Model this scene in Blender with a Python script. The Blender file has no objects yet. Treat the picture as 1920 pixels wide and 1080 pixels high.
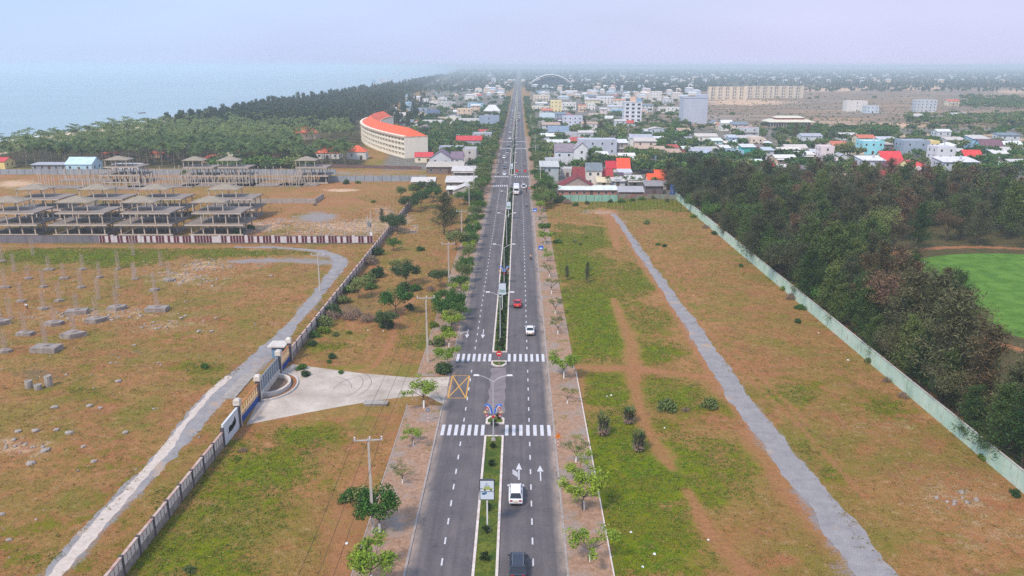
import bpy, math, random
import numpy as np
from mathutils import Vector, Matrix
R = math.radians
random.seed(7)
scene = bpy.context.scene
# ---------------------------------------------------------------- camera
CAM_H = 52.0; FPX = 1493.0; PITCH = math.atan((540-124)/FPX); YAW = math.atan(13*math.cos(PITCH)/FPX)
cd = bpy.data.cameras.new('camera'); cam = bpy.data.objects.new('camera', cd)
scene.collection.objects.link(cam); scene.camera = cam
cd.sensor_width = 36; cd.lens = FPX/1920*36; cd.clip_start = 0.5; cd.clip_end = 90000
cam.location = (0, 0, CAM_H); cam.rotation_euler = (R(90)-PITCH, 0, YAW)
scene.render.resolution_x = 1024; scene.render.resolution_y = 576
# ---------------------------------------------------------------- world and sun
SUN_EL, SUN_AZ = R(48), R(215)
w = bpy.data.worlds.new('World'); scene.world = w; w.use_nodes = True
nt = w.node_tree; nt.nodes.clear()
out = nt.nodes.new('ShaderNodeOutputWorld'); bg = nt.nodes.new('ShaderNodeBackground')
sky = nt.nodes.new('ShaderNodeTexSky'); sky.sky_type = 'NISHITA'; sky.sun_disc = False
sky.sun_elevation = SUN_EL; sky.sun_rotation = SUN_AZ; sky.air_density = 1.6; sky.dust_density = 4.0; sky.ozone_density = 2.5
tc = nt.nodes.new('ShaderNodeTexCoord'); sep = nt.nodes.new('ShaderNodeSeparateXYZ')
nt.links.new(tc.outputs['Generated'], sep.inputs[0])
cr = nt.nodes.new('ShaderNodeValToRGB')           # thin overcast veil over the blue sky
e = cr.color_ramp.elements
e[0].position = 0.0; e[0].color = (7.7, 7.95, 11.3, 1)
e[1].position = 0.5; e[1].color = (6.3, 7.9, 11.3, 1)
e2 = cr.color_ramp.elements.new(0.12); e2.color = (6.9, 7.95, 11.1, 1)
nt.links.new(sep.outputs['Z'], cr.inputs[0])
nz = nt.nodes.new('ShaderNodeTexNoise'); nz.inputs['Scale'].default_value = 2.2; nz.inputs['Detail'].default_value = 5
mpn = nt.nodes.new('ShaderNodeMapping'); mpn.inputs['Scale'].default_value = (1, 1, 5)
nt.links.new(tc.outputs['Generated'], mpn.inputs[0]); nt.links.new(mpn.outputs[0], nz.inputs[0])
cm = nt.nodes.new('ShaderNodeMapRange'); cm.inputs[1].default_value = 0.3; cm.inputs[2].default_value = 0.7
cm.inputs[3].default_value = 0.93; cm.inputs[4].default_value = 1.06
nt.links.new(nz.outputs[0], cm.inputs[0])
vm = nt.nodes.new('ShaderNodeVectorMath'); vm.operation = 'SCALE'
nt.links.new(cr.outputs[0], vm.inputs[0]); nt.links.new(cm.outputs[0], vm.inputs['Scale'])
# warmer / pinker towards the land side (east), bluer above the sea
mx = nt.nodes.new('ShaderNodeMix'); mx.data_type = 'RGBA'; mx.inputs[0].default_value = 0.86
nt.links.new(sky.outputs[0], mx.inputs[6]); nt.links.new(vm.outputs[0], mx.inputs[7])
mr = nt.nodes.new('ShaderNodeMapRange'); mr.inputs[1].default_value = -0.55; mr.inputs[2].default_value = 0.35
nt.links.new(sep.outputs['X'], mr.inputs[0])
tint = nt.nodes.new('ShaderNodeValToRGB'); tint.color_ramp.elements[0].color = (0.87, 1.05, 1.06, 1); tint.color_ramp.elements[1].color = (1.04, .985, .975, 1)
nt.links.new(mr.outputs[0], tint.inputs[0])
m2 = nt.nodes.new('ShaderNodeMix'); m2.data_type = 'RGBA'; m2.blend_type = 'MULTIPLY'; m2.inputs[0].default_value = 1
nt.links.new(mx.outputs[2], m2.inputs[6]); nt.links.new(tint.outputs[0], m2.inputs[7])
nt.links.new(m2.outputs[2], bg.inputs[0]); bg.inputs[1].default_value = 0.1
nt.links.new(bg.outputs[0], out.inputs[0])
sl = bpy.data.lights.new('sun', 'SUN'); sl.energy = 3.2; sl.angle = R(9); sl.color = (1, 0.86, 0.72)
so = bpy.data.objects.new('sun', sl); scene.collection.objects.link(so)
so.rotation_euler = (R(90)-SUN_EL, 0, R(180)-SUN_AZ)
scene.view_settings.view_transform = 'Standard'; scene.view_settings.look = 'None'
scene.view_settings.exposure = 0.0; scene.view_settings.gamma = 1
scene.cycles.use_denoising = False
scene.cycles.max_bounces = 7; scene.cycles.diffuse_bounces = 2; scene.cycles.glossy_bounces = 2
scene.cycles.volume_bounces = 4; scene.cycles.transparent_max_bounces = 4
# ---------------------------------------------------------------- projection helpers (photo pixel -> ground point)
_F = Vector((-math.sin(YAW)*math.cos(PITCH), math.cos(YAW)*math.cos(PITCH), -math.sin(PITCH)))
_R = Vector((math.cos(YAW), math.sin(YAW), 0)); _U = _R.cross(_F)
def P(px, py, z=0.0):
    d = _F*FPX + _R*(px-960) + _U*(540-py)
    t = (z-CAM_H)/d.z
    return Vector((d.x*t, d.y*t, z))
def Q(x, y, z=0.0):
    v = Vector((x, y, z-CAM_H)); c = v.dot(_F)
    return 960+FPX*v.dot(_R)/c, 540-FPX*v.dot(_U)/c
def height_at(p, py):          # height above ground point p whose image row is py
    lo, hi = 0, 60
    for _ in range(30):
        m = (lo+hi)/2
        if Q(p.x, p.y, m)[1] > py: lo = m
        else: hi = m
    return lo
def srgb(r, g=None, b=None):
    if g is None: r, g, b = r
    f = lambda c: ((c/255+0.055)/1.055)**2.4 if c/255 > 0.04045 else c/255/12.92
    return (f(r), f(g), f(b))
# ---------------------------------------------------------------- materials
MATS = {}
def mat(name, col, rough=0.8, var=0.15, scale=1.0, col2=None, metal=0.0, island=0.0, bump=0.0, streak=False, spec=0.3, objvar=0.0):
    if name in MATS: return MATS[name]
    m = bpy.data.materials.new(name); m.use_nodes = True; MATS[name] = m
    n = m.node_tree; b = n.nodes['Principled BSDF']
    b.inputs['Roughness'].default_value = rough; b.inputs['Metallic'].default_value = metal
    b.inputs['Specular IOR Level'].default_value = spec
    t = n.nodes.new('ShaderNodeTexCoord'); nz = n.nodes.new('ShaderNodeTexNoise')
    nz.inputs['Scale'].default_value = scale; nz.inputs['Detail'].default_value = 6; nz.inputs['Roughness'].default_value = 0.65
    src = t.outputs['Object']
    if streak:
        mp = n.nodes.new('ShaderNodeMapping'); mp.inputs['Scale'].default_value = (1, 1, 0.18)
        n.links.new(src, mp.inputs[0]); src = mp.outputs[0]
    n.links.new(src, nz.inputs[0])
    r = n.nodes.new('ShaderNodeMapRange'); r.inputs[1].default_value = 0.3; r.inputs[2].default_value = 0.7
    n.links.new(nz.outputs[0], r.inputs[0])
    mxx = n.nodes.new('ShaderNodeMix'); mxx.data_type = 'RGBA'
    c2 = col2 if col2 else tuple(c*(1-2*var) for c in col)
    c1 = col if col2 else tuple(min(1, c*(1+var)) for c in col)
    mxx.inputs[6].default_value = (*c1, 1); mxx.inputs[7].default_value = (*c2, 1)
    n.links.new(r.outputs[0], mxx.inputs[0])
    o = mxx.outputs[2]
    if island or objvar:
        hs = n.nodes.new('ShaderNodeHueSaturation')
        if island:
            g = n.nodes.new('ShaderNodeNewGeometry'); k = n.nodes.new('ShaderNodeMapRange')
            k.inputs[3].default_value = 1-island; k.inputs[4].default_value = 1+island
            n.links.new(g.outputs['Random Per Island'], k.inputs[0]); val = k.outputs[0]
        if objvar:
            oi = n.nodes.new('ShaderNodeObjectInfo'); k2 = n.nodes.new('ShaderNodeMapRange')
            k2.inputs[3].default_value = 1-objvar; k2.inputs[4].default_value = 1+objvar
            n.links.new(oi.outputs['Random'], k2.inputs[0])
            k3 = n.nodes.new('ShaderNodeMapRange'); k3.inputs[3].default_value = 0.5+objvar*0.10; k3.inputs[4].default_value = 0.5-objvar*0.10
            n.links.new(oi.outputs['Random'], k3.inputs[0]); n.links.new(k3.outputs[0], hs.inputs['Hue'])
            if island:
                mu = n.nodes.new('ShaderNodeMath'); mu.operation = 'MULTIPLY'
                n.links.new(val, mu.inputs[0]); n.links.new(k2.outputs[0], mu.inputs[1]); val = mu.outputs[0]
            else: val = k2.outputs[0]
        n.links.new(val, hs.inputs['Value']); n.links.new(o, hs.inputs['Color']); o = hs.outputs[0]
    n.links.new(o, b.inputs['Base Color'])
    if bump:
        bp = n.nodes.new('ShaderNodeBump'); bp.inputs['Strength'].default_value = bump; bp.inputs['Distance'].default_value = 0.1
        n.links.new(nz.outputs[0], bp.inputs['Height']); n.links.new(bp.outputs[0], b.inputs['Normal'])
    return m
def cmat(rgb, tag='paint', rough=0.75, var=0.12, scale=0.8):
    """weathered wall / roof colour from an sRGB triple"""
    k = tag+'_%d_%d_%d' % rgb
    return mat(k, srgb(rgb), rough, var, scale, streak=(tag == 'wall'))
# ---------------------------------------------------------------- mesh builder
class MB:
    def __init__(s): s.v = []; s.f = []; s.m = []
    def add(s, vs, fs, mi=0):
        o = len(s.v); s.v += [tuple(v) for v in vs]; s.f += [tuple(i+o for i in f) for f in fs]; s.m += [mi]*len(fs); return s
    def box(s, x0, x1, y0, y1, z0, z1, mi=0):
        return s.add([(x0,y0,z0),(x1,y0,z0),(x1,y1,z0),(x0,y1,z0),(x0,y0,z1),(x1,y0,z1),(x1,y1,z1),(x0,y1,z1)],
              [(0,3,2,1),(4,5,6,7),(0,1,5,4),(1,2,6,5),(2,3,7,6),(3,0,4,7)], mi)
    def frustum(s, cx, cy, z0, z1, a0, b0, a1, b1, mi=0):
        return s.add([(cx-a0,cy-b0,z0),(cx+a0,cy-b0,z0),(cx+a0,cy+b0,z0),(cx-a0,cy+b0,z0),(cx-a1,cy-b1,z1),(cx+a1,cy-b1,z1),(cx+a1,cy+b1,z1),(cx-a1,cy+b1,z1)],
              [(0,3,2,1),(4,5,6,7),(0,1,5,4),(1,2,6,5),(2,3,7,6),(3,0,4,7)], mi)
    def tube(s, pts, rads, n=6, mi=0, cap=True):
        pts = [Vector(p) for p in pts]; rings = []
        o = len(s.v)
        for i, p in enumerate(pts):
            d = (pts[min(i+1, len(pts)-1)]-pts[max(i-1, 0)]).normalized()
            a = d.cross(Vector((0,0,1)) if abs(d.z) < 0.95 else Vector((1,0,0))).normalized(); b = d.cross(a)
            r = rads[i] if hasattr(rads, '__len__') else rads
            for k in range(n):
                t = 2*math.pi*k/n; s.v.append(tuple(p+(a*math.cos(t)+b*math.sin(t))*r))
        for i in range(len(pts)-1):
            for k in range(n):
                a0 = o+i*n+k; a1 = o+i*n+(k+1) % n
                s.f.append((a0, a1, a1+n, a0+n)); s.m.append(mi)
        if cap:
            s.f.append(tuple(o+k for k in range(n))); s.m.append(mi)
            s.f.append(tuple(o+(len(pts)-1)*n+k for k in reversed(range(n)))); s.m.append(mi)
        return s
    def prism(s, poly, z0, z1, mi=0):
        n = len(poly); vs = [(x, y, z0) for x, y in poly]+[(x, y, z1) for x, y in poly]
        fs = [tuple(reversed(range(n))), tuple(range(n, 2*n))]+[(i, (i+1) % n, n+(i+1) % n, n+i) for i in range(n)]
        return s.add(vs, fs, mi)
    def lathe(s, prof, n=10, cx=0, cy=0, cz=0, mi=0):
        o = len(s.v)
        for r, z in prof:
            for k in range(n):
                t = 2*math.pi*k/n; s.v.append((cx+r*math.cos(t), cy+r*math.sin(t), cz+z))
        for i in range(len(prof)-1):
            for k in range(n):
                a0 = o+i*n+k; a1 = o+i*n+(k+1) % n; s.f.append((a0, a1, a1+n, a0+n)); s.m.append(mi)
        s.f.append(tuple(o+k for k in reversed(range(n)))); s.m.append(mi)
        s.f.append(tuple(o+(len(prof)-1)*n+k for k in range(n))); s.m.append(mi)
        return s
    def mesh(s, name, mats):
        me = bpy.data.meshes.new(name); me.from_pydata(s.v, [], s.f)
        for m in (mats if isinstance(mats, (list, tuple)) else [mats]): me.materials.append(m)
        if any(s.m): me.polygons.foreach_set('material_index', s.m)
        me.update(); return me
LINK = scene.collection.objects.link
def link(name, me, parent=None, loc=None, smooth=False):
    o = bpy.data.objects.new(name, me); LINK(o)
    if parent: o.parent = parent
    if loc is not None: o.location = loc
    if smooth: me.polygons.foreach_set('use_smooth', [True]*len(me.polygons))
    return o
def obj(name, mb, mats, parent=None, loc=None, smooth=False):
    return link(name, mb.mesh(name, mats), parent, loc, smooth)
THINGS = []
def tag(o, label, cat, group=None, order=None, kind=None):
    o['label'] = label; o['category'] = cat
    if group: o['group'] = group
    if kind: o['kind'] = kind
    THINGS.append((o, order)); return o
def thing(name, label, cat, loc=(0,0,0), rotz=0, group=None, order=None):
    o = bpy.data.objects.new(name, None); LINK(o); o.empty_display_size = 0.5
    o.location = loc; o.rotation_euler = (0, 0, rotz)
    return tag(o, label, cat, group, order)
def struct(name, mb, mats, label, smooth=False):
    o = obj(name, mb, mats, smooth=smooth) if isinstance(mb, MB) else link(name, mb)
    o['kind'] = 'structure'; o['label'] = label; o['category'] = name.replace('_', ' '); return o
def dup(root, loc, rotz=0, scale=1, label=None, cat=None, group=None, order=None):
    r = root.copy(); LINK(r); r.location = loc; r.rotation_euler = (0, 0, rotz)
    r.scale = (scale,)*3 if not hasattr(scale, '__len__') else scale
    for ch in root.children:
        c = ch.copy(); LINK(c); c.parent = r
        for g in ch.children:
            d = g.copy(); LINK(d); d.parent = c
    tag(r, label or root['label'], cat or root['category'], group or root.get('group'), order); return r
def np_mesh(name, V, F, mats, mi=None):
    """V (n,3), F (m,4) or (m,3)"""
    me = bpy.data.meshes.new(name); k = F.shape[1]
    me.vertices.add(len(V)); me.vertices.foreach_set('co', V.astype(np.float32).ravel())
    me.loops.add(F.size); me.loops.foreach_set('vertex_index', F.astype(np.int32).ravel())
    me.polygons.add(len(F)); me.polygons.foreach_set('loop_start', np.arange(0, F.size, k, dtype=np.int32))
    me.polygons.foreach_set('loop_total', np.full(len(F), k, dtype=np.int32))
    for m in (mats if isinstance(mats, (list, tuple)) else [mats]): me.materials.append(m)
    if mi is not None: me.polygons.foreach_set('material_index', mi.astype(np.int32))
    me.update(calc_edges=True); me.validate(); return me
HAZE_D = 0.00026
# ================================================================ ground
def noise2(x, y, seed, n=5, f0=1.0):
    rg = np.random.RandomState(seed); s = np.zeros_like(x); a = 1.0; t = 0
    for i in range(n):
        for k in range(3):
            th = rg.rand()*6.283; ph = rg.rand()*6.283; f = f0*(0.8+0.5*rg.rand())
            s = s+a*np.sin((x*math.cos(th)+y*math.sin(th))*f+ph+1.7*np.sin((x*math.sin(th)-y*math.cos(th))*f*0.7+ph*2)); t += a*a
        a *= 0.62; f0 *= 2.1
    return s/math.sqrt(t)
COAST = [(-4000,-380),(0,-368),(300,-364),(560,-362),(1000,-350),(1700,-345),(2400,-365),(3500,-400),(6000,-520),(12000,-900),(60000,-4000)]
def coast_x(y): return np.interp(y, [c[0] for c in COAST], [c[1] for c in COAST])
ys = [-200.0, -100, -30, 0]; y = 20.0
while y < 40000: ys.append(y); y += 0.42+0.0072*max(0, y-60)
ys.append(60000.0); ys = np.array(ys)
us = np.concatenate([[-9,-5,-3,-2,-1.4,-1.0], np.arange(-0.80, 0.801, 0.0042), [1.0,1.4,2,3,5,9]])
YY, UU = np.meshgrid(ys, us, indexing='ij')
XX = UU*(np.abs(YY)+45)
gx, gy = XX.ravel(), YY.ravel()
cxx = coast_x(gy)
gz = np.where(gx < cxx, np.maximum((gx-cxx)*0.06, -7.5), 0.0)-0.0
ny, nu = YY.shape
idx = np.arange(ny*nu).reshape(ny, nu)
GF = np.stack([idx[:-1,:-1], idx[:-1,1:], idx[1:,1:], idx[1:,:-1]], -1).reshape(-1, 4)
# photo coordinates of each ground vertex, only to look up which patch of land it belongs to
c = gx*_F.x+gy*_F.y+(-CAM_H)*_F.z
ok = c > 5; cs = np.where(ok, c, 5)
PX = 960+FPX*(gx*_R.x+gy*_R.y)/cs; PY = 540-FPX*(gx*_U.x+gy*_U.y-CAM_H*_U.z)/cs
PX = np.where(ok, PX, -9999); PY = np.where(ok, PY, 3000)
WARP = noise2(gx*0.16, gy*0.16, 3, 4)+0.5*noise2(gx*0.03, gy*0.03, 5, 3)
def blob(L, soft=0.75):
    m = np.zeros(len(gx))
    for b in L:
        cx, cy, rx, ry = b[:4]; s = b[4] if len(b) > 4 else 1.0; an = R(b[5]) if len(b) > 5 else 0
        sel = (np.abs(PX-cx) < 2.2*(rx+ry)) & (np.abs(PY-cy) < 2.2*(rx+ry))
        if not sel.any(): continue
        dx = PX[sel]-cx; dy = PY[sel]-cy
        a = dx*math.cos(an)+dy*math.sin(an); bb = -dx*math.sin(an)+dy*math.cos(an)
        d = np.sqrt((a/rx)**2+(bb/ry)**2)*(1+0.22*WARP[sel])
        v = np.clip((1+soft-d)/(2*soft), 0, 1)*s
        m[sel] = np.maximum(m[sel], v)
    return m
def line_mask(L, soft=0.9):
    """polylines (px, py, half width in metres)"""
    m = np.zeros(len(gx))
    for pl in L:
        W = [(P(a, b), h) for a, b, h in pl]
        for (p, h0), (q, h1) in zip(W[:-1], W[1:]):
            d = np.array([q.x-p.x, q.y-p.y]); l2 = (d*d).sum()+1e-9; h = max(h0, h1)*2.5+1
            sel = (gx > min(p.x, q.x)-h) & (gx < max(p.x, q.x)+h) & (gy > min(p.y, q.y)-h) & (gy < max(p.y, q.y)+h)
            if not sel.any(): continue
            t = np.clip(((gx[sel]-p.x)*d[0]+(gy[sel]-p.y)*d[1])/l2, 0, 1)
            dd = np.hypot(gx[sel]-p.x-t*d[0], gy[sel]-p.y-t*d[1])/(h0+(h1-h0)*t)*(1+0.3*WARP[sel])
            m[sel] = np.maximum(m[sel], np.clip((1+soft-dd)/(2*soft), 0, 1))
    return m
green = blob([(430,960,150,110,.75),(480,880,120,50,.95),(560,815,75,24,1),(380,1050,130,60,.9),(620,900,90,50,.45),(330,1030,60,60,.8),
    (450,840,40,20,.8),(100,700,150,50,.3),(60,1000,120,70,.45),(380,690,60,18,.6),(160,735,90,20,.5),(390,715,40,10,.7),(150,480,190,13,1.2),(370,474,150,8,.9),(60,475,80,10,1),
    (250,880,130,40,.4),(120,860,120,30,.35),(200,950,160,50,.4),(90,1050,90,30,.6),(1120,430,60,20,.6),(1090,455,70,20,1.1),(1085,500,55,40,1.2),(1110,590,62,55,1.4),
    (1125,640,62,38,1.3),(1225,660,80,20,1),(1140,714,38,14,1.3),(1145,745,52,18,1.3),(1200,900,140,120,1.25),(1150,850,90,70,1.3),(1210,1030,130,90,1.15),(1340,930,100,80,.8),
    (1420,860,110,40,.8),(1260,745,120,32,.9),(1480,740,60,22,.8),(1660,765,70,26,.6),(1560,890,60,22,.6),(1190,530,60,35,.8),(1220,600,80,45,.55),(1200,383,110,12,.9),
    (1060,425,40,15,.6),(1300,850,80,50,.7),(1380,760,60,25,.6),(1250,470,60,40,.35),(1380,400,90,20,.6),(1520,840,90,30,.5),(1600,930,70,40,.35),(1730,800,60,20,.3),
    (610,650,70,12,.6),(660,690,50,15,.7),(780,640,40,14,.7),(610,610,60,16,.5),(900,900,60,40,.0),(640,740,40,10,.6),(840,580,40,60,.3),(540,700,60,10,.8),
    (440,600,60,20,.25),(330,640,70,30,.35),(700,480,60,20,.3),(1060,1010,40,40,.0),(470,345,40,5,.9),(540,345,60,4,.9),(620,305,200,9,.6),(560,312,70,6,.9),(40,313,40,4,1)])
grasspatch = np.maximum(blob([(1300,850,170,90,.5),(900,760,20,20,0)]), 0)
dirt = np.maximum(line_mask([[(1085,690,1.6),(1180,690,1.3),(1260,700,1.2),(1330,708,1.5)],[(1150,560,.9),(1185,650,1.3),(1188,720,1.2),(1210,800,1.2),(1240,850,1.5),(1262,880,.6)],[(1290,920,.7),(1330,1000,1.2),(1400,1075,1.6)],
    [(1400,810,1.8),(1480,920,2.2),(1550,1000,2.6),(1630,1075,2.2)],[(1140,395,3),(1170,440,1.2),(1228,530,1.2),(1285,610,1.4),(1345,720,1.6),(1420,810,1.4)],[(1040,415,1),(1140,425,1.2)],
    [(640,1080,1.8),(640,960,1.6),(680,880,1.2)],[(745,560,.6),(735,640,.8),(700,690,.9)],[(745,600,1.2),(770,560,1.4)],[(450,450,4),(520,410,3),(610,360,3),(640,345,4)],[(0,462,1.2),(320,463,1.2),(560,462,1)],
    [(1225,470,.35),(1300,590,.35),(1400,705,.4),(1500,800,.4),(1620,930,.5)],[(1215,430,.35),(1330,600,.35),(1420,700,.4),(1520,800,.4)],[(1700,700,.4),(1560,600,.35),(1440,500,.3),(1330,440,.3)],[(1120,1080,1.6),(1100,980,1.2),(1080,850,1.2),(1078,700,1.2)],[(760,1080,5),(790,900,4)],[(0,330,5),(100,336,6),(300,342,5)],[(1160,470,1.5),(1140,400,2)]]),
    blob([(660,1000,90,70,.75),(700,850,80,60,.4),(1500,600,160,70,.4),(1700,900,160,60,.35),(180,640,160,60,.3),(450,650,80,50,.35),(330,560,90,20,.3),(1580,500,120,60,.3),(850,480,60,80,.5),(690,600,60,40,.5),
    (250,330,300,12,.6),(600,380,140,35,.7),(620,345,110,12,.7),(1105,560,60,200,.15),(1400,1000,100,60,.5),(1300,1050,60,40,.3),(770,830,50,50,.8),(500,900,40,30,.2),(1690,640,150,60,.3)]))
pale = blob([(1790,930,150,60,.36),(1850,1010,110,50,.36),(1640,800,120,35,.3),(40,840,70,22,.55),(380,500,80,16,.5),(340,520,60,16,.5),(200,590,150,22,.45),(300,610,100,20,.4),(640,425,130,18,.6),(30,345,50,8,.8),
    (600,440,90,10,.5),(740,415,40,12,.6),(160,510,120,10,.25),(640,357,30,3,1.2),(1130,398,40,4,.5),(480,425,60,12,.6),(1700,235,130,5,.8),(1760,255,120,4,.9),(1850,262,80,4,.8),
    (1400,192,70,4,1.3),(1730,164,40,4,1.5),(1560,168,60,4,1),(1640,165,40,3,.9),(1900,172,40,4,.7),(1560,230,80,6,.5),(1500,265,30,6,1.2),(720,400,25,16,.5),(775,430,12,10,.6)])
scrub = np.maximum(blob([(650,580,60,20,.6),(700,560,40,20,.4),(250,665,60,15,.4),(600,440,600,1,0),(80,700,80,20,.5),(1700,240,200,4,.4)]), 0)
urban = np.clip((PX-985)/20, 0, 1)*np.clip((378-PY)/8, 0, 1)*np.clip((PY-236)/6, 0, 1)*(PX < 2400)
urban = np.maximum(urban, np.clip((958-PX)/20, 0, 1)*np.clip((PX-(780-0.6*(PY-180)))/30, 0, 1)*np.clip((322-PY)/6, 0, 1))
urban = np.maximum(urban, np.clip((PX-985)/20, 0, 1)*np.clip((1190-PX)/20, 0, 1)*np.clip((300-PY)/8, 0, 1))
wood = np.clip((318-PY)/5, 0, 1)*np.clip((700-PX)/30, 0, 1)*(gx > cxx+22)
wood = np.maximum(wood, np.clip((168-PY)/8, 0, 1)*(gx > cxx+22)*0.9)
wood = np.maximum(wood, ((gx > 68) & (gy > 60) & (gy < 345) & (PX > 1270)).astype(float)*0.85)
vacant = np.clip((PX-1150)/30, 0, 1)*np.clip((246-PY)/10, 0, 1)*np.clip((PY-160)/6, 0, 1)
golf = np.clip((1.12-np.sqrt(((gx-135)/42)**2+((gy-178)/46)**2))*5, 0, 1)
golfpath = np.clip((1.0-np.abs(np.sqrt(((gx-135)/42)**2+((gy-178)/46)**2)-1.2)*16), 0, 1)
gravel = line_mask([[(100,1080,1.2),(200,980,1.0),(300,870,1.2),(400,745,2.0),(480,690,1.8),(540,620,1.0),(610,530,1.2),(640,490,1.8),(600,470,1),(500,462,.8)],
    [(440,490,2),(520,488,2.6),(620,492,3)],[(1155,405,.7),(1195,470,.9),(1262,560,1.1),(1338,680,1.5),(1400,765,1.6),(1500,895,1.8),(1620,1080,2)]], 0.9)*0.8
gravel = np.maximum(gravel, blob([(600,407,38,10,.9),(370,325,330,4,.8),(560,370,30,6,.3),(1650,205,60,3,.4),(1330,222,120,7,.5),(1600,250,250,3,.4),(1200,225,60,5,.5),(1100,243,80,8,.3)]))
beach = np.clip((gx-cxx+4)/3, 0, 1)*np.clip((cxx+48-gx)/6, 0, 1)*(gy < 1500); beach = np.maximum(beach, (gx < cxx+2)*(gy < 1800)*1.0)
def mixn(*fns): return np.stack(fns, -1)
def put_attr(me, name, arr):
    a = me.color_attributes.new(name, 'FLOAT_COLOR', 'POINT')
    full = np.ones((len(gx), 4), np.float32); full[:, :arr.shape[1]] = np.clip(arr, 0, 1.6); a.data.foreach_set('color', full.ravel())
gm = bpy.data.materials.new('ground'); gm.use_nodes = True
def NODES(m):
    n = m.node_tree
    class H: pass
    h = H(); h.n = n; h.b = n.nodes['Principled BSDF']; co = n.nodes.new('ShaderNodeTexCoord').outputs['Object']
    def noise(scale, detail=5, rough=0.6, stretch=None, dist=0.0):
        t = n.nodes.new('ShaderNodeTexNoise'); t.inputs['Scale'].default_value = scale; t.inputs['Detail'].default_value = detail
        t.inputs['Roughness'].default_value = rough; t.inputs['Distortion'].default_value = dist
        if stretch:
            mp = n.nodes.new('ShaderNodeMapping'); mp.inputs['Scale'].default_value = stretch; n.links.new(co, mp.inputs[0]); n.links.new(mp.outputs[0], t.inputs[0])
        else: n.links.new(co, t.inputs[0])
        return t.outputs[0]
    def rng(v, a, b, c=0.0, d=1.0):
        t = n.nodes.new('ShaderNodeMapRange'); t.inputs[1].default_value = a; t.inputs[2].default_value = b; t.inputs[3].default_value = c; t.inputs[4].default_value = d
        n.links.new(v, t.inputs[0]); return t.outputs[0]
    def mix(f, a, b, bt='MIX'):
        t = n.nodes.new('ShaderNodeMix'); t.data_type = 'RGBA'; t.blend_type = bt
        if isinstance(f, float): t.inputs[0].default_value = f
        else: n.links.new(f, t.inputs[0])
        for v, i in ((a, 6), (b, 7)):
            if isinstance(v, tuple): t.inputs[i].default_value = (*v, 1)
            else: n.links.new(v, t.inputs[i])
        return t.outputs[2]
    def math_(op, a, b=None):
        t = n.nodes.new('ShaderNodeMath'); t.operation = op
        for v, i in ((a, 0), (b, 1)):
            if v is None: continue
            if isinstance(v, (int, float)): t.inputs[i].default_value = v
            else: n.links.new(v, t.inputs[i])
        return t.outputs[0]
    def attr(name):
        t = n.nodes.new('ShaderNodeAttribute'); t.attribute_name = name; s = n.nodes.new('ShaderNodeSeparateColor'); n.links.new(t.outputs[0], s.inputs[0])
        return s.outputs
    def bump(v, st, dist):
        t = n.nodes.new('ShaderNodeBump'); t.inputs['Strength'].default_value = st; t.inputs['Distance'].default_value = dist
        n.links.new(v, t.inputs['Height']); n.links.new(t.outputs[0], h.b.inputs['Normal'])
    h.noise, h.rng, h.mix, h.math, h.attr, h.bump, h.co = noise, rng, mix, math_, attr, bump, co
    h.b.inputs['Roughness'].default_value = 0.95; h.b.inputs['Specular IOR Level'].default_value = 0.15
    return h
h = NODES(gm)
n1 = h.noise(0.045, 6, 0.62); n2 = h.noise(0.35, 7, 0.7); n3 = h.noise(1.6, 7, 0.75); n4 = h.noise(0.11, 5, 0.6, dist=1.0); n5 = h.noise(5.5, 3, 0.8)
base = h.mix(h.rng(n1, 0.42, 0.58), srgb(172,128,86), srgb(132,118,54))
base = h.mix(h.rng(n4, 0.42, 0.62), base, srgb(166,112,80))
base = h.mix(h.rng(n2, 0.45, 0.66, 0, 0.85), base, srgb(122,108,46))
base = h.mix(h.rng(n3, 0.5, 0.68, 0, 0.85), base, srgb(96,76,46))
base = h.mix(h.rng(n5, 0.5, 0.7, 0, 0.7), base, srgb(212,170,132))
base = h.mix(h.rng(h.noise(0.075, 7, 0.72, dist=0.6), 0.52, 0.63, 0, 0.75), base, srgb(118,118,48))
base = h.mix(h.rng(h.noise(0.13, 7, 0.75), 0.56, 0.66, 0, 0.7), base, srgb(150,104,82))
base = h.mix(h.rng(h.noise(0.8, 6, 0.8), 0.55, 0.68, 0, 0.6), base, srgb(214,182,146))
A1 = h.attr('land_a'); A2 = h.attr('land_b'); A3 = h.attr('land_c'); A4 = h.attr('land_d')
nn = h.math('ADD', h.math('MULTIPLY', h.math('SUBTRACT', n2, 0.5), 1.5), h.math('MULTIPLY', h.math('SUBTRACT', n3, 0.5), 1.4))
nn2 = h.math('ADD', nn, h.math('MULTIPLY', h.math('SUBTRACT', n5, 0.5), 1.2))
def gate(a, lo=0.35, hi=0.65, k=None): return h.rng(h.math('ADD', a, h.math('MULTIPLY', k if k else nn2, h.rng(a, 0.0, 0.25))), lo, hi)
gcol = h.mix(h.rng(n3, 0.35, 0.65), srgb(104,138,36), srgb(64,98,20)); gcol = h.mix(h.rng(n2, 0.38, 0.6, 0, 0.85), gcol, srgb(136,138,38)); gcol = h.mix(h.rng(n4, 0.48, 0.6, 0, 0.7), gcol, srgb(124,114,46)); gcol = h.mix(h.rng(n5, 0.5, 0.75, 0, 0.5), gcol, srgb(50,82,26))
dcol = h.mix(h.rng(n3, 0.35, 0.65), srgb(184,134,100), srgb(152,102,74)); dcol = h.mix(h.rng(n5, 0.5, 0.7, 0, 0.4), dcol, srgb(208,164,130))
pcol = h.mix(h.rng(n3, 0.4, 0.6), srgb(226,198,168), srgb(190,152,124))
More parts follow.
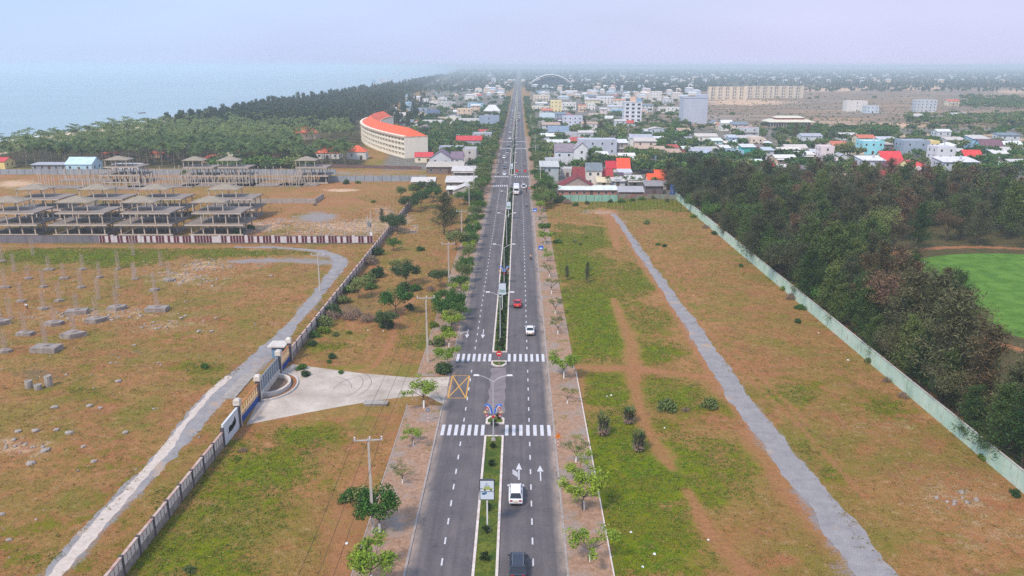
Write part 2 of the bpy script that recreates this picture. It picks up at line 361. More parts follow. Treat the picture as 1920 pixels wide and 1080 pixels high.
ccol = h.mix(h.rng(n3, 0.35, 0.65), srgb(164,154,150), srgb(134,126,126)); ccol = h.mix(h.rng(n5, 0.5, 0.7, 0, 0.5), ccol, srgb(196,192,190))
scol = h.mix(h.rng(n3, 0.35, 0.65), srgb(104,92,70), srgb(140,118,100))
ucol = h.mix(h.rng(n2, 0.35, 0.65), srgb(150,140,132), srgb(98,98,84))
wcol = h.mix(h.rng(n2, 0.4, 0.65), srgb(70,76,46), srgb(112,92,66))
vcol = h.mix(h.rng(n1, 0.42, 0.6), srgb(156,130,112), srgb(122,112,96)); vcol = h.mix(h.rng(h.noise(0.02, 6, 0.6, (0.35, 1.6, 1)), 0.48, 0.62), vcol, srgb(186,150,122)); vcol = h.mix(h.rng(n2, 0.44, 0.66, 0, 0.9), vcol, srgb(98,96,76)); vcol = h.mix(h.rng(h.noise(0.03, 5, 0.6, (0.3, 2.0, 1)), 0.56, 0.62, 0, 0.8), vcol, srgb(150,148,150))
ocol = h.mix(h.rng(h.noise(0.25, 4), 0.4, 0.6), srgb(108,144,66), srgb(88,124,54))
nn3 = h.math('ADD', h.math('MULTIPLY', nn2, 1.15), h.math('MULTIPLY', h.math('SUBTRACT', n4, 0.5), 2.2))
c0 = h.mix(gate(A1[0], 0.38, 0.72, nn3), base, gcol)
c0 = h.mix(h.math('MULTIPLY', gate(A1[1], .35, .8), 0.8), c0, dcol)
c0 = h.mix(gate(A1[2]), c0, pcol)
c0 = h.mix(gate(A2[2]), c0, scol)
c0 = h.mix(gate(A4[0]), c0, vcol)
c0 = h.mix(gate(A3[0]), c0, ucol)
c0 = h.mix(gate(A3[1]), c0, wcol)
c0 = h.mix(gate(A4[1]), c0, pcol)
c0 = h.mix(gate(A2[0]), c0, ccol)
c0 = h.mix(h.rng(A2[1], 0.45, 0.55), c0, ocol)
c0 = h.mix(gate(A4[2]), c0, dcol)
c0 = h.mix(h.rng(A3[2], 0.4, 0.6), c0, srgb(232,208,180))
hsv = h.n.nodes.new('ShaderNodeHueSaturation'); hsv.inputs['Saturation'].default_value = 1.07; hsv.inputs['Value'].default_value = 0.97
h.n.links.new(c0, hsv.inputs['Color']); h.n.links.new(hsv.outputs[0], h.b.inputs['Base Color'])
hb = h.math('ADD', h.math('MULTIPLY', n2, 1.0), h.math('MULTIPLY', n3, 0.5)); h.bump(hb, 0.8, 0.7)
pale_far = np.where(PY < 300, pale, 0); pale_near = np.where(PY < 300, 0, pale)
gme = np_mesh('ground', np.stack([gx, gy, gz], -1), GF, gm)
put_attr(gme, 'land_a', mixn(np.minimum(green*0.85, 1.0), dirt, pale_near)); put_attr(gme, 'land_b', mixn(gravel, golf, scrub))
put_attr(gme, 'land_c', mixn(urban, wood, beach)); put_attr(gme, 'land_d', mixn(vacant, pale_far, golfpath))
struct('ground', gme, None, 'dry brown and green open land on both sides of the road')
# ================================================================ sea
sm = bpy.data.materials.new('sea'); sm.use_nodes = True; h = NODES(sm)
h.b.inputs['Roughness'].default_value = 0.22; h.b.inputs['Specular IOR Level'].default_value = 0.5
wv = h.noise(0.05, 6, 0.65, (0.5, 1.0, 1)); wv2 = h.noise(0.4, 4, 0.7)
h.n.links.new(h.mix(h.rng(h.noise(0.004, 4), 0.4, 0.6), srgb(132,154,164), srgb(142,164,170)), h.b.inputs['Base Color'])
h.bump(h.math('ADD', wv, h.math('MULTIPLY', wv2, 0.3)), 0.6, 1.5)
mb = MB(); pts = [(-60000, -4000), (-60000, 60000)]
cl = [(coast_x(y)+40, y) for y in np.linspace(60000, -4000, 120)]
mb.add([(-60000,-4000,-0.8), (60,-4000,-0.8), (60,60000,-0.8), (-60000,60000,-0.8)], [(0,1,2,3)])
# sheet lies under the land (ground is above it) and above the sloping sea bed
smo = struct('sea', mb, sm, 'pale hazy blue sea beyond the beach')
foam = mat('foam', (0.8,0.82,0.84), 0.7, 0.1, 0.3)
mb = MB()
rg = random.Random(5)
for k in range(130):
    y = 420+rg.random()**1.5*1500; x = float(coast_x(y))-rg.uniform(70, 520); L = rg.uniform(6, 26)
    mb.add([(x-L,y,-.74),(x,y-.35,-.74),(x+L,y+rg.uniform(-1,1),-.74),(x,y+.35,-.74)], [(0,1,2,3)])
for k in range(70):
    y = 250+k*22+rg.uniform(-8, 8)+max(0, k-40)*20; L = rg.uniform(12, 40); off = rg.choice([15, 17, 30, 38, 48])
    if off > 30 and rg.random() < 0.4: continue
    x = float(coast_x(y))-off; n = 8; vs = []
    for i in range(n+1):
        t = i/n; wd = (1.6+3.6*math.sin(math.pi*t))*(1.0 if off < 30 else 0.9)
        yy = y-L/2+L*t; xx = float(coast_x(yy))-off+math.sin(t*9+k)*1.2
        vs += [(xx-wd*0.5, yy, -0.74), (xx+wd*0.5, yy, -0.74)]
    mb.add(vs, [(2*i, 2*i+1, 2*i+3, 2*i+2) for i in range(n)])
fo = obj('sea_foam', mb, foam); tag(fo, 'white breaking surf along the beach', 'surf', kind='stuff')
# ================================================================ roads
XL, XR = P(760,1080).x, P(1063,1080).x          # outer edges
ML, MR = P(884,1080).x, P(934,1080).x           # median edges
MC = (ML+MR)/2
def Yp(py): return P(973, py).y
am = bpy.data.materials.new('asphalt'); am.use_nodes = True; h = NODES(am)
a1 = h.noise(0.25, 6, 0.65); a2 = h.noise(3.0, 4, 0.7); a3 = h.noise(0.9, 5, 0.6, (1.0, 0.03, 1))
col = h.mix(h.rng(a1, 0.35, 0.65), srgb(113,106,106), srgb(97,92,94))
col = h.mix(h.rng(a3, 0.42, 0.68, 0, 0.7), col, srgb(82,77,80))
col = h.mix(h.rng(a2, 0.5, 0.8, 0, 0.3), col, srgb(148,134,140))
col = h.mix(h.rng(h.noise(0.09, 3, 0.5, (1, 0.25, 1)), 0.6, 0.7, 0, 0.5), col, srgb(134,120,122))
sx = h.n.nodes.new('ShaderNodeSeparateXYZ'); h.n.links.new(h.co, sx.inputs[0])
de = h.math('ADD', h.rng(sx.outputs[0], XL, XL+1.1, 1, 0), h.rng(sx.outputs[0], XR-1.1, XR, 0, 1))
de = h.math('MULTIPLY', de, h.rng(h.noise(0.7, 5, 0.7, (1, .3, 1)), 0.3, 0.6))
col = h.mix(de, col, srgb(176,156,142))
vo = h.n.nodes.new('ShaderNodeTexVoronoi'); vo.feature = 'DISTANCE_TO_EDGE'; vo.inputs['Scale'].default_value = 0.11; vo.inputs['Randomness'].default_value = 1
ds = h.n.nodes.new('ShaderNodeVectorMath'); ds.operation = 'ADD'; nzv = h.n.nodes.new('ShaderNodeTexNoise'); nzv.inputs['Scale'].default_value = .6; h.n.links.new(h.co, nzv.inputs[0]); h.n.links.new(h.co, ds.inputs[0]); h.n.links.new(nzv.outputs[1], ds.inputs[1]); h.n.links.new(ds.outputs[0], vo.inputs[0])
col = h.mix(h.math('MULTIPLY', h.rng(vo.outputs[0], 0.0, 0.006, 0.55, 0), h.rng(a1, .45, .55)), col, srgb(66,60,64))
col = h.mix(h.rng(h.noise(0.5, 3, 0.5), 0.68, 0.74, 0, 0.5), col, srgb(70,64,68))
h.n.links.new(col, h.b.inputs['Base Color']); h.b.inputs['Roughness'].default_value = 0.75
h.bump(a2, 0.2, 0.03)
mb = MB(); yb = [-60, 40, 100, 200, 400, 800, 1600, 3200, 6000]
for a, b in zip(yb[:-1], yb[1:]): mb.add([(XL,a,.02),(XR,a,.02),(XR,b,.02),(XL,b,.02)], [(0,1,2,3)])
struct('road', mb, am, 'straight grey asphalt dual carriageway running to the horizon')
concr = bpy.data.materials.new('driveway_concrete'); concr.use_nodes = True; h = NODES(concr)
col = h.mix(h.rng(h.noise(0.16, 6, 0.65), 0.35, 0.65), srgb(206,194,182), srgb(168,154,142)); col = h.mix(h.rng(h.noise(2.2, 4, 0.7), 0.5, 0.75, 0, 0.5), col, srgb(150,136,126))
h.n.links.new(col, h.b.inputs['Base Color'])
# ---- sidewalks
sw = bpy.data.materials.new('sidewalk'); sw.use_nodes = True; h = NODES(sw)
br = h.n.nodes.new('ShaderNodeTexBrick'); br.inputs['Scale'].default_value = 1.6; br.inputs['Mortar Size'].default_value = 0.03
h.n.links.new(h.co, br.inputs[0]); br.inputs['Color1'].default_value = (*srgb(176,160,152),1); br.inputs['Color2'].default_value = (*srgb(158,142,134),1); br.inputs['Mortar'].default_value = (*srgb(120,104,92),1)
dc = h.mix(h.rng(h.noise(1.4, 6, 0.7), 0.35, 0.65), srgb(170,136,112), srgb(140,106,84)); dc = h.mix(h.rng(h.noise(4.5, 4, 0.8), 0.48, 0.7, 0, 0.7), dc, srgb(206,174,152))
gg = h.mix(h.rng(h.noise(2.2, 4, 0.7), 0.4, 0.6), srgb(104,122,52), srgb(126,106,58))
col = h.mix(h.rng(h.noise(0.13, 6, 0.7), 0.40, 0.5), br.outputs[0], dc)
col = h.mix(h.rng(h.noise(0.3, 6, 0.7), 0.57, 0.66), col, gg)
col = h.mix(h.rng(h.noise(0.5, 6, 0.75), 0.6, 0.68, 0, 0.7), col, srgb(126,104,98))
h.n.links.new(col, h.b.inputs['Base Color']); h.bump(h.noise(2.5, 5, 0.7), 0.4, 0.1)
kerb = mat('kerb_stone', srgb(168,156,150), 0.85, 0.15, 1.2)
kwhite = mat('kerb_whitewash', srgb(232,222,216), 0.8, 0.16, 1.4, col2=srgb(196,176,166))
SLX = XL-5.6; SRX = XR+4.9
D0, D1 = Yp(762), Yp(706)          # driveway mouth on the left kerb
mb = MB()
mb.box(SLX, XL-0.25, 30, D0, -0.3, 0.12); mb.box(SLX, XL-0.25, D1, 620, -0.3, 0.12)
struct('sidewalk', mb, sw, 'worn paved and sandy sidewalk west of the road')
mb = MB(); mb.box(XR+0.25, SRX, 30, 620, -0.3, 0.12)
struct('sidewalk', mb, sw, 'sandy broken sidewalk east of the road')
mb = MB()
for a, b in ((30, D0), (D1, 620)): mb.box(XL-0.25, XL, a, b, -0.3, 0.15); mb.box(SLX-0.15, SLX, a, b, -0.3, 0.16)
struct('kerb', mb, kerb, 'grey kerb along the west sidewalk')
mb = MB(); mb.box(XR, XR+0.25, 30, 620, -0.3, 0.15); mb.box(SRX, SRX+0.16, 30, Yp(698), -0.3, 0.2, 1)
struct('kerb', mb, [kerb, kwhite], 'grey kerb along the east sidewalk')
# ---- median islands
medg = bpy.data.materials.new('median_grass'); medg.use_nodes = True; h = NODES(medg)
col = h.mix(h.rng(h.noise(0.35, 5, 0.65), 0.4, 0.6), srgb(72,92,34), srgb(112,116,44)); col = h.mix(h.rng(h.noise(3, 5, 0.75), 0.45, 0.7), col, srgb(44,66,26))
h.n.links.new(col, h.b.inputs['Base Color']); h.bump(h.noise(3, 4, 0.7), 0.6, 0.15)
SEG = [(1400,818,None),(796,781,'far'),(688,678,'near'),(661,352,None),(328,279,None),(262,148,None)]
SEGL = iter(('near whitewashed median strip with clipped shrubs','rounded planted median nose before the junction','rounded planted median nose past the junction','long hedged median strip past the junction','median strip beyond the second crossing','far median strip running to the horizon'))
for py0, py1, nose in SEG:
    a = P(973, py0).y if py0 < 1300 else 30.0; b = Yp(py1)
    mb = MB()
    w2 = (MR-ML)/2
    def outline(ins):
        x0, x1 = ML+ins, MR-ins; ya, yb2 = a+ins, b-ins
        if nose == 'far': return [(x0,ya),(x1,ya),(x1,yb2-1.1),(x1-0.5,yb2-0.25),(MC+0.2,yb2),(MC-0.2,yb2),(x0+0.5,yb2-0.25),(x0,yb2-1.1)]
        if nose == 'near': return [(x0,yb2),(x0,ya+1.0),(x0+0.5,ya+0.25),(MC-0.2,ya),(MC+0.2,ya),(x1-0.5,ya+0.25),(x1,ya+1.0),(x1,yb2)]
        return [(x0,ya),(x1,ya),(x1,yb2),(x0,yb2)]
    o1, o2 = outline(0), outline(0.3); n = len(o1)
    vs = [(x,y,0) for x, y in o1]+[(x,y,0.2) for x, y in o1]+[(x,y,0.2) for x, y in o2]+[(x,y,0.1) for x, y in o2]
    fs = []
    for k in range(3): fs += [(k*n+i, k*n+(i+1) % n, (k+1)*n+(i+1) % n, (k+1)*n+i) for i in range(n)]
    mb.add(vs, fs, 0); mb.add([(x,y,0.12) for x, y in o2], [tuple(range(n))], 1)
    mo = struct('median_island', mb, [kwhite, medg], next(SEGL))
# ---- markings
white = mat('road_paint_white', srgb(226,224,226), 0.7, 0.10, 3.0, col2=srgb(186,184,190))
yel = mat('road_paint_yellow', srgb(226,168,74), 0.7, 0.1, 3.0, col2=srgb(196,146,70))
ZM = 0.026
LC = (XL+ML)/2+0.15; RC = (MR+XR)/2+0.1
mb = MB(); y = Yp(1064)-48
def flat(mb, pts, z=ZM, mi=0): mb.add([(x,y,z) for x, y in pts], [tuple(range(len(pts)))], mi)
while y < 1500:
    inx = any(Yp(b)-1.5 < y < Yp(a)+1 for a, b in ((797,818),(661,680),(328,334),(346,352),(262,268),(274,279)))
    if not inx:
        for cx in (LC, RC): flat(mb, [(cx-.09,y),(cx+.09,y),(cx+.09,y+1.35),(cx-.09,y+1.35)])
    y += 4.02
struct('lane_markings', mb, white, 'dashed white lane lines down each carriageway')
def crosswalk(pa, pb, lab):
    mb = MB(); y0, y1 = Yp(pa), Yp(pb)
    for x0, x1 in ((XL+0.5, ML-0.05), (MR+0.15, XR-0.3)):
        n = 7; st = (x1-x0)/(n-0.45)
        for i in range(n): flat(mb, [(x0+i*st,y0),(x0+i*st+.5,y0),(x0+i*st+.5,y1),(x0+i*st,y1)])
    struct('crosswalk_markings', mb, white, lab)
crosswalk(817, 797, 'white zebra crossing just before the driveway junction'); crosswalk(678, 664, 'white zebra crossing just past the driveway junction')
crosswalk(350, 347, 'white zebra crossing by the white coach'); crosswalk(332.3, 330, 'white zebra crossing past the white coach')
crosswalk(279, 277.6, 'far white zebra crossing, its near row'); crosswalk(266, 264.8, 'far white zebra crossing, its far row')
def arrow(mb, x, y, s=1, L=4.2, wd=1.0):      # s=1 points along +Y
    hw = 0.08
    flat(mb, [(x-hw,y),(x+hw,y),(x+hw,y+s*L*0.62),(x-hw,y+s*L*0.62)][::s]); flat(mb, [(x-wd/2,y+s*L*0.6),(x+wd/2,y+s*L*0.6),(x,y+s*L)][::s])
mb = MB()
arrow(mb, P(1014,902).x, Yp(902), 1, 4.2, .85); arrow(mb, P(973,900).x, Yp(900), 1, 4.6, .8)
x = P(973,900).x; y = Yp(900)
for k in range(5): flat(mb, [(x-.16-k*.17,y+.6+k*.22),(x-.04-k*.17,y+.6+k*.22),(x-.04-k*.17,y+1.9+k*.22),(x-.16-k*.17,y+1.9+k*.22)])
arrow(mb, P(907,617).x, Yp(618), -1, 5.6, .85); arrow(mb, P(878,618).x, Yp(618), -1, 5.4, .85)
x = P(878,618).x; y = Yp(619); flat(mb, [(x-1.5,y-2.0),(x+.1,y-1.2),(x+.1,y-.9),(x-1.5,y-1.7)]); flat(mb, [(x-1.9,y-1.9),(x-1.1,y-2.5),(x-1.1,y-1.3)])
struct('arrow_markings', mb, white, 'white direction arrows painted on the lanes')
mb = MB(); c4 = [P(836,747), P(868,747), P(876,706), P(845,706)]
x0, x1, y0, y1 = XL+0.45, LC-0.25, Yp(747), Yp(705)
def strip(mb, p, q, w, mi=0, z=ZM):
    p, q = Vector(p), Vector(q); d = (q-p).normalized(); nn_ = Vector((-d.y, d.x))*w/2; flat(mb, [tuple(p+nn_), tuple(p-nn_), tuple(q-nn_), tuple(q+nn_)], z, mi)
strip(mb, (x0,y0), (x1,y0), .18); strip(mb, (x0,y1), (x1,y1), .18); strip(mb, (x0,y0+.1), (x0,y1-.1), .22, 0, ZM+.002); strip(mb, (x1,y0+.1), (x1,y1-.1), .22, 0, ZM+.002)
strip(mb, (x0,y0), (x1,y1), .2, 0, ZM+.004); strip(mb, (x0,y1), (x1,y0), .2, 0, ZM+.006)
struct('box_marking', mb, yel, 'yellow crossed box painted at the driveway mouth')
pm_ = mat('old_concrete_strip', srgb(142,130,130), .85, .08, .5, col2=srgb(118,108,112))
mb = MB(); vs = []; yy = np.linspace(Yp(775), Yp(690), 14)
for i, q in enumerate(yy): j = .18*math.sin(i*1.9); vs += [(MC-1.35+j, q, .023), (MC+1.35+j*.7, q, .023)]
mb.add(vs, [(2*i, 2*i+1, 2*i+3, 2*i+2) for i in range(13)])
struct('road_patch', mb, pm_, 'paler worn strip of roadway in the gap between the median islands')
# ---- driveway
mb = MB(); dp = [(836,761),(800,742),(760,744),(700,752),(640,762),(560,777),(480,793),(462,797),(476,768),(500,720),(524,700),(548,683),(600,690),(680,700),(770,708),(850,706)]
flat(mb, [tuple(P(a, b)[:2]) for a, b in dp], 0.012); mo = struct('driveway', mb, concr, 'pale concrete driveway between the road and the gate')
# ---- gravel paths (sheets with ragged edges)
gpm = bpy.data.materials.new('gravel_path'); gpm.use_nodes = True; h = NODES(gpm)
col = h.mix(h.rng(h.noise(0.5, 6, 0.7), 0.35, 0.65), srgb(158,154,154), srgb(134,130,132)); col = h.mix(h.rng(h.noise(6, 3, 0.8), 0.45, 0.7, 0, 0.6), col, srgb(108,102,106))
col = h.mix(h.rng(h.noise(9, 3, .8), .5, .68, 0, .6), col, srgb(196,190,190))
col = h.mix(h.rng(h.noise(0.18, 5, 0.6), 0.58, 0.66, 0, 0.6), col, srgb(186,156,130))
h.n.links.new(col, h.b.inputs['Base Color'])
gpl = mat('pale_track', srgb(214,200,190), 0.95, 0.1, 1.5, col2=srgb(184,168,156))
def ribbon(name, pl, mt, z, label, rag=0.35, seed=1):
    W = [(P(a, b), hw) for a, b, hw in pl]; mb = MB(); rg = random.Random(seed); L = []; 
    pts = []
    for (p, h0), (q, h1) in zip(W[:-1], W[1:]):
        n = max(2, int((q-p).length/0.7))
        for i in range(n): t = i/n; pts.append((p.lerp(q, t), h0+(h1-h0)*t))
    pts.append(W[-1]); m = len(pts)
    # smooth centre line
    C = np.array([[p.x, p.y, hh] for p, hh in pts])
    for _ in range(60): C[1:-1] = (C[:-2]+2*C[1:-1]+C[2:])/4
    j1 = j2 = 0; vs = []
    for i in range(m):
        d = C[min(i+1, m-1), :2]-C[max(i-1, 0), :2]; d = d/np.linalg.norm(d); nrm = np.array([-d[1], d[0]])
        j1 = j1*0.75+rg.uniform(-1, 1)*rag*0.7; j2 = j2*0.75+rg.uniform(-1, 1)*rag*0.7
        a = C[i, :2]+nrm*(C[i, 2]+j1); b = C[i, :2]-nrm*(C[i, 2]+j2); vs += [(a[0], a[1], z), (b[0], b[1], z)]
    mb.add(vs, [(2*i, 2*i+1, 2*i+3, 2*i+2) for i in range(m-1)])
    return struct(name, mb, mt, label)
ribbon('gravel_path', [(70,1110,1.1),(200,960,1.0),(300,870,1.4),(400,745,2.4),(470,690,2.2),(540,618,1.4),(600,548,1.4),(632,505,1.9),(642,487,1.9),(612,472,1.4),(540,465,.9),(440,463,.6)], gpm, 0.005, 'grey gravel track inside the west perimeter wall', .4, 3)
ribbon('gravel_path', [(95,1090,.9),(200,968,.8),(290,868,.75),(385,745,.6),(430,705,.5)], gpl, 0.009, 'pale worn wheel line on the west gravel track', .25, 4)
ribbon('gravel_path', [(1150,402,.8),(1170,425,1.0),(1213,490,1.15),(1262,562,1.3),(1302,615,1.6),(1342,682,1.9),(1372,726,2.0),(1400,764,1.9),(1446,824,2.0),(1500,893,2.15),(1560,965,2.2),(1648,1085,2.4)], gpm, 0.005, 'grey gravel track crossing the east field', .35, 5)

mb = MB()
for cx_, cy_, r_, a0, a1 in ((644,722,3.2,-60,60),(655,722,3.6,-50,70),(668,735,4.2,100,170),(600,740,5,20,80)):
    p = P(cx_, cy_); pts = [(p.x+r_*math.cos(R(a0+(a1-a0)*k/10)), p.y+r_*1.6*math.sin(R(a0+(a1-a0)*k/10))) for k in range(11)]
    for q0, q1 in zip(pts[:-1], pts[1:]): strip(mb, q0, q1, .10, 0, 0.017)
struct('tyre_markings', mb, mat('skid_rubber', srgb(126,116,112), .9, .1, 2), 'curved dark skid marks on the concrete driveway')
# ================================================================ vegetation
bark = mat('bark', srgb(112,98,84), 0.9, 0.2, 2.0); barkd = mat('bark_dark', srgb(84,74,66), 0.9, 0.2, 2.0)
palmbark = mat('palm_bark', srgb(150,138,122), 0.9, 0.15, 2.0); wash = mat('whitewash', srgb(232,230,226), 0.8, 0.06, 2.0)
def leafmat(name, rgb, rgb2, island=0.3, objvar=0.14):
    return mat(name, srgb(rgb), 0.7, 0.1, 0.25, col2=srgb(rgb2), island=island, objvar=objvar, spec=0.2)
LM = {'cas': leafmat('casuarina_needles', (58,76,46), (92,88,62), .55, .38), 'casb': leafmat('casuarina_needles_brown', (118,90,68), (82,78,54), .55, .35),
 'casg': leafmat('casuarina_needles_green', (54,86,40), (92,106,54), .55, .38),
 'fardark': leafmat('coast_foliage', (52,72,52), (70,84,52), .45), 'palm': leafmat('palm_leaflets', (66,92,52), (100,116,62), .45, .25),
 'lime': leafmat('street_tree_leaves', (142,162,52), (108,138,44), .35, .12), 'green': leafmat('green_leaves', (84,118,48), (64,100,42), .4, .18),
 'dark': leafmat('dark_leaves', (58,84,50), (76,98,54), .4, .2), 'olive': leafmat('olive_leaves', (120,130,74), (96,112,60), .35, .18), 'top': leafmat('topiary_leaves', (38,56,30), (54,74,36), .35, .1),
 'dry': leafmat('dry_twigs', (150,128,110), (124,104,90), .3, .1), 'weed': leafmat('weed_leaves', (86,120,32), (118,124,40), .45)}
def leaf_quads(C, L, W, rs, flat=0.0, D=None):
    n = len(C); u = rs.normal(size=(n, 3)) if D is None else D+rs.normal(size=(n, 3))*0.35
    u[:, 2] *= (1-flat); u /= np.linalg.norm(u, axis=1)[:, None]+1e-9
    v = np.cross(u, rs.normal(size=(n, 3))); v /= np.linalg.norm(v, axis=1)[:, None]+1e-9
    L = L*(0.6+0.8*rs.rand(n))[:, None]/2; W = W*(0.6+0.8*rs.rand(n))[:, None]/2
    V = np.stack([C-u*L, C+v*W, C+u*L, C-v*W], 1).reshape(-1, 3)
    return V, np.arange(4*n).reshape(n, 4)
def crown_mesh(name, C, L, W, m, rs, flat=0.0, D=None):
    V, F = leaf_quads(np.asarray(C), L, W, rs, flat, D); return np_mesh(name, V, F, m)
def casuarina(seed, H, m, nl=5200, leaf=(0.62, 0.13), wide=0.27):
    rs = np.random.RandomState(seed); rg = random.Random(seed); t = MB()
    lean = rs.normal(size=2)*0.02*H
    top = Vector((lean[0], lean[1], H*0.93)); t.tube([(0,0,-.2),(lean[0]*.3,lean[1]*.3,H*.4),tuple(top)], [H*.016,H*.011,0.03], 6)
    C, D = [], []; nb = 46
    for i in range(nb):
        f = 0.16+0.8*(i/nb)**0.9; a = rg.uniform(0, 6.283); ln = H*wide*(1.12-f)**0.62*rg.uniform(.55, 1.15); up = rg.uniform(.05, .6)+f*.4
        d = Vector((math.cos(a), math.sin(a), up)).normalized(); b = Vector((lean[0]*f, lean[1]*f, H*f*0.93)); e = b+d*ln
        t.tube([b, b+d*ln*.5, e], [H*.004, H*.003, .015], 3, cap=False)
        k = int(nl/nb*(0.4+ln/(H*wide)))
        s = rs.rand(k)**0.75; pts = np.array(b)+np.array(d)*ln*s[:, None]*1.05+rs.normal(size=(k, 3))*np.array([.42, .42, .36])*(0.5+.7*ln/3)
        C.append(pts); dd = np.tile(np.array([d.x*.7, d.y*.7, .25]), (k, 1))+rs.normal(size=(k, 3))*.5; D.append(dd)
    return t.mesh('trunk', barkd), crown_mesh('crown', np.concatenate(C), leaf[0], leaf[1], m, rs, 0, np.concatenate(D))
def broadleaf(seed, H, m, nl=2600, leaf=(.34, .2), spread=.42, dens=1.0, trunk=.3, bm=None, nc=26, bare=0.0):
    rs = np.random.RandomState(seed); rg = random.Random(seed); t = MB(); C = []
    h0 = H*trunk; t.tube([(0,0,-.2),(.05*H*rg.uniform(-1,1),0,h0*.6),(0,0,h0)], [H*.02,H*.016,H*.014], 7)
    ends = []
    for i in range(6):
        a = i*1.05+rg.uniform(-.4,.4); ln = H*rg.uniform(.34,.5); d = Vector((math.cos(a)*spread*1.5, math.sin(a)*spread*1.5, rg.uniform(.6,1.3))).normalized()
        p = Vector((0,0,h0)); q = p+d*ln*.6; t.tube([p, q], [H*.010, H*.006], 4, cap=False)
        for j in range(max(2, nc//6)):
            d2 = (d+Vector((rg.uniform(-.7,.7), rg.uniform(-.7,.7), rg.uniform(-.35,.5)))).normalized(); e = q+d2*ln*rg.uniform(.3,.75); t.tube([q, e], [H*.004, .012], 3, cap=False); ends.append(e)
    ends = [e for e in ends if rg.random() > bare]
    for e in ends:
        k = int(nl/len(ends)*rg.uniform(.6,1.4)); r = H*.10*dens*rg.uniform(.7,1.3)
        g = rs.normal(size=(k, 3)); g /= np.linalg.norm(g, axis=1)[:, None]; g *= (rs.rand(k)**.45)[:, None]*r*1.25; g[:, 2] *= .75; C.append(np.array(e)+g)
    return t.mesh('trunk', bm or bark), crown_mesh('crown', np.concatenate(C), leaf[0], leaf[1], m, rs, .3)
def bush(seed, R0, m, nl=1500, leaf=(.3, .16), squash=.75):
    rs = np.random.RandomState(seed); rg = random.Random(seed); C = []; n = 14
    t = MB()
    for i in range(n):
        a = rg.uniform(0, 6.283); r = R0*rg.uniform(0, .75); z = R0*squash*rg.uniform(.25, 1.0)*(1-.35*r/R0); e = Vector((r*math.cos(a), r*math.sin(a), z))
        if i < 6: t.tube([(0,0,-.05), e*.9], [.05*R0, .015], 3, cap=False)
        k = nl//n; g = rs.normal(size=(k, 3)); g /= np.linalg.norm(g, axis=1)[:, None]; g *= (rs.rand(k)**.4)[:, None]*R0*.38*rg.uniform(.7,1.2); p = np.array(e)+g; p[:, 2] = np.abs(p[:, 2]); C.append(p)
    return t.mesh('stem', bark), crown_mesh('foliage', np.concatenate(C), leaf[0], leaf[1], m, rs)
def palm(seed, H, m, nf=22, fl=4.2, lod=0):
    rs = np.random.RandomState(seed); rg = random.Random(seed); t = MB(); lx, ly = rg.uniform(-.09,.09)*H, rg.uniform(-.09,.09)*H
    t.tube([(0,0,-.2),(lx*.25,ly*.25,H*.4),(lx*.65,ly*.65,H*.75),(lx,ly,H)], [.19,.14,.12,.11], 5)
    V, F = [], []
    for i in range(nf):
        a = i*2.399+rg.uniform(-.2,.2); el = rg.uniform(-.15, 1.15); L = fl*rg.uniform(.85,1.15); n = 6; pts = []
        p = np.array([lx, ly, H]); 
        for k in range(n+1):
            pts.append(p.copy()); e = el-k*(.26 if el > .5 else .20); p = p+np.array([math.cos(a)*math.cos(e), math.sin(a)*math.cos(e), math.sin(e)])*L/n
        side = np.array([-math.sin(a), math.cos(a), 0]); nl = 11 if not lod else 4
        for k in range(nl):
            t_ = (k+.6)/nl*n; j = min(int(t_), n-1); q = pts[j]+(pts[j+1]-pts[j])*(t_-j); d = pts[j+1]-pts[j]; d = d/np.linalg.norm(d)
            wl = .95*math.sin(math.pi*(.12+.8*(k+.5)/nl))*L/3.6; ww = (L/nl)*.36
            for s in (-1, 1):
                tip = q+side*s*wl+d*wl*.35+np.array([0, 0, -wl*.55]); o = len(V); V += [q-d*ww, q+d*ww, tip+d*ww*.3, tip-d*ww*.3]; F.append([o, o+1, o+2, o+3])
    return t.mesh('trunk', palmbark), np_mesh('crown', np.array(V), np.array(F), m)
KIND = {}
def reg(k, lst): KIND[k] = lst
reg('cas', [casuarina(11, 16, LM['cas'], 6000, wide=.33), casuarina(12, 15, LM['cas'], 6400, wide=.38), casuarina(13, 16, LM['casb'], 4200), casuarina(14, 15, LM['casb'], 3600, wide=.31), casuarina(15, 16, LM['casg'], 6400, wide=.34), casuarina(16, 16, LM['casg'], 5600, wide=.3),
 broadleaf(17, 15, LM['cas'], 6500, (.6,.14), .34, 1.1, .2, barkd, 44), broadleaf(18, 15, LM['casb'], 5200, (.6,.13), .4, 1.05, .2, barkd, 44), broadleaf(19, 14, LM['casg'], 6500, (.55,.18), .4, 1.15, .16, barkd, 40), broadleaf(20, 11, LM['green'], 5200, (.4,.26), .5, 1.2, .15, barkd, 36)])
reg('casyoung', [casuarina(21, 7, LM['cas'], 1400, (.4,.1)), casuarina(22, 7, LM['casb'], 900, (.4,.1))])
reg('street', [broadleaf(31, 5.5, LM['lime'], 1900, (.28,.17), .62, 1.2, nc=24, bare=.25), broadleaf(32, 5.5, LM['lime'], 1200, (.28,.17), .62, 1.2, nc=24, bare=.4), broadleaf(33, 5.5, LM['olive'], 500, (.26,.16), .5, .9, nc=24, bare=.5), broadleaf(34, 5, LM['green'], 2600, (.3,.2), .6, 1.35, nc=24)])
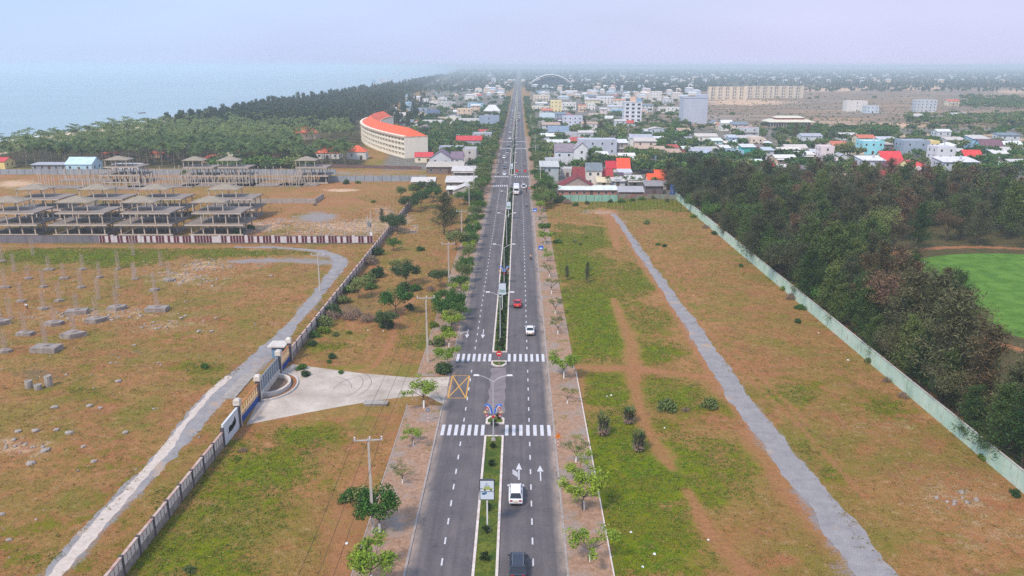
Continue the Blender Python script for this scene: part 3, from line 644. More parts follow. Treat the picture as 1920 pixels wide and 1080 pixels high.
reg('leafy', [broadleaf(41, 7, LM['green'], 2600, (.36,.22), .5, 1.35, .22), broadleaf(42, 7, LM['dark'], 2800, (.36,.22), .5, 1.4, .2), broadleaf(43, 7, LM['olive'], 2200, (.36,.22), .5, 1.3, .22), broadleaf(44, 7, LM['dark'], 2600, (.38,.22), .45, 1.35, .25)])
reg('round', [broadleaf(51, 7, LM['dark'], 900, (.6,.42), .5, 1.5, .18), broadleaf(52, 7, LM['green'], 800, (.6,.42), .5, 1.45, .2), broadleaf(53, 7, LM['olive'], 800, (.6,.42), .5, 1.4, .2), broadleaf(54, 7, LM['dark'], 900, (.6,.42), .42, 1.5, .18)])
reg('bush', [bush(61, 1.6, LM['green']), bush(62, 1.6, LM['dark'], 1700), bush(63, 1.6, LM['olive'], 1200), bush(64, 1.6, LM['weed'], 1100, squash=.5), bush(65, 1.6, LM['dry'], 900, (.5,.05), .6)])
reg('road', KIND['round'])
reg('palm', [palm(71, 10, LM['palm']), palm(72, 9, LM['palm']), palm(73, 11, LM['palm'], 19), palm(74, 8, LM['palm'])])
reg('top', [bush(81, .62, LM['top'], 900, (.14,.1), 1.5), bush(82, .55, LM['top'], 700, (.14,.1), 1.7)])
NAMES = {'cas': ('casuarina_tree','tree'), 'casyoung': ('young_casuarina','tree'), 'street': ('street_tree','tree'), 'leafy': ('leafy_tree','tree'), 'round': ('garden_tree','tree'), 'road': ('roadside_tree','tree'), 'bush': ('bush','bush'), 'palm': ('coconut_palm','palm'), 'top': ('clipped_shrub','shrub')}
PROTO = {}
vr = random.Random(99)
def plant(kind, x, y, sc, label, group=None, var=None, order=None, parts=True, z=0.0, stretch=1.0):
    i = var if var is not None else vr.randrange(len(KIND[kind])); nm, cat = NAMES[kind]
    s = (sc, sc, sc*stretch)
    key = (kind, i, parts)
    if key not in PROTO:
        t_, c_ = KIND[kind][i]
        if parts:
            r = thing(nm, label, cat, (x, y, z), vr.uniform(0, 6.28), group, order); link('stem' if kind in ('bush','top') else 'trunk', t_, r); link('foliage' if kind in ('bush','top') else 'crown', c_, r)
        else:
            r = link(nm, c_, None, (x, y, z)); r.rotation_euler = (0, 0, vr.uniform(0, 6.28)); tag(r, label, cat, group, order)
        r.scale = s; PROTO[key] = r; return r
    return dup(PROTO[key], (x, y, z), vr.uniform(0, 6.28), s, label, cat, group, order)
def plant_px(kind, px, py, hgt, label, base=None, **k):
    """hgt in metres; natural height per kind below"""
    p = P(px, py); NAT = {'cas': 16, 'casyoung': 7, 'street': 5.5, 'leafy': 7, 'round': 7, 'road': 7, 'bush': 1.9, 'palm': 12, 'top': 1.3}
    return plant(kind, p.x, p.y, hgt/NAT[kind], label, **k)
# ---- the wood behind the pale green wall
WX = P(1920, 925).x
spots = []; vr2 = random.Random(3)
def ingolf(x, y, k=1.0): return ((x-135)/(43*k))**2+((y-178)/(46*k))**2 < 1
y = 66.0
while y < 345:
    x = WX+2.2
    while x < WX+135:
        jx, jy = x+vr2.uniform(-1.7, 1.7), y+vr2.uniform(-1.7, 1.7); px, py = Q(jx, jy, 8)
        top = Q(jx, jy, 15)[1]
        vis = px < 2010 and top < 1085
        dense = 1.0 if jx < WX+16 else .8
        if jy > 225: dense = .9 if jx < WX+60 else .8
        if (1828 < px < 2000 and 495 < py < 712) or (jx > WX+24 and 128 < jy < 150): x += 5.6; continue
        if not ingolf(jx, jy, 1.12) and vis and vr2.random() < dense:
            if not (205 < jy < 250 and jx > 92 and vr2.random() < .55): spots.append((jx, jy))
        x += 5.6 if y < 225 else 7.2
    y += 5.6 if y < 225 else 7.2
spots.sort(key=lambda s: s[0]**2+s[1]**2)
TREE_SPOTS_NEAR, rest = spots[:270], spots[270:]
for x, y in TREE_SPOTS_NEAR:
    hh = vr2.uniform(.55, 1.0) if x < WX+7 else vr2.uniform(.66, 1.2); v = vr2.choice([0,0,1,1,1,2,3,4,4,5,5,6,7,8] if x > WX+6 else [4,1,6,8,5,1,9])
    lab = {0:'dark feathery casuarina tree', 1:'broad dark casuarina tree', 2:'brown-tinged casuarina tree', 3:'thin reddish brown casuarina tree', 4:'greener dense casuarina tree', 5:'slender dark casuarina tree', 6:'round-crowned dark feathery tree', 7:'round-crowned brownish feathery tree', 8:'rounded dull green tree', 9:'bright green leafy tree'}[v]
    plant('cas', x, y, hh, lab+' in the wood beyond the pale green wall', 'casuarina trees beyond the pale green wall', v)
def joined(name, mesh_list, pts, label, cat, seed=1):
    random.Random(1)
    """one mass built of many plants: pts = (x, y, scale)"""
    rs = np.random.RandomState(seed); data = []
    for me in mesh_list:
        V = np.empty(len(me.vertices)*3); me.vertices.foreach_get('co', V); k = len(me.polygons[0].vertices); F = np.empty(len(me.loops), np.int64); me.loops.foreach_get('vertex_index', F); data.append((V.reshape(-1, 3), F.reshape(-1, k)))
    mats = []; 
    for me in mesh_list:
        if me.materials[0] not in mats: mats.append(me.materials[0])
    VV, FF, MI, o = [], [], [], 0
    for x, y, s in pts:
        i = rs.randint(len(data)); V, F = data[i]; a = rs.rand()*6.283; ca, sa = math.cos(a), math.sin(a)
        W = np.stack([V[:, 0]*ca-V[:, 1]*sa, V[:, 0]*sa+V[:, 1]*ca, V[:, 2]], -1)*s; W[:, 0] += x; W[:, 1] += y
        VV.append(W); FF.append(F+o); MI.append(np.full(len(F), mats.index(mesh_list[i].materials[0]))); o += len(V)
    me = np_mesh(name, np.concatenate(VV), np.concatenate(FF), mats, np.concatenate(MI))
    ob = link(name, me); tag(ob, label, cat, kind='stuff'); return ob
low_cas = [casuarina(s, 13, LM[k], 420, (1.5,.42))[1] for s, k in ((91,'cas'),(92,'casg'),(93,'casb'))]
if rest: joined('woodland', low_cas, [(x, y, vr2.uniform(.85, 1.2)) for x, y in rest], 'far part of the casuarina woodland behind the golf green', 'woodland')
# eucalyptus with pale forked trunk at the wood edge
t_, c_ = broadleaf(95, 17, LM['olive'], 5200, (.5,.16), .2, .95, .16, mat('pale_bark', srgb(196,184,170), .8, .1, 1.5), 34)
p = P(1644, 473); r = thing('eucalyptus_tree', 'tall yellow-green tree with pale forked trunk at the wood edge', 'tree', p); link('trunk', t_, r); link('crown', c_, r)
t_, c_ = casuarina(96, 18, LM['cas'], 8000, (.6,.12), .34); 
t_, c_ = casuarina(97, 13, LM['casb'], 3600, (.6,.11), .45); p = P(1706, 560); r = thing('leaning_casuarina', 'wide half-bare brown casuarina beside the golf green', 'tree', p); link('trunk', t_, r); link('crown', c_, r)
for k, (px, py, s_) in enumerate(((1765,760,1.35),(1700,690,1.2),(1830,800,1.1),(1905,850,1.05))):
    p = P(px, py); plant('cas', p.x, p.y, s_, 'very tall broad casuarina standing above the wood beside the golf green', 'tall casuarinas by the golf green', (1,0,2,1)[k], 'x')
# ---- coastal palms and casuarinas (west)
cr_ = random.Random(17); palms = []; wood_pts = []
low_palm = [palm(s, h_, LM['palm'], 12, 4.0, 1)[1] for s, h_ in ((101,9),(102,11),(103,10))]
low_fd = [casuarina(s, 12, LM['fardark'], 260, (2.0,.7))[1] for s in (111,112)]+[broadleaf(113, 9, LM['fardark'], 220, (1.5,1.0), .5, 1.6, .15)[1]]
y = Yp(312)
while y < 5200:
    st = 6.2 if y < 620 else 7.5 if y < 1000 else 13 if y < 1800 else 22
    x = float(coast_x(y))+(52 if y < 900 else 40)
    while x < -20:
        jx, jy = x+cr_.uniform(-2.6, 2.6), y+cr_.uniform(-2.6, 2.6); px, py = Q(jx, jy)
        lim = 662 if py > 262 else 662 if py > 225 else 700+(225-py)*1.6
        if -60 < px < lim and not (505 < px < 605 and 250 < py < 262) and not (560 < px < 700 and 272 < py < 300):
            zone = px < 60+ (318-py)*9 
            isp = (py > 256-cr_.uniform(0, 22)) if px < 520 else (py > 246)
            if isp: palms.append((jx, jy, cr_.uniform(.75, 1.15)))
            else: wood_pts.append((jx, jy, cr_.uniform(.85, 1.35)*(1.15 if y > 1000 else 1)))
        x += st
    y += st
palms.sort(key=lambda s: s[0]**2+s[1]**2)
for x, y, s in palms[:290]: plant('palm', x, y, s, 'coconut palm in the dense grove between the building site and the beach', 'coconut palms behind the beach')
joined('palm_grove', low_palm, palms[290:], 'far dense part of the coconut grove behind the beach', 'palm grove', 2)
joined('coastal_woodland', low_fd, wood_pts, 'dark casuarina woodland along the coast', 'woodland', 3)
# ================================================================ perimeter wall, gate and drive (west)
stone = mat('rubble_stone', srgb(170,156,148), .9, .1, 1.5, col2=srgb(118,108,104)); panelm = mat('wall_panel', srgb(236,226,220), .85, .1, 1.2, col2=srgb(200,182,174))
cop = mat('wall_coping', srgb(176,128,116), .85, .15, 1.0, col2=srgb(206,190,182)); dpost = mat('dark_post', srgb(92,86,92), .85, .15, 2); conc = mat('concrete', srgb(176,168,160), .85, .1, .8, col2=srgb(138,128,122))
concl = mat('concrete_light', srgb(206,202,198), .85, .08, .8, col2=srgb(176,170,166)); concd = mat('concrete_dark', srgb(122,112,108), .9, .1, .5, col2=srgb(90,84,84))
WWX = P(232,1080).x
WB = [P(455,800).y, P(488,752).y, P(527,702).y, P(551,677).y]
yS = P(425,838).y
def perimeter(y0, y1, label, hgt=2.35):
    r = thing('perimeter_wall', label, 'wall', (WWX, y0, 0)); L = y1-y0
    obj('stone_base', MB().box(-.14,.14,0,L,-.2,1.05), stone, r)
    n = int(L/3.7); st = L/n
    pm = MB().box(-.08,.08,.14,st-.14,1.05,hgt-.12)
    for k in range(4): pm.box(.08,.10,.14+k*(st-.28)/4,.20+k*(st-.28)/4,1.05,hgt-.12,1)
    pme = pm.mesh('panel', [panelm, dpost]); po = MB().box(-.2,.2,-.14,.14,-.2,hgt+.12).mesh('post', dpost)
    for i in range(n):
        link('panel', pme, r, (0, i*st, 0)); link('post', po, r, (0, i*st, 0))
    obj('coping', MB().box(-.17,.17,0,L,hgt-.12,hgt), cop, r); return r
perimeter(32, yS, 'long stone and panel perimeter wall south of the entrance gate')
perimeter(WB[3]+.4, P(768,384).y, 'long stone and panel perimeter wall north of the entrance gate')
gr = thing('sign_wall', 'white wall panel with black lettering beside the entrance gate', 'wall', (WWX, yS, 0)); L = WB[0]-yS
obj('panel', MB().box(-.15,.15,.2,L-.3,-.1,3.3), mat('sign_white', srgb(214,218,224), .7, .05, 1), gr)
obj('post', MB().box(-.22,.22,-.2,.2,-.1,2.9), dpost, gr)
lt = MB(); rg = random.Random(4)
for k in range(11):
    yy = L*.30+k*L*.038; z = 1.25+.1*rg.uniform(-1,1); t = .12*math.sin(k)
    lt.tube([(.17,yy,z),(.17,yy+.18,z+.75+t),(.17,yy+.3,z+.2),(.17,yy+.42,z+.8)], .055, 4)
lt.tube([(.17,L*.27,1.3),(.17,L*.5,1.15),(.17,L*.75,1.5)], .07, 4); lt.tube([(.17,L*.66,1.9),(.17,L*.7,2.5),(.17,L*.74,1.7)], .09, 4)
obj('lettering', lt, mat('black_paint', srgb(24,24,28), .6), gr)
whitec = mat('white_render', srgb(222,216,208), .8, .06, .8, col2=srgb(190,178,168)); orange = mat('orange_rail', srgb(216,140,84), .7, .15, 1); bluep = mat('blue_panel', srgb(34,74,150), .6, .12, 1); gp = mat('grey_louvre', srgb(158,168,176), .5, .08, 2); cream = mat('cream_infill', srgb(222,190,150), .8, .15, 1.5)
g = thing('entrance_gate', 'entrance gate with capped pillars, blue and orange railings and grey panel', 'gate', (WWX, WB[0], 0)); o0 = WB[0]
for k, yy in enumerate(WB):
    pl = obj('pillar', MB().box(-.32,.32,yy-o0-.32,yy-o0+.32,-.1,3.6), dpost, g)
    obj('pillar_edge', MB().box(.325,.36,yy-o0+.1,yy-o0+.34,0,3.5), whitec, pl)
    obj('pillar_cap', MB().box(-.48,.48,yy-o0-.48,yy-o0+.48,3.6,4.35).frustum(0,yy-o0,4.35,4.55,.48,.48,.3,.3), whitec, pl)
for a, b in ((WB[0], WB[1]), (WB[2], WB[3])):
    a, b = a-o0+.34, b-o0-.34
    obj('blue_panel', MB().box(-.06,.06,a,b,.1,1.15), bluep, g)
    m_ = MB(); m_.box(-.05,.05,a,b,1.15,1.75); n = 9
    for k in range(n): yy = a+(b-a)*(k+.5)/n; m_.box(-.05,.05,yy-.09,yy+.09,1.75,2.95)
    obj('railing', m_, cream, g); obj('top_rail', MB().tube([(0,a,3.05),(0,b,3.05)], .12, 6), orange, g)
a, b = WB[1]-o0+.34, WB[2]-o0-.34
obj('base_wall', MB().box(-.2,.2,a,b,-.1,1.2), whitec, g)
m_ = MB().box(-.05,.05,a,b,1.25,3.5)
for k in range(10): yy = a+(b-a)*k/9; m_.box(.05,.12,yy-.06 if k else yy,yy+.06 if k < 9 else yy,1.25,3.5,1)
obj('louvre_panel', m_, [gp, mat('grey_frame', srgb(120,128,136), .6)], g)
# semicircular basin
cy = (WB[1]+WB[2])/2; f = thing('fountain_basin', 'dry semicircular concrete basin at the foot of the gate', 'basin', (WWX+.2, cy, 0)); Rr = (WB[2]-WB[1])/2
def arc(r0, r1, z0, z1):
    m_ = MB(); n = 22; vs = []
    for i in range(n+1):
        t = -math.pi/2+math.pi*i/n; c_, s_ = math.cos(t)*.72, math.sin(t)
        vs += [(r0*c_, r0*s_, z0), (r1*c_, r1*s_, z0), (r1*c_, r1*s_, z1), (r0*c_, r0*s_, z1)]
    fs = []
    for i in range(n):
        o = 4*i
        for k in range(4): fs.append((o+k, o+(k+1) % 4, o+4+(k+1) % 4, o+4+k))
    return m_.add(vs, fs)
obj('inner_rim', arc(Rr*.66, Rr*.76, 0, .75), whitec, f); obj('outer_rim', arc(Rr*.98, Rr*1.04, 0, .3), concl, f)
obj('planting_bed', arc(Rr*.84, Rr*.975, 0, .16), mat('rust_soil', srgb(150,100,62), .9, .15, 1.5), f); obj('channel', arc(Rr*.77, Rr*.835, 0, .05), concd, f)
m_ = MB(); n = 16; m_.prism([(0.0,-Rr*.655)]+[(Rr*.655*.72*math.cos(-math.pi/2+math.pi*i/n), Rr*.655*math.sin(-math.pi/2+math.pi*i/n)) for i in range(1, n)]+[(0.0,Rr*.655)], .0, .12); obj('basin_floor', m_, mat('basin_dirt', srgb(126,104,90), .9, .15, 1.5), f)
# guard booth and slabs
p = P(540, 662); gb = thing('guard_booth', 'small guard booth with a flat white roof behind the gate', 'booth', (P(524,668).x, P(524,668).y, 0)); obj('wall', MB().box(-1.0,1.0,-1.2,1.2,0,2.3), mat('booth_blue', srgb(120,150,180), .7), gb); obj('roof', MB().box(-1.6,1.6,-1.7,1.7,2.3,2.5), whitec, gb)
for q in (-.7, .6): obj('window', MB().box(1.0,1.04,q-.35,q+.35,1.0,1.8), mat('dark_glass', (.03,.04,.05), .2, spec=.6), gb)
p = P(452,724); sb = obj('concrete_strip', MB().box(-1.1,1.1,-5.5,5.5,-.05,.18), conc); sb.location = (p.x-.3, p.y, 0); tag(sb, 'flat concrete strip on the ground behind the gate', 'slab')
p = P(705, 759); sb = obj('drain_cover', MB().box(-1.7,1.7,-.55,.55,-.05,.35).box(-1.9,1.9,-.7,.7,.35,.45), conc); sb.location = p; tag(sb, 'raised concrete drain cover beside the driveway', 'drain')
# ================================================================ maroon fence and block wall
maroon = mat('maroon_sheet', srgb(104,44,54), .8, .2, .6, col2=srgb(84,40,50)); fwhite = mat('fence_white', srgb(208,200,204), .8, .1, .8)
fy = P(500,457).y; fx0, fx1 = P(186,457).x, P(700,457).x
fr = thing('maroon_fence', 'long fence of maroon and white sheets behind the gravel track', 'fence', (fx0, fy, 0)); L = fx1-fx0
obj('base', MB().box(0,L,-.12,.12,-.1,.35), concd, fr); obj('top_beam', MB().box(0,L,-.1,.1,2.35,2.5), concd, fr)
rg = random.Random(8); n = 92; st = L/n
for i in range(n):
    big = i % 9 == 4
    c_ = fwhite if (big or rg.random() < .22) else maroon
    obj('panel', MB().box(i*st+.08,(i+1)*st-.08,-.05-(.08 if big else 0),.05+(.08 if big else 0),.35,2.35+(.3 if big else 0)), c_, fr)
m_ = MB()
for i in range(n+1): m_.box(i*st-.07,i*st+.07,-.09,.09,.35,2.35)
obj('uprights', m_, fwhite, fr)
gx0 = P(-60,457).x; bw = thing('block_wall', 'low weathered grey block wall west of the maroon fence', 'wall', (gx0, fy+.6, 0)); obj('blocks', MB().box(0,fx0-gx0-.2,-.15,.15,-.1,2.3), mat('grey_block', srgb(128,124,130), .9, .12, .5, col2=srgb(98,96,104), streak=True), bw); obj('coping', MB().box(0,fx0-gx0-.2,-.2,.2,2.3,2.42), concd, bw)
# far grey fences
fgm = mat('fence_grey', srgb(158,164,172), .7, .08, .3, col2=srgb(134,142,152))
def farfence(pa, pb, h_, label, m=fgm, step=4.0, name='sheet_fence'):
    p, q = P(*pa), P(*pb); d = q-p; L = d.length; r = thing(name, label, 'fence', p, math.atan2(d.y, d.x)); obj('sheeting', MB().box(0,L,-.05,.05,-.05,h_), m, r)
    n = min(95, int(L/step)); pm = MB().box(-.08,.08,-.1,.1,-.05,h_+.15).mesh('post', concd)
    for i in range(n+1): link('post', pm, r, (L*i/n, 0, 0))
farfence((-60,327), (630,327), 2.6, 'long pale grey sheet fence in front of the coconut grove')
farfence((600,341), (800,340), 2.8, 'pale grey sheet fence right of the concrete shells')
farfence((560,312), (790,318), 1.6, 'low dirty wall in front of the orange-roofed villas', mat('old_wall', srgb(128,96,92), .9, .1, .3, col2=srgb(100,84,84)), 6, 'boundary_wall')
tealm = mat('fence_teal', srgb(150,192,176), .75, .08, .4, col2=srgb(120,164,146), streak=True)
farfence((1055,378), (1158,378), 2.7, 'pale green sheet fence in front of the maroon-gabled house', tealm, 3)
farfence((1160,372), (1268,374), 1.9, 'low green and maroon fence at the end of the east field', mat('fence_mix', srgb(120,150,138), .8, .1, .3, col2=srgb(140,84,78)), 3)
# east green wall
gwm = bpy.data.materials.new('green_wall'); gwm.use_nodes = True; h = NODES(gwm)
col = h.mix(h.rng(h.noise(.25, 5, .6), .35, .65), srgb(204,222,208), srgb(176,204,186)); col = h.mix(h.rng(h.noise(.5, 6, .75, (1, 1, .5)), .56, .68, 0, .75), col, srgb(132,140,88)); col = h.mix(h.rng(h.noise(.9, 5, .7, (1, 1, .3)), .6, .7, 0, .6), col, srgb(128,112,96))
h.n.links.new(col, h.b.inputs['Base Color'])
gy0, gy1 = 58.0, P(1300,405).y+40; ew = thing('green_wall', 'long stained pale green boundary wall along the casuarina wood', 'wall', (WX, gy0, 0)); L = gy1-gy0; n = 86; st = L/n
pcap = mat('wall_cap', srgb(196,190,186), .85, .1, 1)
rg = random.Random(12)
for i in range(n):
    hh = 2.6+rg.uniform(-.06,.06)
    s_ = obj('panel', MB().box(-.1,.1,i*st+.02,(i+1)*st-.02,-.2,hh), gwm, ew)
m_ = MB()
for i in range(n+1): m_.box(-.16,.16,i*st-.06,i*st+.06,-.2,2.75)
obj('posts', m_, mat('wall_post', srgb(190,200,186), .8, .1, 1), ew); obj('cap', MB().box(-.14,.14,0,L,2.68,2.76), pcap, ew)
# ================================================================ unfinished concrete villas
slabm = mat('old_slab', srgb(160,146,136), .9, .1, .35, col2=srgb(114,104,100)); roofc = mat('old_roof', srgb(166,154,138), .9, .08, .5, col2=srgb(134,124,112)); colm = mat('raw_column_lit_edge', srgb(196,182,168), .9, .1, .8)
SH = {}
def shell_parts():
    W, D = 19.0, 13.0
    pl = MB().box(-W/2,W/2,0,D,-.1,.55).box(-W/2-.3,W/2+.3,-.3,-.05,.2,.75)
    s1 = MB().box(-W/2-1.2,W/2+.9,-1.2,D+.8,3.55,3.95).box(-W/2-1.2,-W/2-.9,-1.2,D+.8,3.95,4.1)
    s2 = MB().box(-W/2+1.5,W/2+.2,-.6,D+.6,7.2,7.55)
    cs = MB().box(-.2,.2,-.2,.2,.4,3.55).mesh('column', colm); cu = MB().box(-.17,.17,-.17,.17,3.95,7.2).mesh('column', colm); ct = MB().box(-.15,.15,-.15,.15,7.55,10.3).mesh('column', colm)
    rf = MB(); a, b = 6.2, 4.2; cx, cy_ = -3.2, 6.5
    rf.add([(cx-a,cy_-b,10.3),(cx+a,cy_-b,10.3),(cx+a,cy_+b,10.3),(cx-a,cy_+b,10.3),(cx-a,cy_-b,10.45),(cx+a,cy_-b,10.45),(cx+a,cy_+b,10.45),(cx-a,cy_+b,10.45),(cx-1.0,cy_,12.0),(cx+1.0,cy_,12.0)],
        [(3,2,1,0),(0,1,5,4),(1,2,6,5),(2,3,7,6),(3,0,4,7),(4,5,9,8),(5,6,9),(6,7,8,9),(7,4,8)])
    s1.box(-W/2-1.2,W/2+.9,-1.24,-1.205,3.5,3.95,1); s2.box(-W/2+1.5,W/2+.2,-.64,-.605,7.15,7.55,1); pl.box(-W/2-.3,W/2+.3,-.34,-.305,.2,.75,1)  # pale front strips paint in the light on slab and plinth edges
    return (pl.mesh('plinth', [slabm, colm]), s1.mesh('floor_slab', [slabm, colm]), s2.mesh('floor_slab', [slabm, colm]), cs, cu, ct, rf.mesh('roof', roofc), W, D)
SHP = shell_parts()
def shell(px, py, label, lower=True, sx=1.0, roof=True, upper=True):
    p = P(px, py); r = thing('concrete_shell', label, 'unfinished house', p); r.scale = (sx, sx, 1); pl, s1, s2, cs, cu, ct, rf, W, D = SHP
    link('plinth', pl, r); link('floor_slab', s1, r)
    if upper: link('floor_slab', s2, r)
    for j, yy in enumerate((.1, D*.5, D-.2)):
        for k, xx in enumerate((-8.8,-4.6,-.4,4.2,8.8)):
            link('column', cs, r, (xx, yy, 0))
            if k > 0 or j > 1: 
                if upper: link('column', cu, r, (xx-.3, yy, 0))
    if roof:
        link('roof', rf, r)
        for xx, yy in ((-8.6,2.9),(-3.2,2.9),(2.2,2.9),(-8.6,10.1),(-3.2,10.1),(2.2,10.1)): link('column', ct, r, (xx, yy, 0))
    return r
for k, px in enumerate((22, 152, 274, 406)): shell(px, 443, 'two-storey raw concrete house shell with pyramid roof in the front row, %s' % ('leftmost','second from the left','third from the left','rightmost')[k], sx=.88)
for k, px in enumerate((72, 190, 300, 432)): shell(px, 413, 'two-storey raw concrete house shell with pyramid roof in the second row, %s' % ('leftmost','second from the left','third from the left','rightmost')[k], sx=.88)
for k, (px, py) in enumerate(((228,344),(372,345),(437,345),(583,345))): shell(px, py, 'raw concrete house shell by the far grey fence, %s' % ('leftmost','second from the left','third from the left','rightmost')[k], sx=.8 if k else .9)
# columns still without floors
cm_ = MB().box(-.13,.13,-.13,.13,0,4.4).mesh('column', colm); cmt = MB().box(-.12,.12,-.12,.12,0,6.4).mesh('column', colm)
rg = random.Random(31)
for k, (px, py, nx, ny, sx_, sy_) in enumerate(((130,354,9,3,3.4,4),(205,356,9,3,3.2,5),(300,352,10,3,3.0,5),(410,350,11,3,3.0,5),(500,350,11,3,3.0,5),(560,349,6,3,3.0,5),(165,340,8,2,3.4,5),(330,338,10,2,3.6,5),(500,338,10,2,3.6,5))):
    p = P(px, py); r = thing('column_frame', 'bare concrete columns standing on a low plinth at the back of the site', 'foundation', (p.x, p.y, 0), 0, 'bare column frames of the building site', 'x')
    obj('ground_beam', MB().box(-nx*sx_/2-.5,nx*sx_/2-.7,-.6,ny*sy_-sy_+.6,-.1,.35), slabm, r)
    for i in range(nx):
        for j in range(ny):
            if rg.random() < .88: link('column', cm_ if rg.random() < .6 else cmt, r, (-nx*sx_/2+i*sx_, j*sy_, .3))
p = P(440, 381); r = thing('retaining_wall', 'low concrete wall enclosing a green plot behind the shells', 'wall', p); obj('wall', MB().box(-12,32,-.15,.15,-.1,1.8).box(31.7,32,.15,14,-.1,1.8), conc, r)
# ================================================================ pile caps with rebar
rebar = mat('rebar', srgb(176,156,150), .8, .15, 1.0); capm = mat('pile_cap', srgb(172,160,152), .85, .06, 1.0, col2=srgb(122,112,108))
def footing(px, py, w_, kind, hb, k):
    p = P(px, py); s = (py-124)*.01853; r0 = w_/s/2*rg.uniform(.66, .82)
    r = thing('pile_cap', {'hex':'concrete pile cap with upright rebar in the west field','bare':'rebar cluster rising from the ground in the west field'}[kind], 'pile cap', p, rg.uniform(-.3,.3), 'pile caps with rebar in the west field', 'y')
    hh = min(1.1, r0*.42)
    if kind == 'hex':
        pts = [(-1,-.5),(.15,-.85),(.9,-.35),(1,.45),(-.1,.8),(-.9,.4)] if k % 3 == 0 else [(-1,-.6),(1,-.6),(1,.6),(-1,.6)] if k % 3 == 1 else [(-.9,-.7),(.2,-.8),(1,.3),(-.7,.7)]
        obj('cap', MB().prism([(x*r0, y*r0) for x, y in pts], -.15, hh), capm, r); obj('cap_hollow', MB().prism([(x*r0*.22, y*r0*.22) for x, y in pts], hh-.02, hh+.01), concd, r)
    else: hh = 0; obj('cap', MB().prism([(-.5,-.4),(.5,-.4),(.5,.4),(-.5,.4)], -.1, .12), capm, r)
    m_ = MB(); q = .34
    B = [(-q,-q),(0,-q),(q,-q),(q,0),(q,q),(0,q),(-q,q),(-q,0)]
    for x, y in B: m_.tube([(x,y,hh-.1),(x+rg.uniform(-.08,.08),y,hh+hb*rg.uniform(.85,1.05))], .03, 3)
    z = hh+.3
    while z < hh+hb*.75:
        for a_, b_ in zip(((-q,-q),(q,-q),(q,q),(-q,q)), ((q,-q),(q,q),(-q,q),(-q,-q))): m_.tube([(*a_,z),(*b_,z)], .014, 3, cap=False)
        z += .45
    obj('rebar', m_, rebar, r)
FT = [(5,488,18),(92,504,20),(156,503,18),(54,520,21),(120,520,21),(187,518,20),(222,502,15),(10,537,22),(82,536,22),(152,537,21),(40,563,22),(112,562,22),(82,577,22),(145,585,45),(0,605,60),(102,606,45),(48,625,42),
  (182,600,46),(220,577,42),(295,580,47),(290,542,26),(318,524,26),(88,655,60),(140,628,56),(10,657,34),(253,521,16)]
for k, (px, py, w_) in enumerate(FT): footing(px, py+3, w_, 'hex', rg.uniform(3.6, 5.2), k)
for px, py in ((27,508),(252,522),(62,478),(302,498),(250,478),(185,560),(221,540),(20,597)): footing(px, py, 10, 'bare', rg.uniform(4.5, 6), 0)
# loose stones
stm = mat('pale_boulder', srgb(182,172,164), .9, .08, 2, col2=srgb(128,116,110))
def boulder(px, py, w_, label='pale concrete lump lying in the west field', kind='rock', grp='concrete lumps in the west field'):
    p = P(px, py); s = (py-124)*.01853; r0 = w_/s/2; m_ = MB(); rgl = random.Random(int(px*7+py)); 
    m_.lathe([(r0*.7,-.05),(r0*1.0,r0*.1),(r0*.9,r0*.45),(r0*.5,r0*.62)], 7)
    m_.v = [(x*rgl.uniform(.85,1.15), y*rgl.uniform(.8,1.1), z*rgl.uniform(.9,1.1)) for x, y, z in m_.v]
    o = obj('boulder', m_, stm); o.location = p; tag(o, label, kind, grp, 'y')
for q in ((102,765,14),(168,762,13),(188,766,10),(34,810,13),(67,809,15),(106,807,12),(130,813,16),(58,870,18),(176,866,12),(85,846,16),(4,965,12),(17,1013,11),(264,593,9),(340,597,9),(348,593,8),(405,597,8),(373,622,10),(397,622,9),(252,648,8),(222,716,13),(208,681,7),(296,681,6),(508,518,9),(235,812,12),(157,838,10),(289,767,7)): boulder(*q)
for q, hh in (((55,727),1.3),((72,730),.9),((92,724),1.9)):
    p = P(*q); o = obj('concrete_stub', MB().lathe([(.62,-.1),(.6,hh),(.45,hh),(.45,hh-.1)], 10), conc); o.location = p; tag(o, 'round concrete pile stub in the west field', 'pile stub', 'pile stubs in the west field', 'x')
# ================================================================ street furniture
steel = mat('galvanised_steel', srgb(196,198,202), .5, .06, 1, metal=.2); poleg = mat('pole_concrete', srgb(186,178,170), .85, .1, 1.5); redp = mat('red_paint', srgb(206,44,44), .6, .05, 1); bluesign = mat('blue_sign', srgb(34,110,206), .5, .05, 1); orsign = mat('orange_sign', srgb(240,140,40), .5, .05, 1); blackp = mat('black_plastic', (.02,.02,.022), .5, .1, 1); whitep = mat('white_paint', srgb(232,232,234), .6, .03, 1); porcelain = mat('insulator', srgb(222,214,206), .4, .05, 1)
def lamp(y, first, n):
    if first is None:
        r = thing('street_lamp', 'tall double-armed street lamp on the median strip', 'street lamp', (MC-.05, y, .12), 0, 'street lamps along the median', 'y')
        obj('pole', MB().tube([(0,0,0),(0,0,9.2)], [.11,.06], 8), steel, r); obj('base_plate', MB().frustum(0,0,0,.25,.35,.35,.22,.22), conc, r)
        for s in (-1, 1):
            a_ = obj('arm', MB().tube([(0,0,8.9),(s*.5,0,9.35),(s*1.3,0,9.75),(s*2.1,0,9.95)], [.05,.05,.04,.04], 6), steel, r)
            obj('lamp_head', MB().frustum(s*2.35,0,9.9,10.05,.42,.15,.34,.11), whitep, a_)
        return r
    return dup(first, (MC-.05, y, .12), 0, order='y')
ly = P(924,826).y; l0 = lamp(ly, None, 0); k = 1
while ly+42.9*k < 1500: lamp(ly+42.9*k, l0, k); k += 1
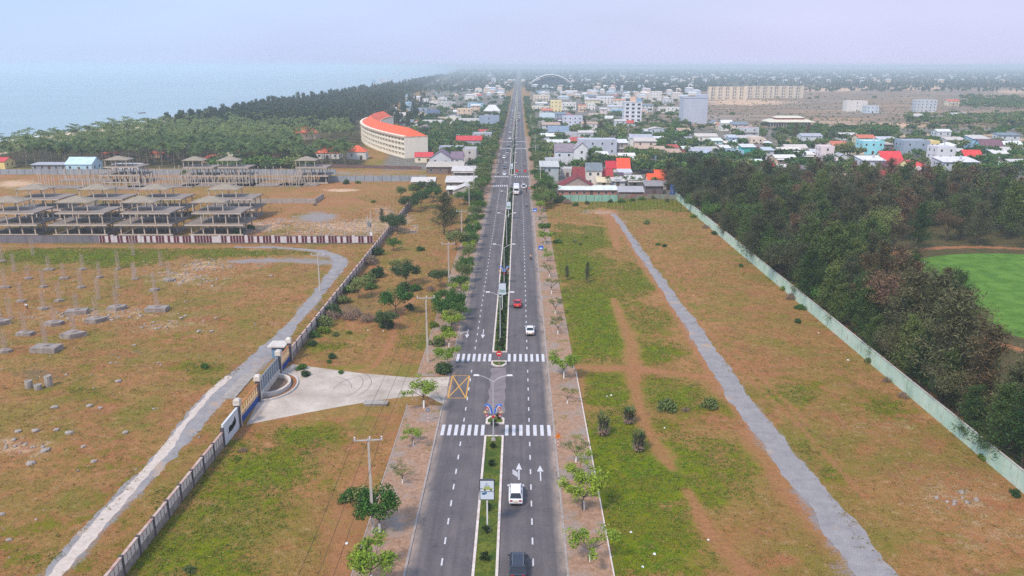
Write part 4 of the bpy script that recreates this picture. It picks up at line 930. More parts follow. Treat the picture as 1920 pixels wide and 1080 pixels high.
# flower decoration on lamp poles
def deco(y, z, label):
    r = thing('floral_ornament', label, 'ornament', (MC-.05, y-.14, z)); wb = mat('ornament_blue', srgb(70,120,214), .5); rd = mat('ornament_red', srgb(206,54,70), .5); ye = mat('ornament_yellow', srgb(226,176,96), .5)
    for s in (-1, 1):
        obj('blue_ribbon', MB().tube([(s*.2,0,.1),(s*.32,0,.8),(s*.55,0,1.35),(s*.95,0,1.5),(s*1.2,0,1.3)], .13, 6), wb, r)
        obj('white_ribbon', MB().tube([(s*.35,-.05,.15),(s*.5,-.05,.8),(s*.72,-.05,1.2),(s*.98,-.05,1.3)], .06, 5), whitep, r)
        for x, zz, m_ in ((s*.85,.85,rd),(s*1.1,.35,ye),(s*.95,-.2,rd)):
            fl = MB()
            for q in range(5): a_ = q*1.257; fl.lathe([(.02,-.04),(.15,0),(.02,.04)], 6, x+.17*math.cos(a_), -.04, zz+.17*math.sin(a_)) 
            o = obj('flower', fl, m_, r); obj('flower_centre', MB().box(x-.07,x+.07,-.22,-.16,zz-.07,zz+.07), whitep, o)
    obj('star', MB().prism([(.32*math.cos(R(90+36*i))*(1 if i % 2 == 0 else .45), .32*math.sin(R(90+36*i))*(1 if i % 2 == 0 else .45)) for i in range(10)], -.05, .05), rd, r).matrix_local = Matrix.Translation((0,-.05,-.35)) @ Matrix.Rotation(R(90), 4, 'X')
deco(ly, 4.2, 'butterfly-shaped ribbon and flower ornament on the lamp before the junction'); deco(ly+42.9*2, 3.0, 'ribbon and flower ornament on the third lamp up the median')
# advertising light boxes
def adbox(px, py, hh, w_, bh, label, tr=0):
    p = P(px, py); r = thing('advert_box', label, 'billboard', (MC-.05, p.y, .1)); obj('post', MB().tube([(0,.12,0),(0,.12,hh)], .085, 8), whitep, r); obj('footing', MB().frustum(0,.12,0,.3,.4,.4,.2,.2), conc, r)
    f_ = obj('frame', MB().box(-w_/2,w_/2,-.02,.26,hh,hh+bh), mat('dark_frame', srgb(70,74,86), .5), r)
    obj('poster', MB().box(-w_/2+.1,w_/2-.1,-.035,-.02,hh+.1,hh+bh-.1), mat('poster_pale', srgb(206,216,228), .5, .03, 1), f_)
    y0 = -.05
    if tr:
        gz = hh+bh*.52; cg = mat('poster_green', srgb(170,184,110), .5); 
        m_ = MB(); m_.add([(-.45,y0,gz),(.62,y0,gz),(.66,y0,gz+.2),(.45,y0,gz+.26),(.2,y0,gz+.46),(-.2,y0,gz+.44),(-.4,y0,gz+.25)], [tuple(range(7))]); obj('poster_image', m_, cg, f_)
        m_ = MB(); 
        for x in (-.25,.45): m_.tube([(x,y0-.012,gz-.02),(x,y0-.002,gz-.02)], .11, 8)
        m_.box(-.78,-.5,y0-.004,y0,gz+.1,gz+.17); m_.box(-.78,.75,y0-.003,y0,gz-.26,gz-.2); obj('poster_marks', m_, blackp, f_)
        m_ = MB(); 
        for x, z in ((-.3,gz-.5),(-.15,gz-.38),(-.48,gz-.46)): m_.tube([(x,y0-.012,z),(x,y0-.002,z)], .14, 8)
        obj('poster_image', m_, mat('poster_blue', srgb(66,132,178), .5), f_)
        m_ = MB(); m_.tube([(-.06,y0-.01,hh+bh-.45),(-.06,y0,hh+bh-.45)], .1, 8); m_.box(-.3,.3,y0-.004,y0,hh+bh-.72,hh+bh-.66); obj('poster_logo', m_, mat('poster_grey', srgb(140,150,186), .5), f_)
    else:
        m_ = MB().box(-w_/2+.25,w_/2-.25,y0,y0+.01,hh+.5,hh+bh*.45); obj('poster_image', m_, mat('poster_teal', srgb(150,176,170), .5), f_)
adbox(914, 995, 3.9, 1.75, 2.55, 'tall advertising light box with a green car picture on the median', 1)
adbox(939, 583, 3.6, 1.75, 2.7, 'pale advertising light box on the median past the driveway junction')
adbox(952, 412, 3.6, 1.75, 2.7, 'pale advertising light box on the median before the white coach'); adbox(958, 331, 3.6, 1.75, 2.7, 'far pale advertising light box on the median beyond the white coach')
# signs
def striped(r, h_, n=8):
    for k in range(n): obj('pole_band', MB().tube([(0,0,h_*k/n),(0,0,h_*(k+1)/n)], .05, 6), redp if k % 2 else whitep, r)
p = P(933,690); r = thing('no_entry_sign', 'round red no-entry sign on a red and white banded pole', 'road sign', (MC+.05, p.y+.5, .12)); striped(r, 2.1)
obj('disc', MB().tube([(0,-.09,2.45),(0,-.05,2.45)], .52, 20), redp, r); obj('white_bar', MB().box(-.34,.34,-.105,-.095,2.37,2.53), whitep, r)
p = P(1046,842); r = thing('warning_sign', 'orange triangular warning sign on a banded pole by the right kerb', 'road sign', p); striped(r, 1.9, 7)
def tri(s, y, z): return MB().add([(-s,y,z),(s,y,z),(0,y,z+1.75*s),(-s,y+.04,z),(s,y+.04,z),(0,y+.04,z+1.75*s)], [(0,1,2),(3,5,4),(0,3,4,1),(1,4,5,2),(2,5,3,0)])
obj('triangle', tri(.5,-.1,1.75), mat('pale_red', srgb(214,120,92), .6), r); obj('inner_triangle', tri(.38,-.15,1.83), orsign, r); obj('symbol', MB().box(-.04,.04,-.17,-.155,1.95,2.3), blackp, r)
p = P(803,796); r = thing('warning_sign', 'blue triangular sign on a banded pole under the left street tree', 'road sign', (P(803,792).x, P(803,792).y, .12)); striped(r, 1.9, 7); obj('triangle', tri(.42,-.1,1.75), mat('sign_steelblue', srgb(110,128,160), .6), r); obj('symbol', tri(.25,-.15,1.85), mat('sign_grey', srgb(150,160,180), .6), r)
for px, py, lab in ((1014,482,'square blue parking-style sign with white emblem by the right kerb'), (1003,408,'far square blue sign by the right kerb near the white coach')):
    p = P(px, py); r = thing('blue_road_sign', lab, 'road sign', p); obj('pole', MB().tube([(0,0,0),(0,0,2.2)], .05, 6), steel, r); obj('plate', MB().box(-.7,.7,-.1,-.05,2.1,3.3), bluesign, r); obj('emblem', MB().add([(-.45,-.11,2.35),(.45,-.11,2.35),(.3,-.11,2.75),(-.3,-.11,2.75)], [(0,1,2,3)]), whitep, r)
for px, py in ((982,324),(990,324)):
    pass
for px, py, lab in ((969,321,'red banner sign hanging over the right carriageway, left one'),(985,321,'red banner sign hanging over the right carriageway, right one')):
    p = P(px, 327); r = thing('traffic_signal', lab, 'traffic signal', p); obj('pole', MB().tube([(0,0,0),(0,0,2.4)], .07, 6), steel, r); obj('panel', MB().box(-.6,.6,-.1,0,1.2,2.4), redp, r)
# utility poles
def upole(px, py, hh, label, arms=1, x=None, transformer=False, rot=0.0, armw=1.6):
    p = P(px, py); r = thing('utility_pole', label, 'utility pole', (p.x if x is None else x, p.y, 0), rot)
    obj('pole', MB().frustum(0,0,-.2,hh,.19,.15,.11,.09), poleg, r)
    for a_ in range(arms):
        z = hh-.15-a_*1.1; ar = obj('crossarm', MB().box(-armw,armw,-.17,-.09,z-.06,z+.06), steel, r)
        for x_ in (-armw+.12, armw*.05+.1, armw-.12): obj('insulator', MB().lathe([(.05,0),(.13,.1),(.08,.2),(.12,.3),(.05,.4)], 7, x_, -.13, z+.06), porcelain, ar)
    if transformer:
        obj('transformer', MB().box(-1.0,-.2,-.5,.5,5.0,6.4).tube([(-.6,-.2,6.4),(-.6,-.2,6.9)], .08, 6), mat('transformer_grey', srgb(140,144,150), .6), r); obj('meter_box', MB().box(-.35,.35,-.4,-.12,1.8,3.2), whitep, r)
    return Vector((p.x if x is None else x, p.y, hh))
UP = []
for px, py, top, lab in ((700,1003,822,'nearest concrete utility pole on the west verge'),(802,680,557,'second concrete utility pole on the west verge'),(842,543,456,'third concrete utility pole on the west verge'),(866,455,395,'fourth utility pole on the west verge'),(880,403,352,'fifth utility pole on the west verge, before the first houses'),(889,368,312,'sixth utility pole beside the first houses')):
    b_ = P(px, py); UP.append(upole(px, py, height_at(b_, top), lab, rot=0.1))
v_ = UP[0]-UP[1]; UPS = [UP[0]+v_*1.0]+UP
upole(600,545,height_at(P(600,545),477),'lone utility pole beside the bend of the gravel track'); tA = upole(697,455,height_at(P(697,455),396),'utility pole carrying a transformer at the corner of the perimeter wall',0,None,True); upole(691,452,height_at(P(691,452),404),'plain utility pole beside the transformer pole',0)
UPR = []
for k, (px, py, top) in enumerate(((1013,356,312),(1004,303,272),(1003,286,255),(999,262,236),(995,240,216))):
    b_ = P(px, py); UPR.append(upole(px, py, height_at(b_, top), 'utility pole among the east roadside trees', 2)); 
tt_ = [t for t in THINGS if t[0].get('label') == 'utility pole among the east roadside trees']
for t in tt_: THINGS.remove(t); THINGS.append((t[0], 'y')); t[0]['group'] = 'utility poles on the east side'
wirem = mat('cable', (.03,.03,.03), .6, .1, 1)
def wires(pts, label, offs, r_=.022):
    for q in offs:
        m_ = MB()
        for a_, b_ in zip(pts[:-1], pts[1:]):
            L = (b_-a_).length; n = 10; P_ = [a_.lerp(b_, i/n)+Vector((q, 0, .25-4*(i/n)*(1-i/n)*L*.018)) for i in range(n+1)]; m_.tube(P_, r_, 3, cap=False)
        o = obj('power_cable', m_, wirem); tag(o, label, 'cable', 'overhead power cables', 'x'); o.location = (0, 0, 0)
wires(UPS, 'thin black power cable strung along the west verge poles', (-1.45, .15, 1.45)); wires(UPR, 'thin cable strung along the east roadside poles', (-1.4, 1.4), .04)
for o_, od in [t for t in THINGS if t[0].name.startswith('power_cable')]: pass
# litter
for px, py, hh in ((1183,999,.3),(1205,1064,.3),(1227,1040,.35),(1060,410,.3),(1328,1013,.25),(1138,744,.3),(1146,742,.35),(690,620,.3),(719,621,.3),(650,1020,.35),(1590,676,.4),(1535,625,.3),(1246,803,.25),(1300,555,.2)):
    p = P(px, py); o = obj('litter_bag', MB().lathe([(hh*.3,0),(hh*.6,hh*.2),(hh*.4,hh*.5)], 6), whitep); o.location = p; tag(o, 'small white scrap of litter lying in the grass', 'litter', 'scraps of litter in the grass', 'y')
# ================================================================ buildings
glass = mat('window_glass', (.045,.055,.065), .25, .1, 1, spec=.5); wframe = mat('window_frame', srgb(190,190,188), .6, .05, 1)
WIN = MB().box(-.6,.6,-.06,0,-.7,.7,1).box(-.5,.5,-.075,-.06,-.6,.6).mesh('window', [glass, wframe])
DOOR = MB().box(-.7,.7,-.05,0,0,2.2).mesh('door', mat('door_brown', srgb(96,72,62), .7))
TANK = MB().lathe([(.45,0),(.55,.15),(.55,1.1),(.3,1.3)], 10, 0, 0, .5).box(-.4,.4,-.4,.4,0,.5).mesh('water_tank', mat('tank_steel', srgb(206,210,216), .35, .05, 1, metal=.5))
FOOT = []
CN = {}
def cname(rgb):
    r, g, b = rgb; mx, mn = max(rgb), min(rgb)
    if mx-mn < 22: return 'white' if mx > 212 else 'pale grey' if mx > 178 else 'grey' if mx > 120 else 'dark grey'
    if r == mx and g > b and r-b < 60 and mx > 190: return 'cream'
    if r == mx and g-b > 40: return 'orange' if g < 170 else 'yellow'
    if r == mx: return 'maroon' if mx < 150 else 'red' if r-g > 70 else 'pinkish'
    if b == mx: return 'lavender grey' if b-r < 30 else 'blue'
    return 'green'
def house(x0, x1, yb, yt, roof, wall, rc, depth=None, rh=None, floors=None, wins=None, label=None, group=None, ytop=None, rot=0.0, tank=False, side=True, overh=.4):
    A, B = P(x0, yb), P(x1, yb); Wd = (B-A).length; c = (A+B)/2; hh = height_at(c, yt); hh = max(2.4, hh)
    if depth is None: depth = max(6.0, min(Wd*1.1, 13))
    if rh is None: rh = (height_at(c, ytop)-hh) if ytop else Wd*.16
    rh = max(.5, rh)
    if floors is None: floors = max(1, round(hh/3.5))
    wm = cmat(wall, 'wall', .85, .08, .35); rm = cmat(rc, 'roof', .7, .12, .5)
    auto = label is None
    rn = {'flat':'flat-roofed','gx':'pitched-roof','gy':'gable-fronted','hip':'hip-roofed','shed':'tin-roofed'}[roof]
    if auto: label = '%s %s %s house' % (cname(wall), ('low','two-storey','tall')[min(2, floors-1)], rn) + ('' if roof == 'flat' else ', %s roof' % cname(rc)) + (', west of the road' if c.x < 0 else ', east of the road')
    r = thing('house', label, 'house', (c.x, c.y, 0), rot, group or 'houses of the town', 'x' if auto else None)
    FOOT.append((c.x-Wd/2-1, c.x+Wd/2+1, c.y-1, c.y+depth+1))
    w2 = Wd/2; m_ = MB(); rf = MB(); o_ = overh
    if roof == 'gy':
        m_.add([(-w2,0,-.2),(w2,0,-.2),(w2,0,hh),(0,0,hh+rh),(-w2,0,hh),(-w2,depth,-.2),(w2,depth,-.2),(w2,depth,hh),(0,depth,hh+rh),(-w2,depth,hh)],
            [(0,1,2,3,4),(9,8,7,6,5),(1,6,7,2),(5,0,4,9),(0,5,6,1)])
        sl = rh/w2; t = .15
        for s in (-1, 1):
            vs = [(0,-o_,hh+rh+.03),(s*(w2+o_),-o_,hh-o_*sl+.03),(s*(w2+o_),depth+o_,hh-o_*sl+.03),(0,depth+o_,hh+rh+.03)]; vs += [(x,y,z+t) for x, y, z in vs]
            rf.add(vs, [(0,1,2,3),(7,6,5,4),(0,4,5,1),(1,5,6,2),(2,6,7,3)])
    elif roof == 'gx':
        m_.add([(-w2,0,-.2),(w2,0,-.2),(w2,0,hh),(-w2,0,hh),(-w2,depth,-.2),(w2,depth,-.2),(w2,depth,hh),(-w2,depth,hh),(-w2,depth/2,hh+rh),(w2,depth/2,hh+rh)],
            [(0,1,2,3),(7,6,5,4),(1,5,6,9,2),(4,0,3,8,7),(3,2,9,8),(8,9,6,7)])
        sl = rh/(depth/2); t = .15
        for s, ya in ((-1, -o_), (1, depth+o_)):
            vs = [(-w2-o_,depth/2,hh+rh+.04),(w2+o_,depth/2,hh+rh+.04),(w2+o_,ya,hh-o_*sl+.04),(-w2-o_,ya,hh-o_*sl+.04)]; vs += [(x,y,z+t) for x, y, z in vs]
            rf.add(vs, [(0,1,2,3),(7,6,5,4),(1,5,6,2),(2,6,7,3),(3,7,4,0)])
    elif roof == 'hip':
        m_.box(-w2,w2,0,depth,-.2,hh); rl = max(.3, w2-depth/2)
        rf.add([(-w2-o_,-o_,hh+.02),(w2+o_,-o_,hh+.02),(w2+o_,depth+o_,hh+.02),(-w2-o_,depth+o_,hh+.02),(-rl,depth/2,hh+rh),(rl,depth/2,hh+rh)],
            [(3,2,1,0),(0,1,5,4),(1,2,5),(2,3,4,5),(3,0,4)])
    elif roof == 'flat':
        m_.box(-w2,w2,0,depth,-.2,hh)
        ph = .55
        for a_ in ((-w2,w2,0,.18),(-w2,w2,depth-.18,depth),(-w2,-w2+.18,.18,depth-.18),(w2-.18,w2,.18,depth-.18)): m_.box(a_[0],a_[1],a_[2],a_[3],hh,hh+ph)
        rf.box(-w2+.19,w2-.19,.19,depth-.19,hh+.02,hh+.12)
    else:
        m_.box(-w2,w2,0,depth,-.2,hh); rh = max(.5, min(rh, 1.6))
        vs = [(-w2-o_,-o_*2,hh+.03),(w2+o_,-o_*2,hh+.03),(w2+o_,depth+o_,hh+rh),(-w2-o_,depth+o_,hh+rh)]; vs += [(x,y,z+.12) for x, y, z in vs]
        rf.add(vs, [(3,2,1,0),(4,5,6,7),(0,1,5,4),(1,2,6,5),(2,3,7,6),(3,0,4,7)])
        m_.add([(-w2,depth,hh),(w2,depth,hh),(w2,depth,hh+rh-.05),(-w2,depth,hh+rh-.05),(-w2,0,hh),(w2,0,hh)], [(0,1,2,3),(4,0,3),(5,2,1)])
    obj('wall', m_, wm, r); ro = obj('roof', rf, rm, r)
    if wins is None: wins = max(1, int(Wd/4.2))
    fh = hh/floors
    for f_ in range(floors):
        for k in range(wins):
            x = -w2+Wd*(k+.5)/wins; z = fh*f_+fh*.55
            if f_ == 0 and k == wins//2: link('door', DOOR, r, (x, 0, 0)); continue
            o = link('window', WIN, r, (x, 0, z))
            if fh < 2.8: o.scale = (1, 1, .7)
        if side:
            sx_ = -1 if c.x > 0 else 1
            for k in range(2):
                o = link('window', WIN, r, (sx_*w2, depth*(.28+.44*k), fh*f_+fh*.55)); o.rotation_euler = (0, 0, R(90)*sx_)
    if auto and floors > 1 and Wd > 6 and (int(x0*3+yb) % 5) < 2:
        bm_ = MB().box(-w2*.8,w2*.8,-1.0,-.01,fh*.98,fh*1.0+.1).box(-w2*.8,w2*.8,-1.0,-.92,fh+.1,fh+.9); obj('balcony', bm_, wframe, r)
    if auto and floors == 1 and (int(x0*3+yb) % 3) == 0: obj('awning', MB().add([(-w2*.9,-.02,hh*.9),(w2*.9,-.02,hh*.9),(w2*.9,-1.8,hh*.76),(-w2*.9,-1.8,hh*.76),(-w2*.9,-.02,hh*.93),(w2*.9,-.02,hh*.93),(w2*.9,-1.8,hh*.79),(-w2*.9,-1.8,hh*.79)], [(0,1,2,3),(7,6,5,4),(2,6,7,3),(1,5,6,2),(3,7,4,0)]), rm, r)
    if tank or (auto and roof == 'flat' and int(x0) % 2): link('water_tank', TANK, ro, (w2*.3, depth*.5, hh+(.1 if roof == 'flat' else rh*.6)))
    return r
W_ = (226,224,222); GR = (176,178,188); LG = (200,202,208); CR = (226,214,190); OR = (226,106,72); RD = (206,74,78); MR_ = (136,58,62); TIN = (206,200,196); TINB = (196,168,148); BG = (128,140,152); PU = (130,112,128); LB = (160,196,222)
# --- west of the road, first rows
house(592,636,298,287,'hip',W_,OR,10,label='white villa with orange hip roof, left one of the pair beside the palms',ytop=276)
house(651,686,299,285,'hip',W_,OR,9,label='white two-storey villa with orange hip roof beside the curved hotel',ytop=274)
house(537,592,262,250,'hip',(220,190,160),OR,14,label='broad orange-roofed villa deep in the coconut grove',ytop=238)
house(778,811,305,294,'gx',CR,RD,8,label='small cream annex with red roof at the foot of the hotel',ytop=287)
house(806,846,309,297,'gy',LG,PU,14,label='pale grey gable-fronted house before the cream hotel wall',ytop=284)
house(846,868,308,297,'gx',LG,PU,8,label='grey house with dull purple roof beside the pale gable',ytop=286)
house(868,893,303,281,'flat',(196,190,186),GR,14,label='grey block with cream band near the roadside trees')
house(823,868,293,277,'flat',(178,182,196),GR,10,label='wide lavender grey flat block behind the purple roof')
house(856,903,278,263,'gx',GR,RD,9,label='grey house topped by a narrow red roof',ytop=256)
house(886,922,268,251,'flat',GR,LG,10,label='grey house with white tank beside the road trees',tank=True)
house(800,868,326,313,'shed',(128,112,108),(196,184,172),12,label='long dirty shed with pale tin roof below the purple roof',rh=1.2)
house(772,815,352,341,'gx',(150,140,134),TIN,9,label='low tin-roofed shack beside the green bushes',ytop=335)
house(836,893,352,343,'shed',(150,140,134),TIN,9,label='wide tin-roofed shack behind the utility pole'); house(852,893,372,357,'gy',(176,168,162),TIN,10,label='gable-fronted shack with white tin roof nearest the west verge',ytop=349)
house(838,853,366,359,'shed',LG,(228,226,222),6,label='low white lean-to beside the nearest gabled shack'); house(848,890,330,322,'shed',(150,150,150),TIN,7)
house(860,898,237,224,'flat',W_,GR,10); house(898,936,241,219,'flat',(160,174,196),BG,12,label='windowless blue grey block by the west road trees',wins=1)
house(857,884,224,205,'flat',(226,200,176),CR,12,label='peach two-storey house west of the road'); house(907,938,217,208,'hip',W_,(222,222,220),11,label='white villa with white hip roof west of the road',ytop=197)
house(877,906,204,194,'flat',LB,LB,10,label='light blue flat house west of the road'); house(782,801,225,215,'gy',CR,BG,11,label='cream gable-fronted house west of the road',ytop=207); house(801,823,220,213,'gx',W_,(92,104,132),10,ytop=206)
house(792,829,236,227,'flat',W_,LG,9); house(785,803,197,186,'flat',W_,W_,10,floors=2); house(803,820,199,192,'flat',W_,CR,10); house(820,854,203,192,'flat',(196,196,196),GR,12); house(757,771,205,192,'flat',LB,LB,9)
house(766,800,216,208,'gx',LG,BG,8); house(725,760,224,217,'gx',W_,TIN,8); house(750,775,235,229,'gx',(120,140,170),BG,7); house(772,790,238,230,'gy',W_,RD,7,ytop=226)
# --- west, behind the far fence
house(-14,10,317,303,'gx',(236,212,140),RD,9,label='yellow cottage with red roof at the edge of the grove',ytop=297)
house(60,126,320,309,'shed',(150,154,162),GR,7,label='long grey guard building with yellow shutters',rh=.5,wins=5); house(124,173,321,308,'gx',(176,212,228),(196,222,232),11,label='light blue bungalow beside the grey guard building',ytop=297)
house(210,262,320,310,'flat',(190,196,204),TIN,6,label='low open white shelter behind the fence'); house(415,447,310,291,'flat',(232,224,206),CR,9,label='cream two-storey house among the trees',tank=True)
for x0, x1, yb, yt, yp in ((188,217,296,289,283),(280,317,296,288,281),(312,332,288,283,277),(380,412,305,298,291),(434,456,286,280,271),(437,458,296,291,285),(508,520,303,299,296)): house(x0,x1,yb,yt,'hip',(206,170,148),(206,104,80),7,label='orange-tiled bungalow roof showing among the coconut palms',group='orange-tiled bungalows in the grove',ytop=yp)
for o_, od in THINGS[-7:]:
    pass
for t_i in range(len(THINGS)):
    if THINGS[t_i][0].get('group') == 'orange-tiled bungalows in the grove': THINGS[t_i] = (THINGS[t_i][0], 'x')
for x0, x1, yb, yt in ((240,258,281,273),(300,322,278,271),(330,350,279,273)): house(x0,x1,yb,yt,'flat',W_,W_,8)
# --- east of the road
house(1076,1104,316,280,'gy',(222,224,228),(170,160,166),14,label='tall white gable-fronted house near the east roadside',ytop=268,floors=3)
house(1040,1075,314,284,'gx',(206,210,218),(142,130,140),10,label='white three-storey wing with dull purple roof',ytop=271); house(1022,1050,318,300,'flat',(206,210,216),GR,8,label='low white terrace wing with reddish windows')
house(1084,1156,291,263,'flat',(190,196,210),LG,12,label='long lavender grey block with flat white roof',wins=4,floors=2); house(1155,1176,290,268,'shed',(176,160,150),(222,222,222),10,rh=1.4)
house(1013,1047,339,313,'shed',(176,186,190),(196,198,196),12,label='corrugated grey warehouse by the east road trees',wins=1,side=False); house(1052,1076,332,318,'flat',(190,186,182),LG,8)
house(1075,1099,345,333,'gx',(160,120,112),MR_,10,label='house with broad maroon roof behind the maroon gable',ytop=316); house(1099,1128,348,320,'gx',(222,214,206),(122,132,138),10,label='narrow cream house with grey-green roof',ytop=308,wins=2)
house(1126,1148,346,333,'gx',(212,204,196),(176,56,62),8,label='cream house with crimson roof beside the grey-green roof',ytop=319); house(1120,1144,352,345,'shed',CR,(222,208,176),6,label='cream tin lean-to before the crimson roof',rh=1.4)
house(1137,1157,324,317,'gx',W_,(196,54,66),9,label='white cottage with bright crimson roof',ytop=304); house(1158,1181,326,319,'gx',W_,(230,88,60),10,label='white cottage with vivid orange roof',ytop=299); house(1160,1184,333,324,'shed',W_,LG,6)
house(1050,1114,363,351,'gy',(150,132,124),(132,48,52),12,label='wide low house with maroon gable facing the field',ytop=333); house(1150,1170,340,333,'shed',LG,(96,72,84),7,label='white cottage with dark purple roof'); house(1048,1156,367,359,'shed',(176,120,110),(222,228,224),6,label='long white awning building along the green fence',rh=.9,wins=8)
house(1145,1172,350,342,'shed',LG,TIN,8); house(1175,1205,348,340,'shed',(176,176,172),TIN,8); house(1160,1206,371,362,'shed',(150,86,76),(170,168,172),5,label='brick-red low shed at the end of the east field')
house(1215,1245,352,340,'gx',(222,210,196),(238,92,52),8,label='house with bright orange roof, front one of the pair',ytop=328); house(1229,1251,343,331,'gx',(90,120,170),(238,92,52),9,label='house with bright orange roof and blue gable, rear one',ytop=321); house(1210,1243,364,349,'shed',(110,98,100),(150,144,146),8,label='dark grey tin shed below the orange roofs')
house(1250,1271,352,343,'gy',(70,110,170),(150,76,80),10,label='blue gable-fronted house beside the orange roofs',ytop=329); house(1243,1262,355,345,'shed',(222,212,204),(210,202,196),6); house(1262,1290,372,352,'flat',(60,88,150),(110,120,150),8,label='deep blue house half hidden by the wood')
rr = [(1177,1197,289,279,TINB,LB),(1197,1222,292,279,TINB,(150,150,150)),(1221,1247,293,280,TINB,LG),(1186,1215,268,263,TINB,LG),(1170,1190,274,266,(210,190,176),GR),(1248,1272,287,277,(196,84,80),W_),(1248,1274,292,284,(222,206,192),W_),(1281,1299,287,280,(222,224,224),(190,110,96)),
 (1258,1278,276,271,TIN,GR),(1302,1316,270,260,(222,214,176),(226,218,180)),(1226,1246,270,261,(226,228,230),GR),(1284,1302,266,262,GR,GR),(1305,1346,290,280,(214,204,196),LG),(1335,1354,280,264,(226,232,230),(190,222,220)),(1352,1370,289,278,(224,222,220),(150,130,120)),
 (1350,1366,275,269,(222,214,200),W_),(1366,1382,274,258,(190,196,206),(170,190,210)),(1362,1420,266,259,(200,190,192),LG),(1375,1390,277,268,(226,228,236),LG),(1396,1416,275,268,(226,228,238),LG),(1390,1416,292,276,(216,218,218),(60,170,160)),(1372,1392,285,279,TIN,GR),(1417,1436,272,263,(216,190,172),GR),
 (1428,1446,275,271,(232,232,234),GR),(1160,1190,306,292,(230,226,222),LG),(1175,1196,310,303,(196,222,222),LG),(1120,1140,300,290,(226,224,220),LG),(1140,1156,302,296,(190,170,140),GR),(1288,1346,303,294,(222,220,218),LG),(1313,1332,303,289,(176,186,206),LG),
 (1332,1352,304,292,(140,116,112),(130,110,106)),(1414,1432,291,276,(128,110,106),(110,98,96)),(1431,1450,300,282,(190,200,206),LG),(1458,1500,296,281,(222,214,206),(206,196,186)),(1484,1526,303,290,(230,226,222),(150,130,120)),(1430,1448,283,276,(140,76,76),GR),
 (1455,1475,325,314,(224,222,220),LG),(1440,1452,322,310,(176,60,70),W_),(1498,1520,330,318,(140,124,134),(150,140,150)),(1578,1613,342,331,(206,166,144),(160,150,140)),(1583,1606,352,345,(226,224,222),(226,224,222)),(1640,1660,350,344,LG,LG)]
for k, (x0, x1, yb, yt, rc, wc) in enumerate(rr): house(x0, x1, yb, yt, 'shed' if k % 3 else 'gx', wc, rc, 8, ytop=yt-3.5)
house(1409,1432,318,305,'shed',(206,222,196),(222,226,222),7,label='pale green house with white awning roof, at the wood edge'); house(1433,1452,330,318,'gx',W_,RD,8,ytop=308)
house(1537,1562,306,276,'flat',(230,214,218),(222,206,210),9,label='pinkish two-step house east of the dark round tree',wins=1); house(1545,1570,312,297,'flat',(226,208,214),(222,206,210),6)
house(1616,1656,290,266,'flat',(150,218,230),W_,11,label='turquoise two-storey house with white roof',tank=True); house(1655,1671,290,271,'shed',(120,104,110),(190,176,170),8,rh=.8)
house(1596,1620,290,282,'hip',CR,(214,84,70),8,ytop=278); house(1672,1694,288,284,'hip',CR,(210,84,76),8,ytop=279)
house(1691,1741,292,265,'flat',(156,170,188),GR,12,label='plain blue grey two-storey block',wins=2); house(1741,1759,290,266,'flat',(236,214,150),CR,10,label='yellow balconied front joined to the blue grey block',wins=2)
house(1654,1692,318,303,'gx',(226,214,180),(222,72,78),12,label='large house with broad bright red roof',ytop=286); house(1679,1703,330,309,'gy',(228,214,164),(200,72,70),8,label='cream gable front with dark balcony under red eaves',ytop=300,wins=1)
house(1616,1658,324,301,'shed',(206,208,222),(226,224,224),11,label='pale lavender house with sloping white roof',rh=1.2,tank=True); house(1658,1678,328,312,'shed',(120,76,78),(110,70,74),7)
house(1622,1666,362,333,'gx',(218,220,230),(208,78,84),9,label='tall white house with small red roof at the wood edge',ytop=322,rot=.12); house(1556,1580,344,330,'shed',(130,200,176),(232,232,230),8,label='teal cottage with spotted white tin roof')
house(1582,1606,368,352,'gy',(222,214,212),(176,150,146),8,label='small gabled cottage with pinkish roof before the wood',ytop=343); house(1536,1572,352,342,'hip',(170,120,104),(160,98,80),9,ytop=336)
house(1702,1738,322,313,'hip',CR,(214,80,80),9,ytop=303); house(1708,1735,312,305,'hip',CR,(200,96,82),8,ytop=300); house(1696,1722,340,332,'shed',(90,80,96),(214,84,86),7); house(1706,1730,356,344,'gx',(222,210,190),(218,70,74),8,ytop=336)
house(1753,1788,312,277,'flat',(222,222,228),LG,11,label='white three-storey house with stepped flat roof',floors=3); house(1765,1796,282,274,'hip',W_,(232,230,232),8,ytop=268)
house(1766,1832,327,304,'shed',(196,204,216),(222,218,222),12,label='large pale blue grey house with sloping white roof',rh=1.4,tank=True); house(1808,1841,306,294,'gx',(150,140,128),(222,72,72),9,label='unpainted house with tilted red roof',ytop=283); house(1788,1810,300,288,'flat',(206,200,196),LG,8)
house(1838,1880,286,275,'gx',(150,196,222),(126,92,104),9,label='light blue house with brownish purple roof',ytop=263); house(1884,1918,282,274,'gx',(170,160,156),(226,228,230),10,ytop=266); house(1880,1925,290,284,'shed',GR,TIN,7); house(1862,1895,296,290,'shed',LG,(224,222,218),7)
house(1718,1775,346,331,'gy',(222,180,150),(206,182,178),14,label='wide house with pinkish gable roof behind the wood',ytop=319); house(1740,1790,372,346,'flat',(206,200,214),LG,10); house(1790,1812,292,284,'shed',LG,TIN,7); house(1900,1935,316,308,'shed',W_,TIN,8); house(1860,1886,318,312,'shed',(206,200,196),W_,7)
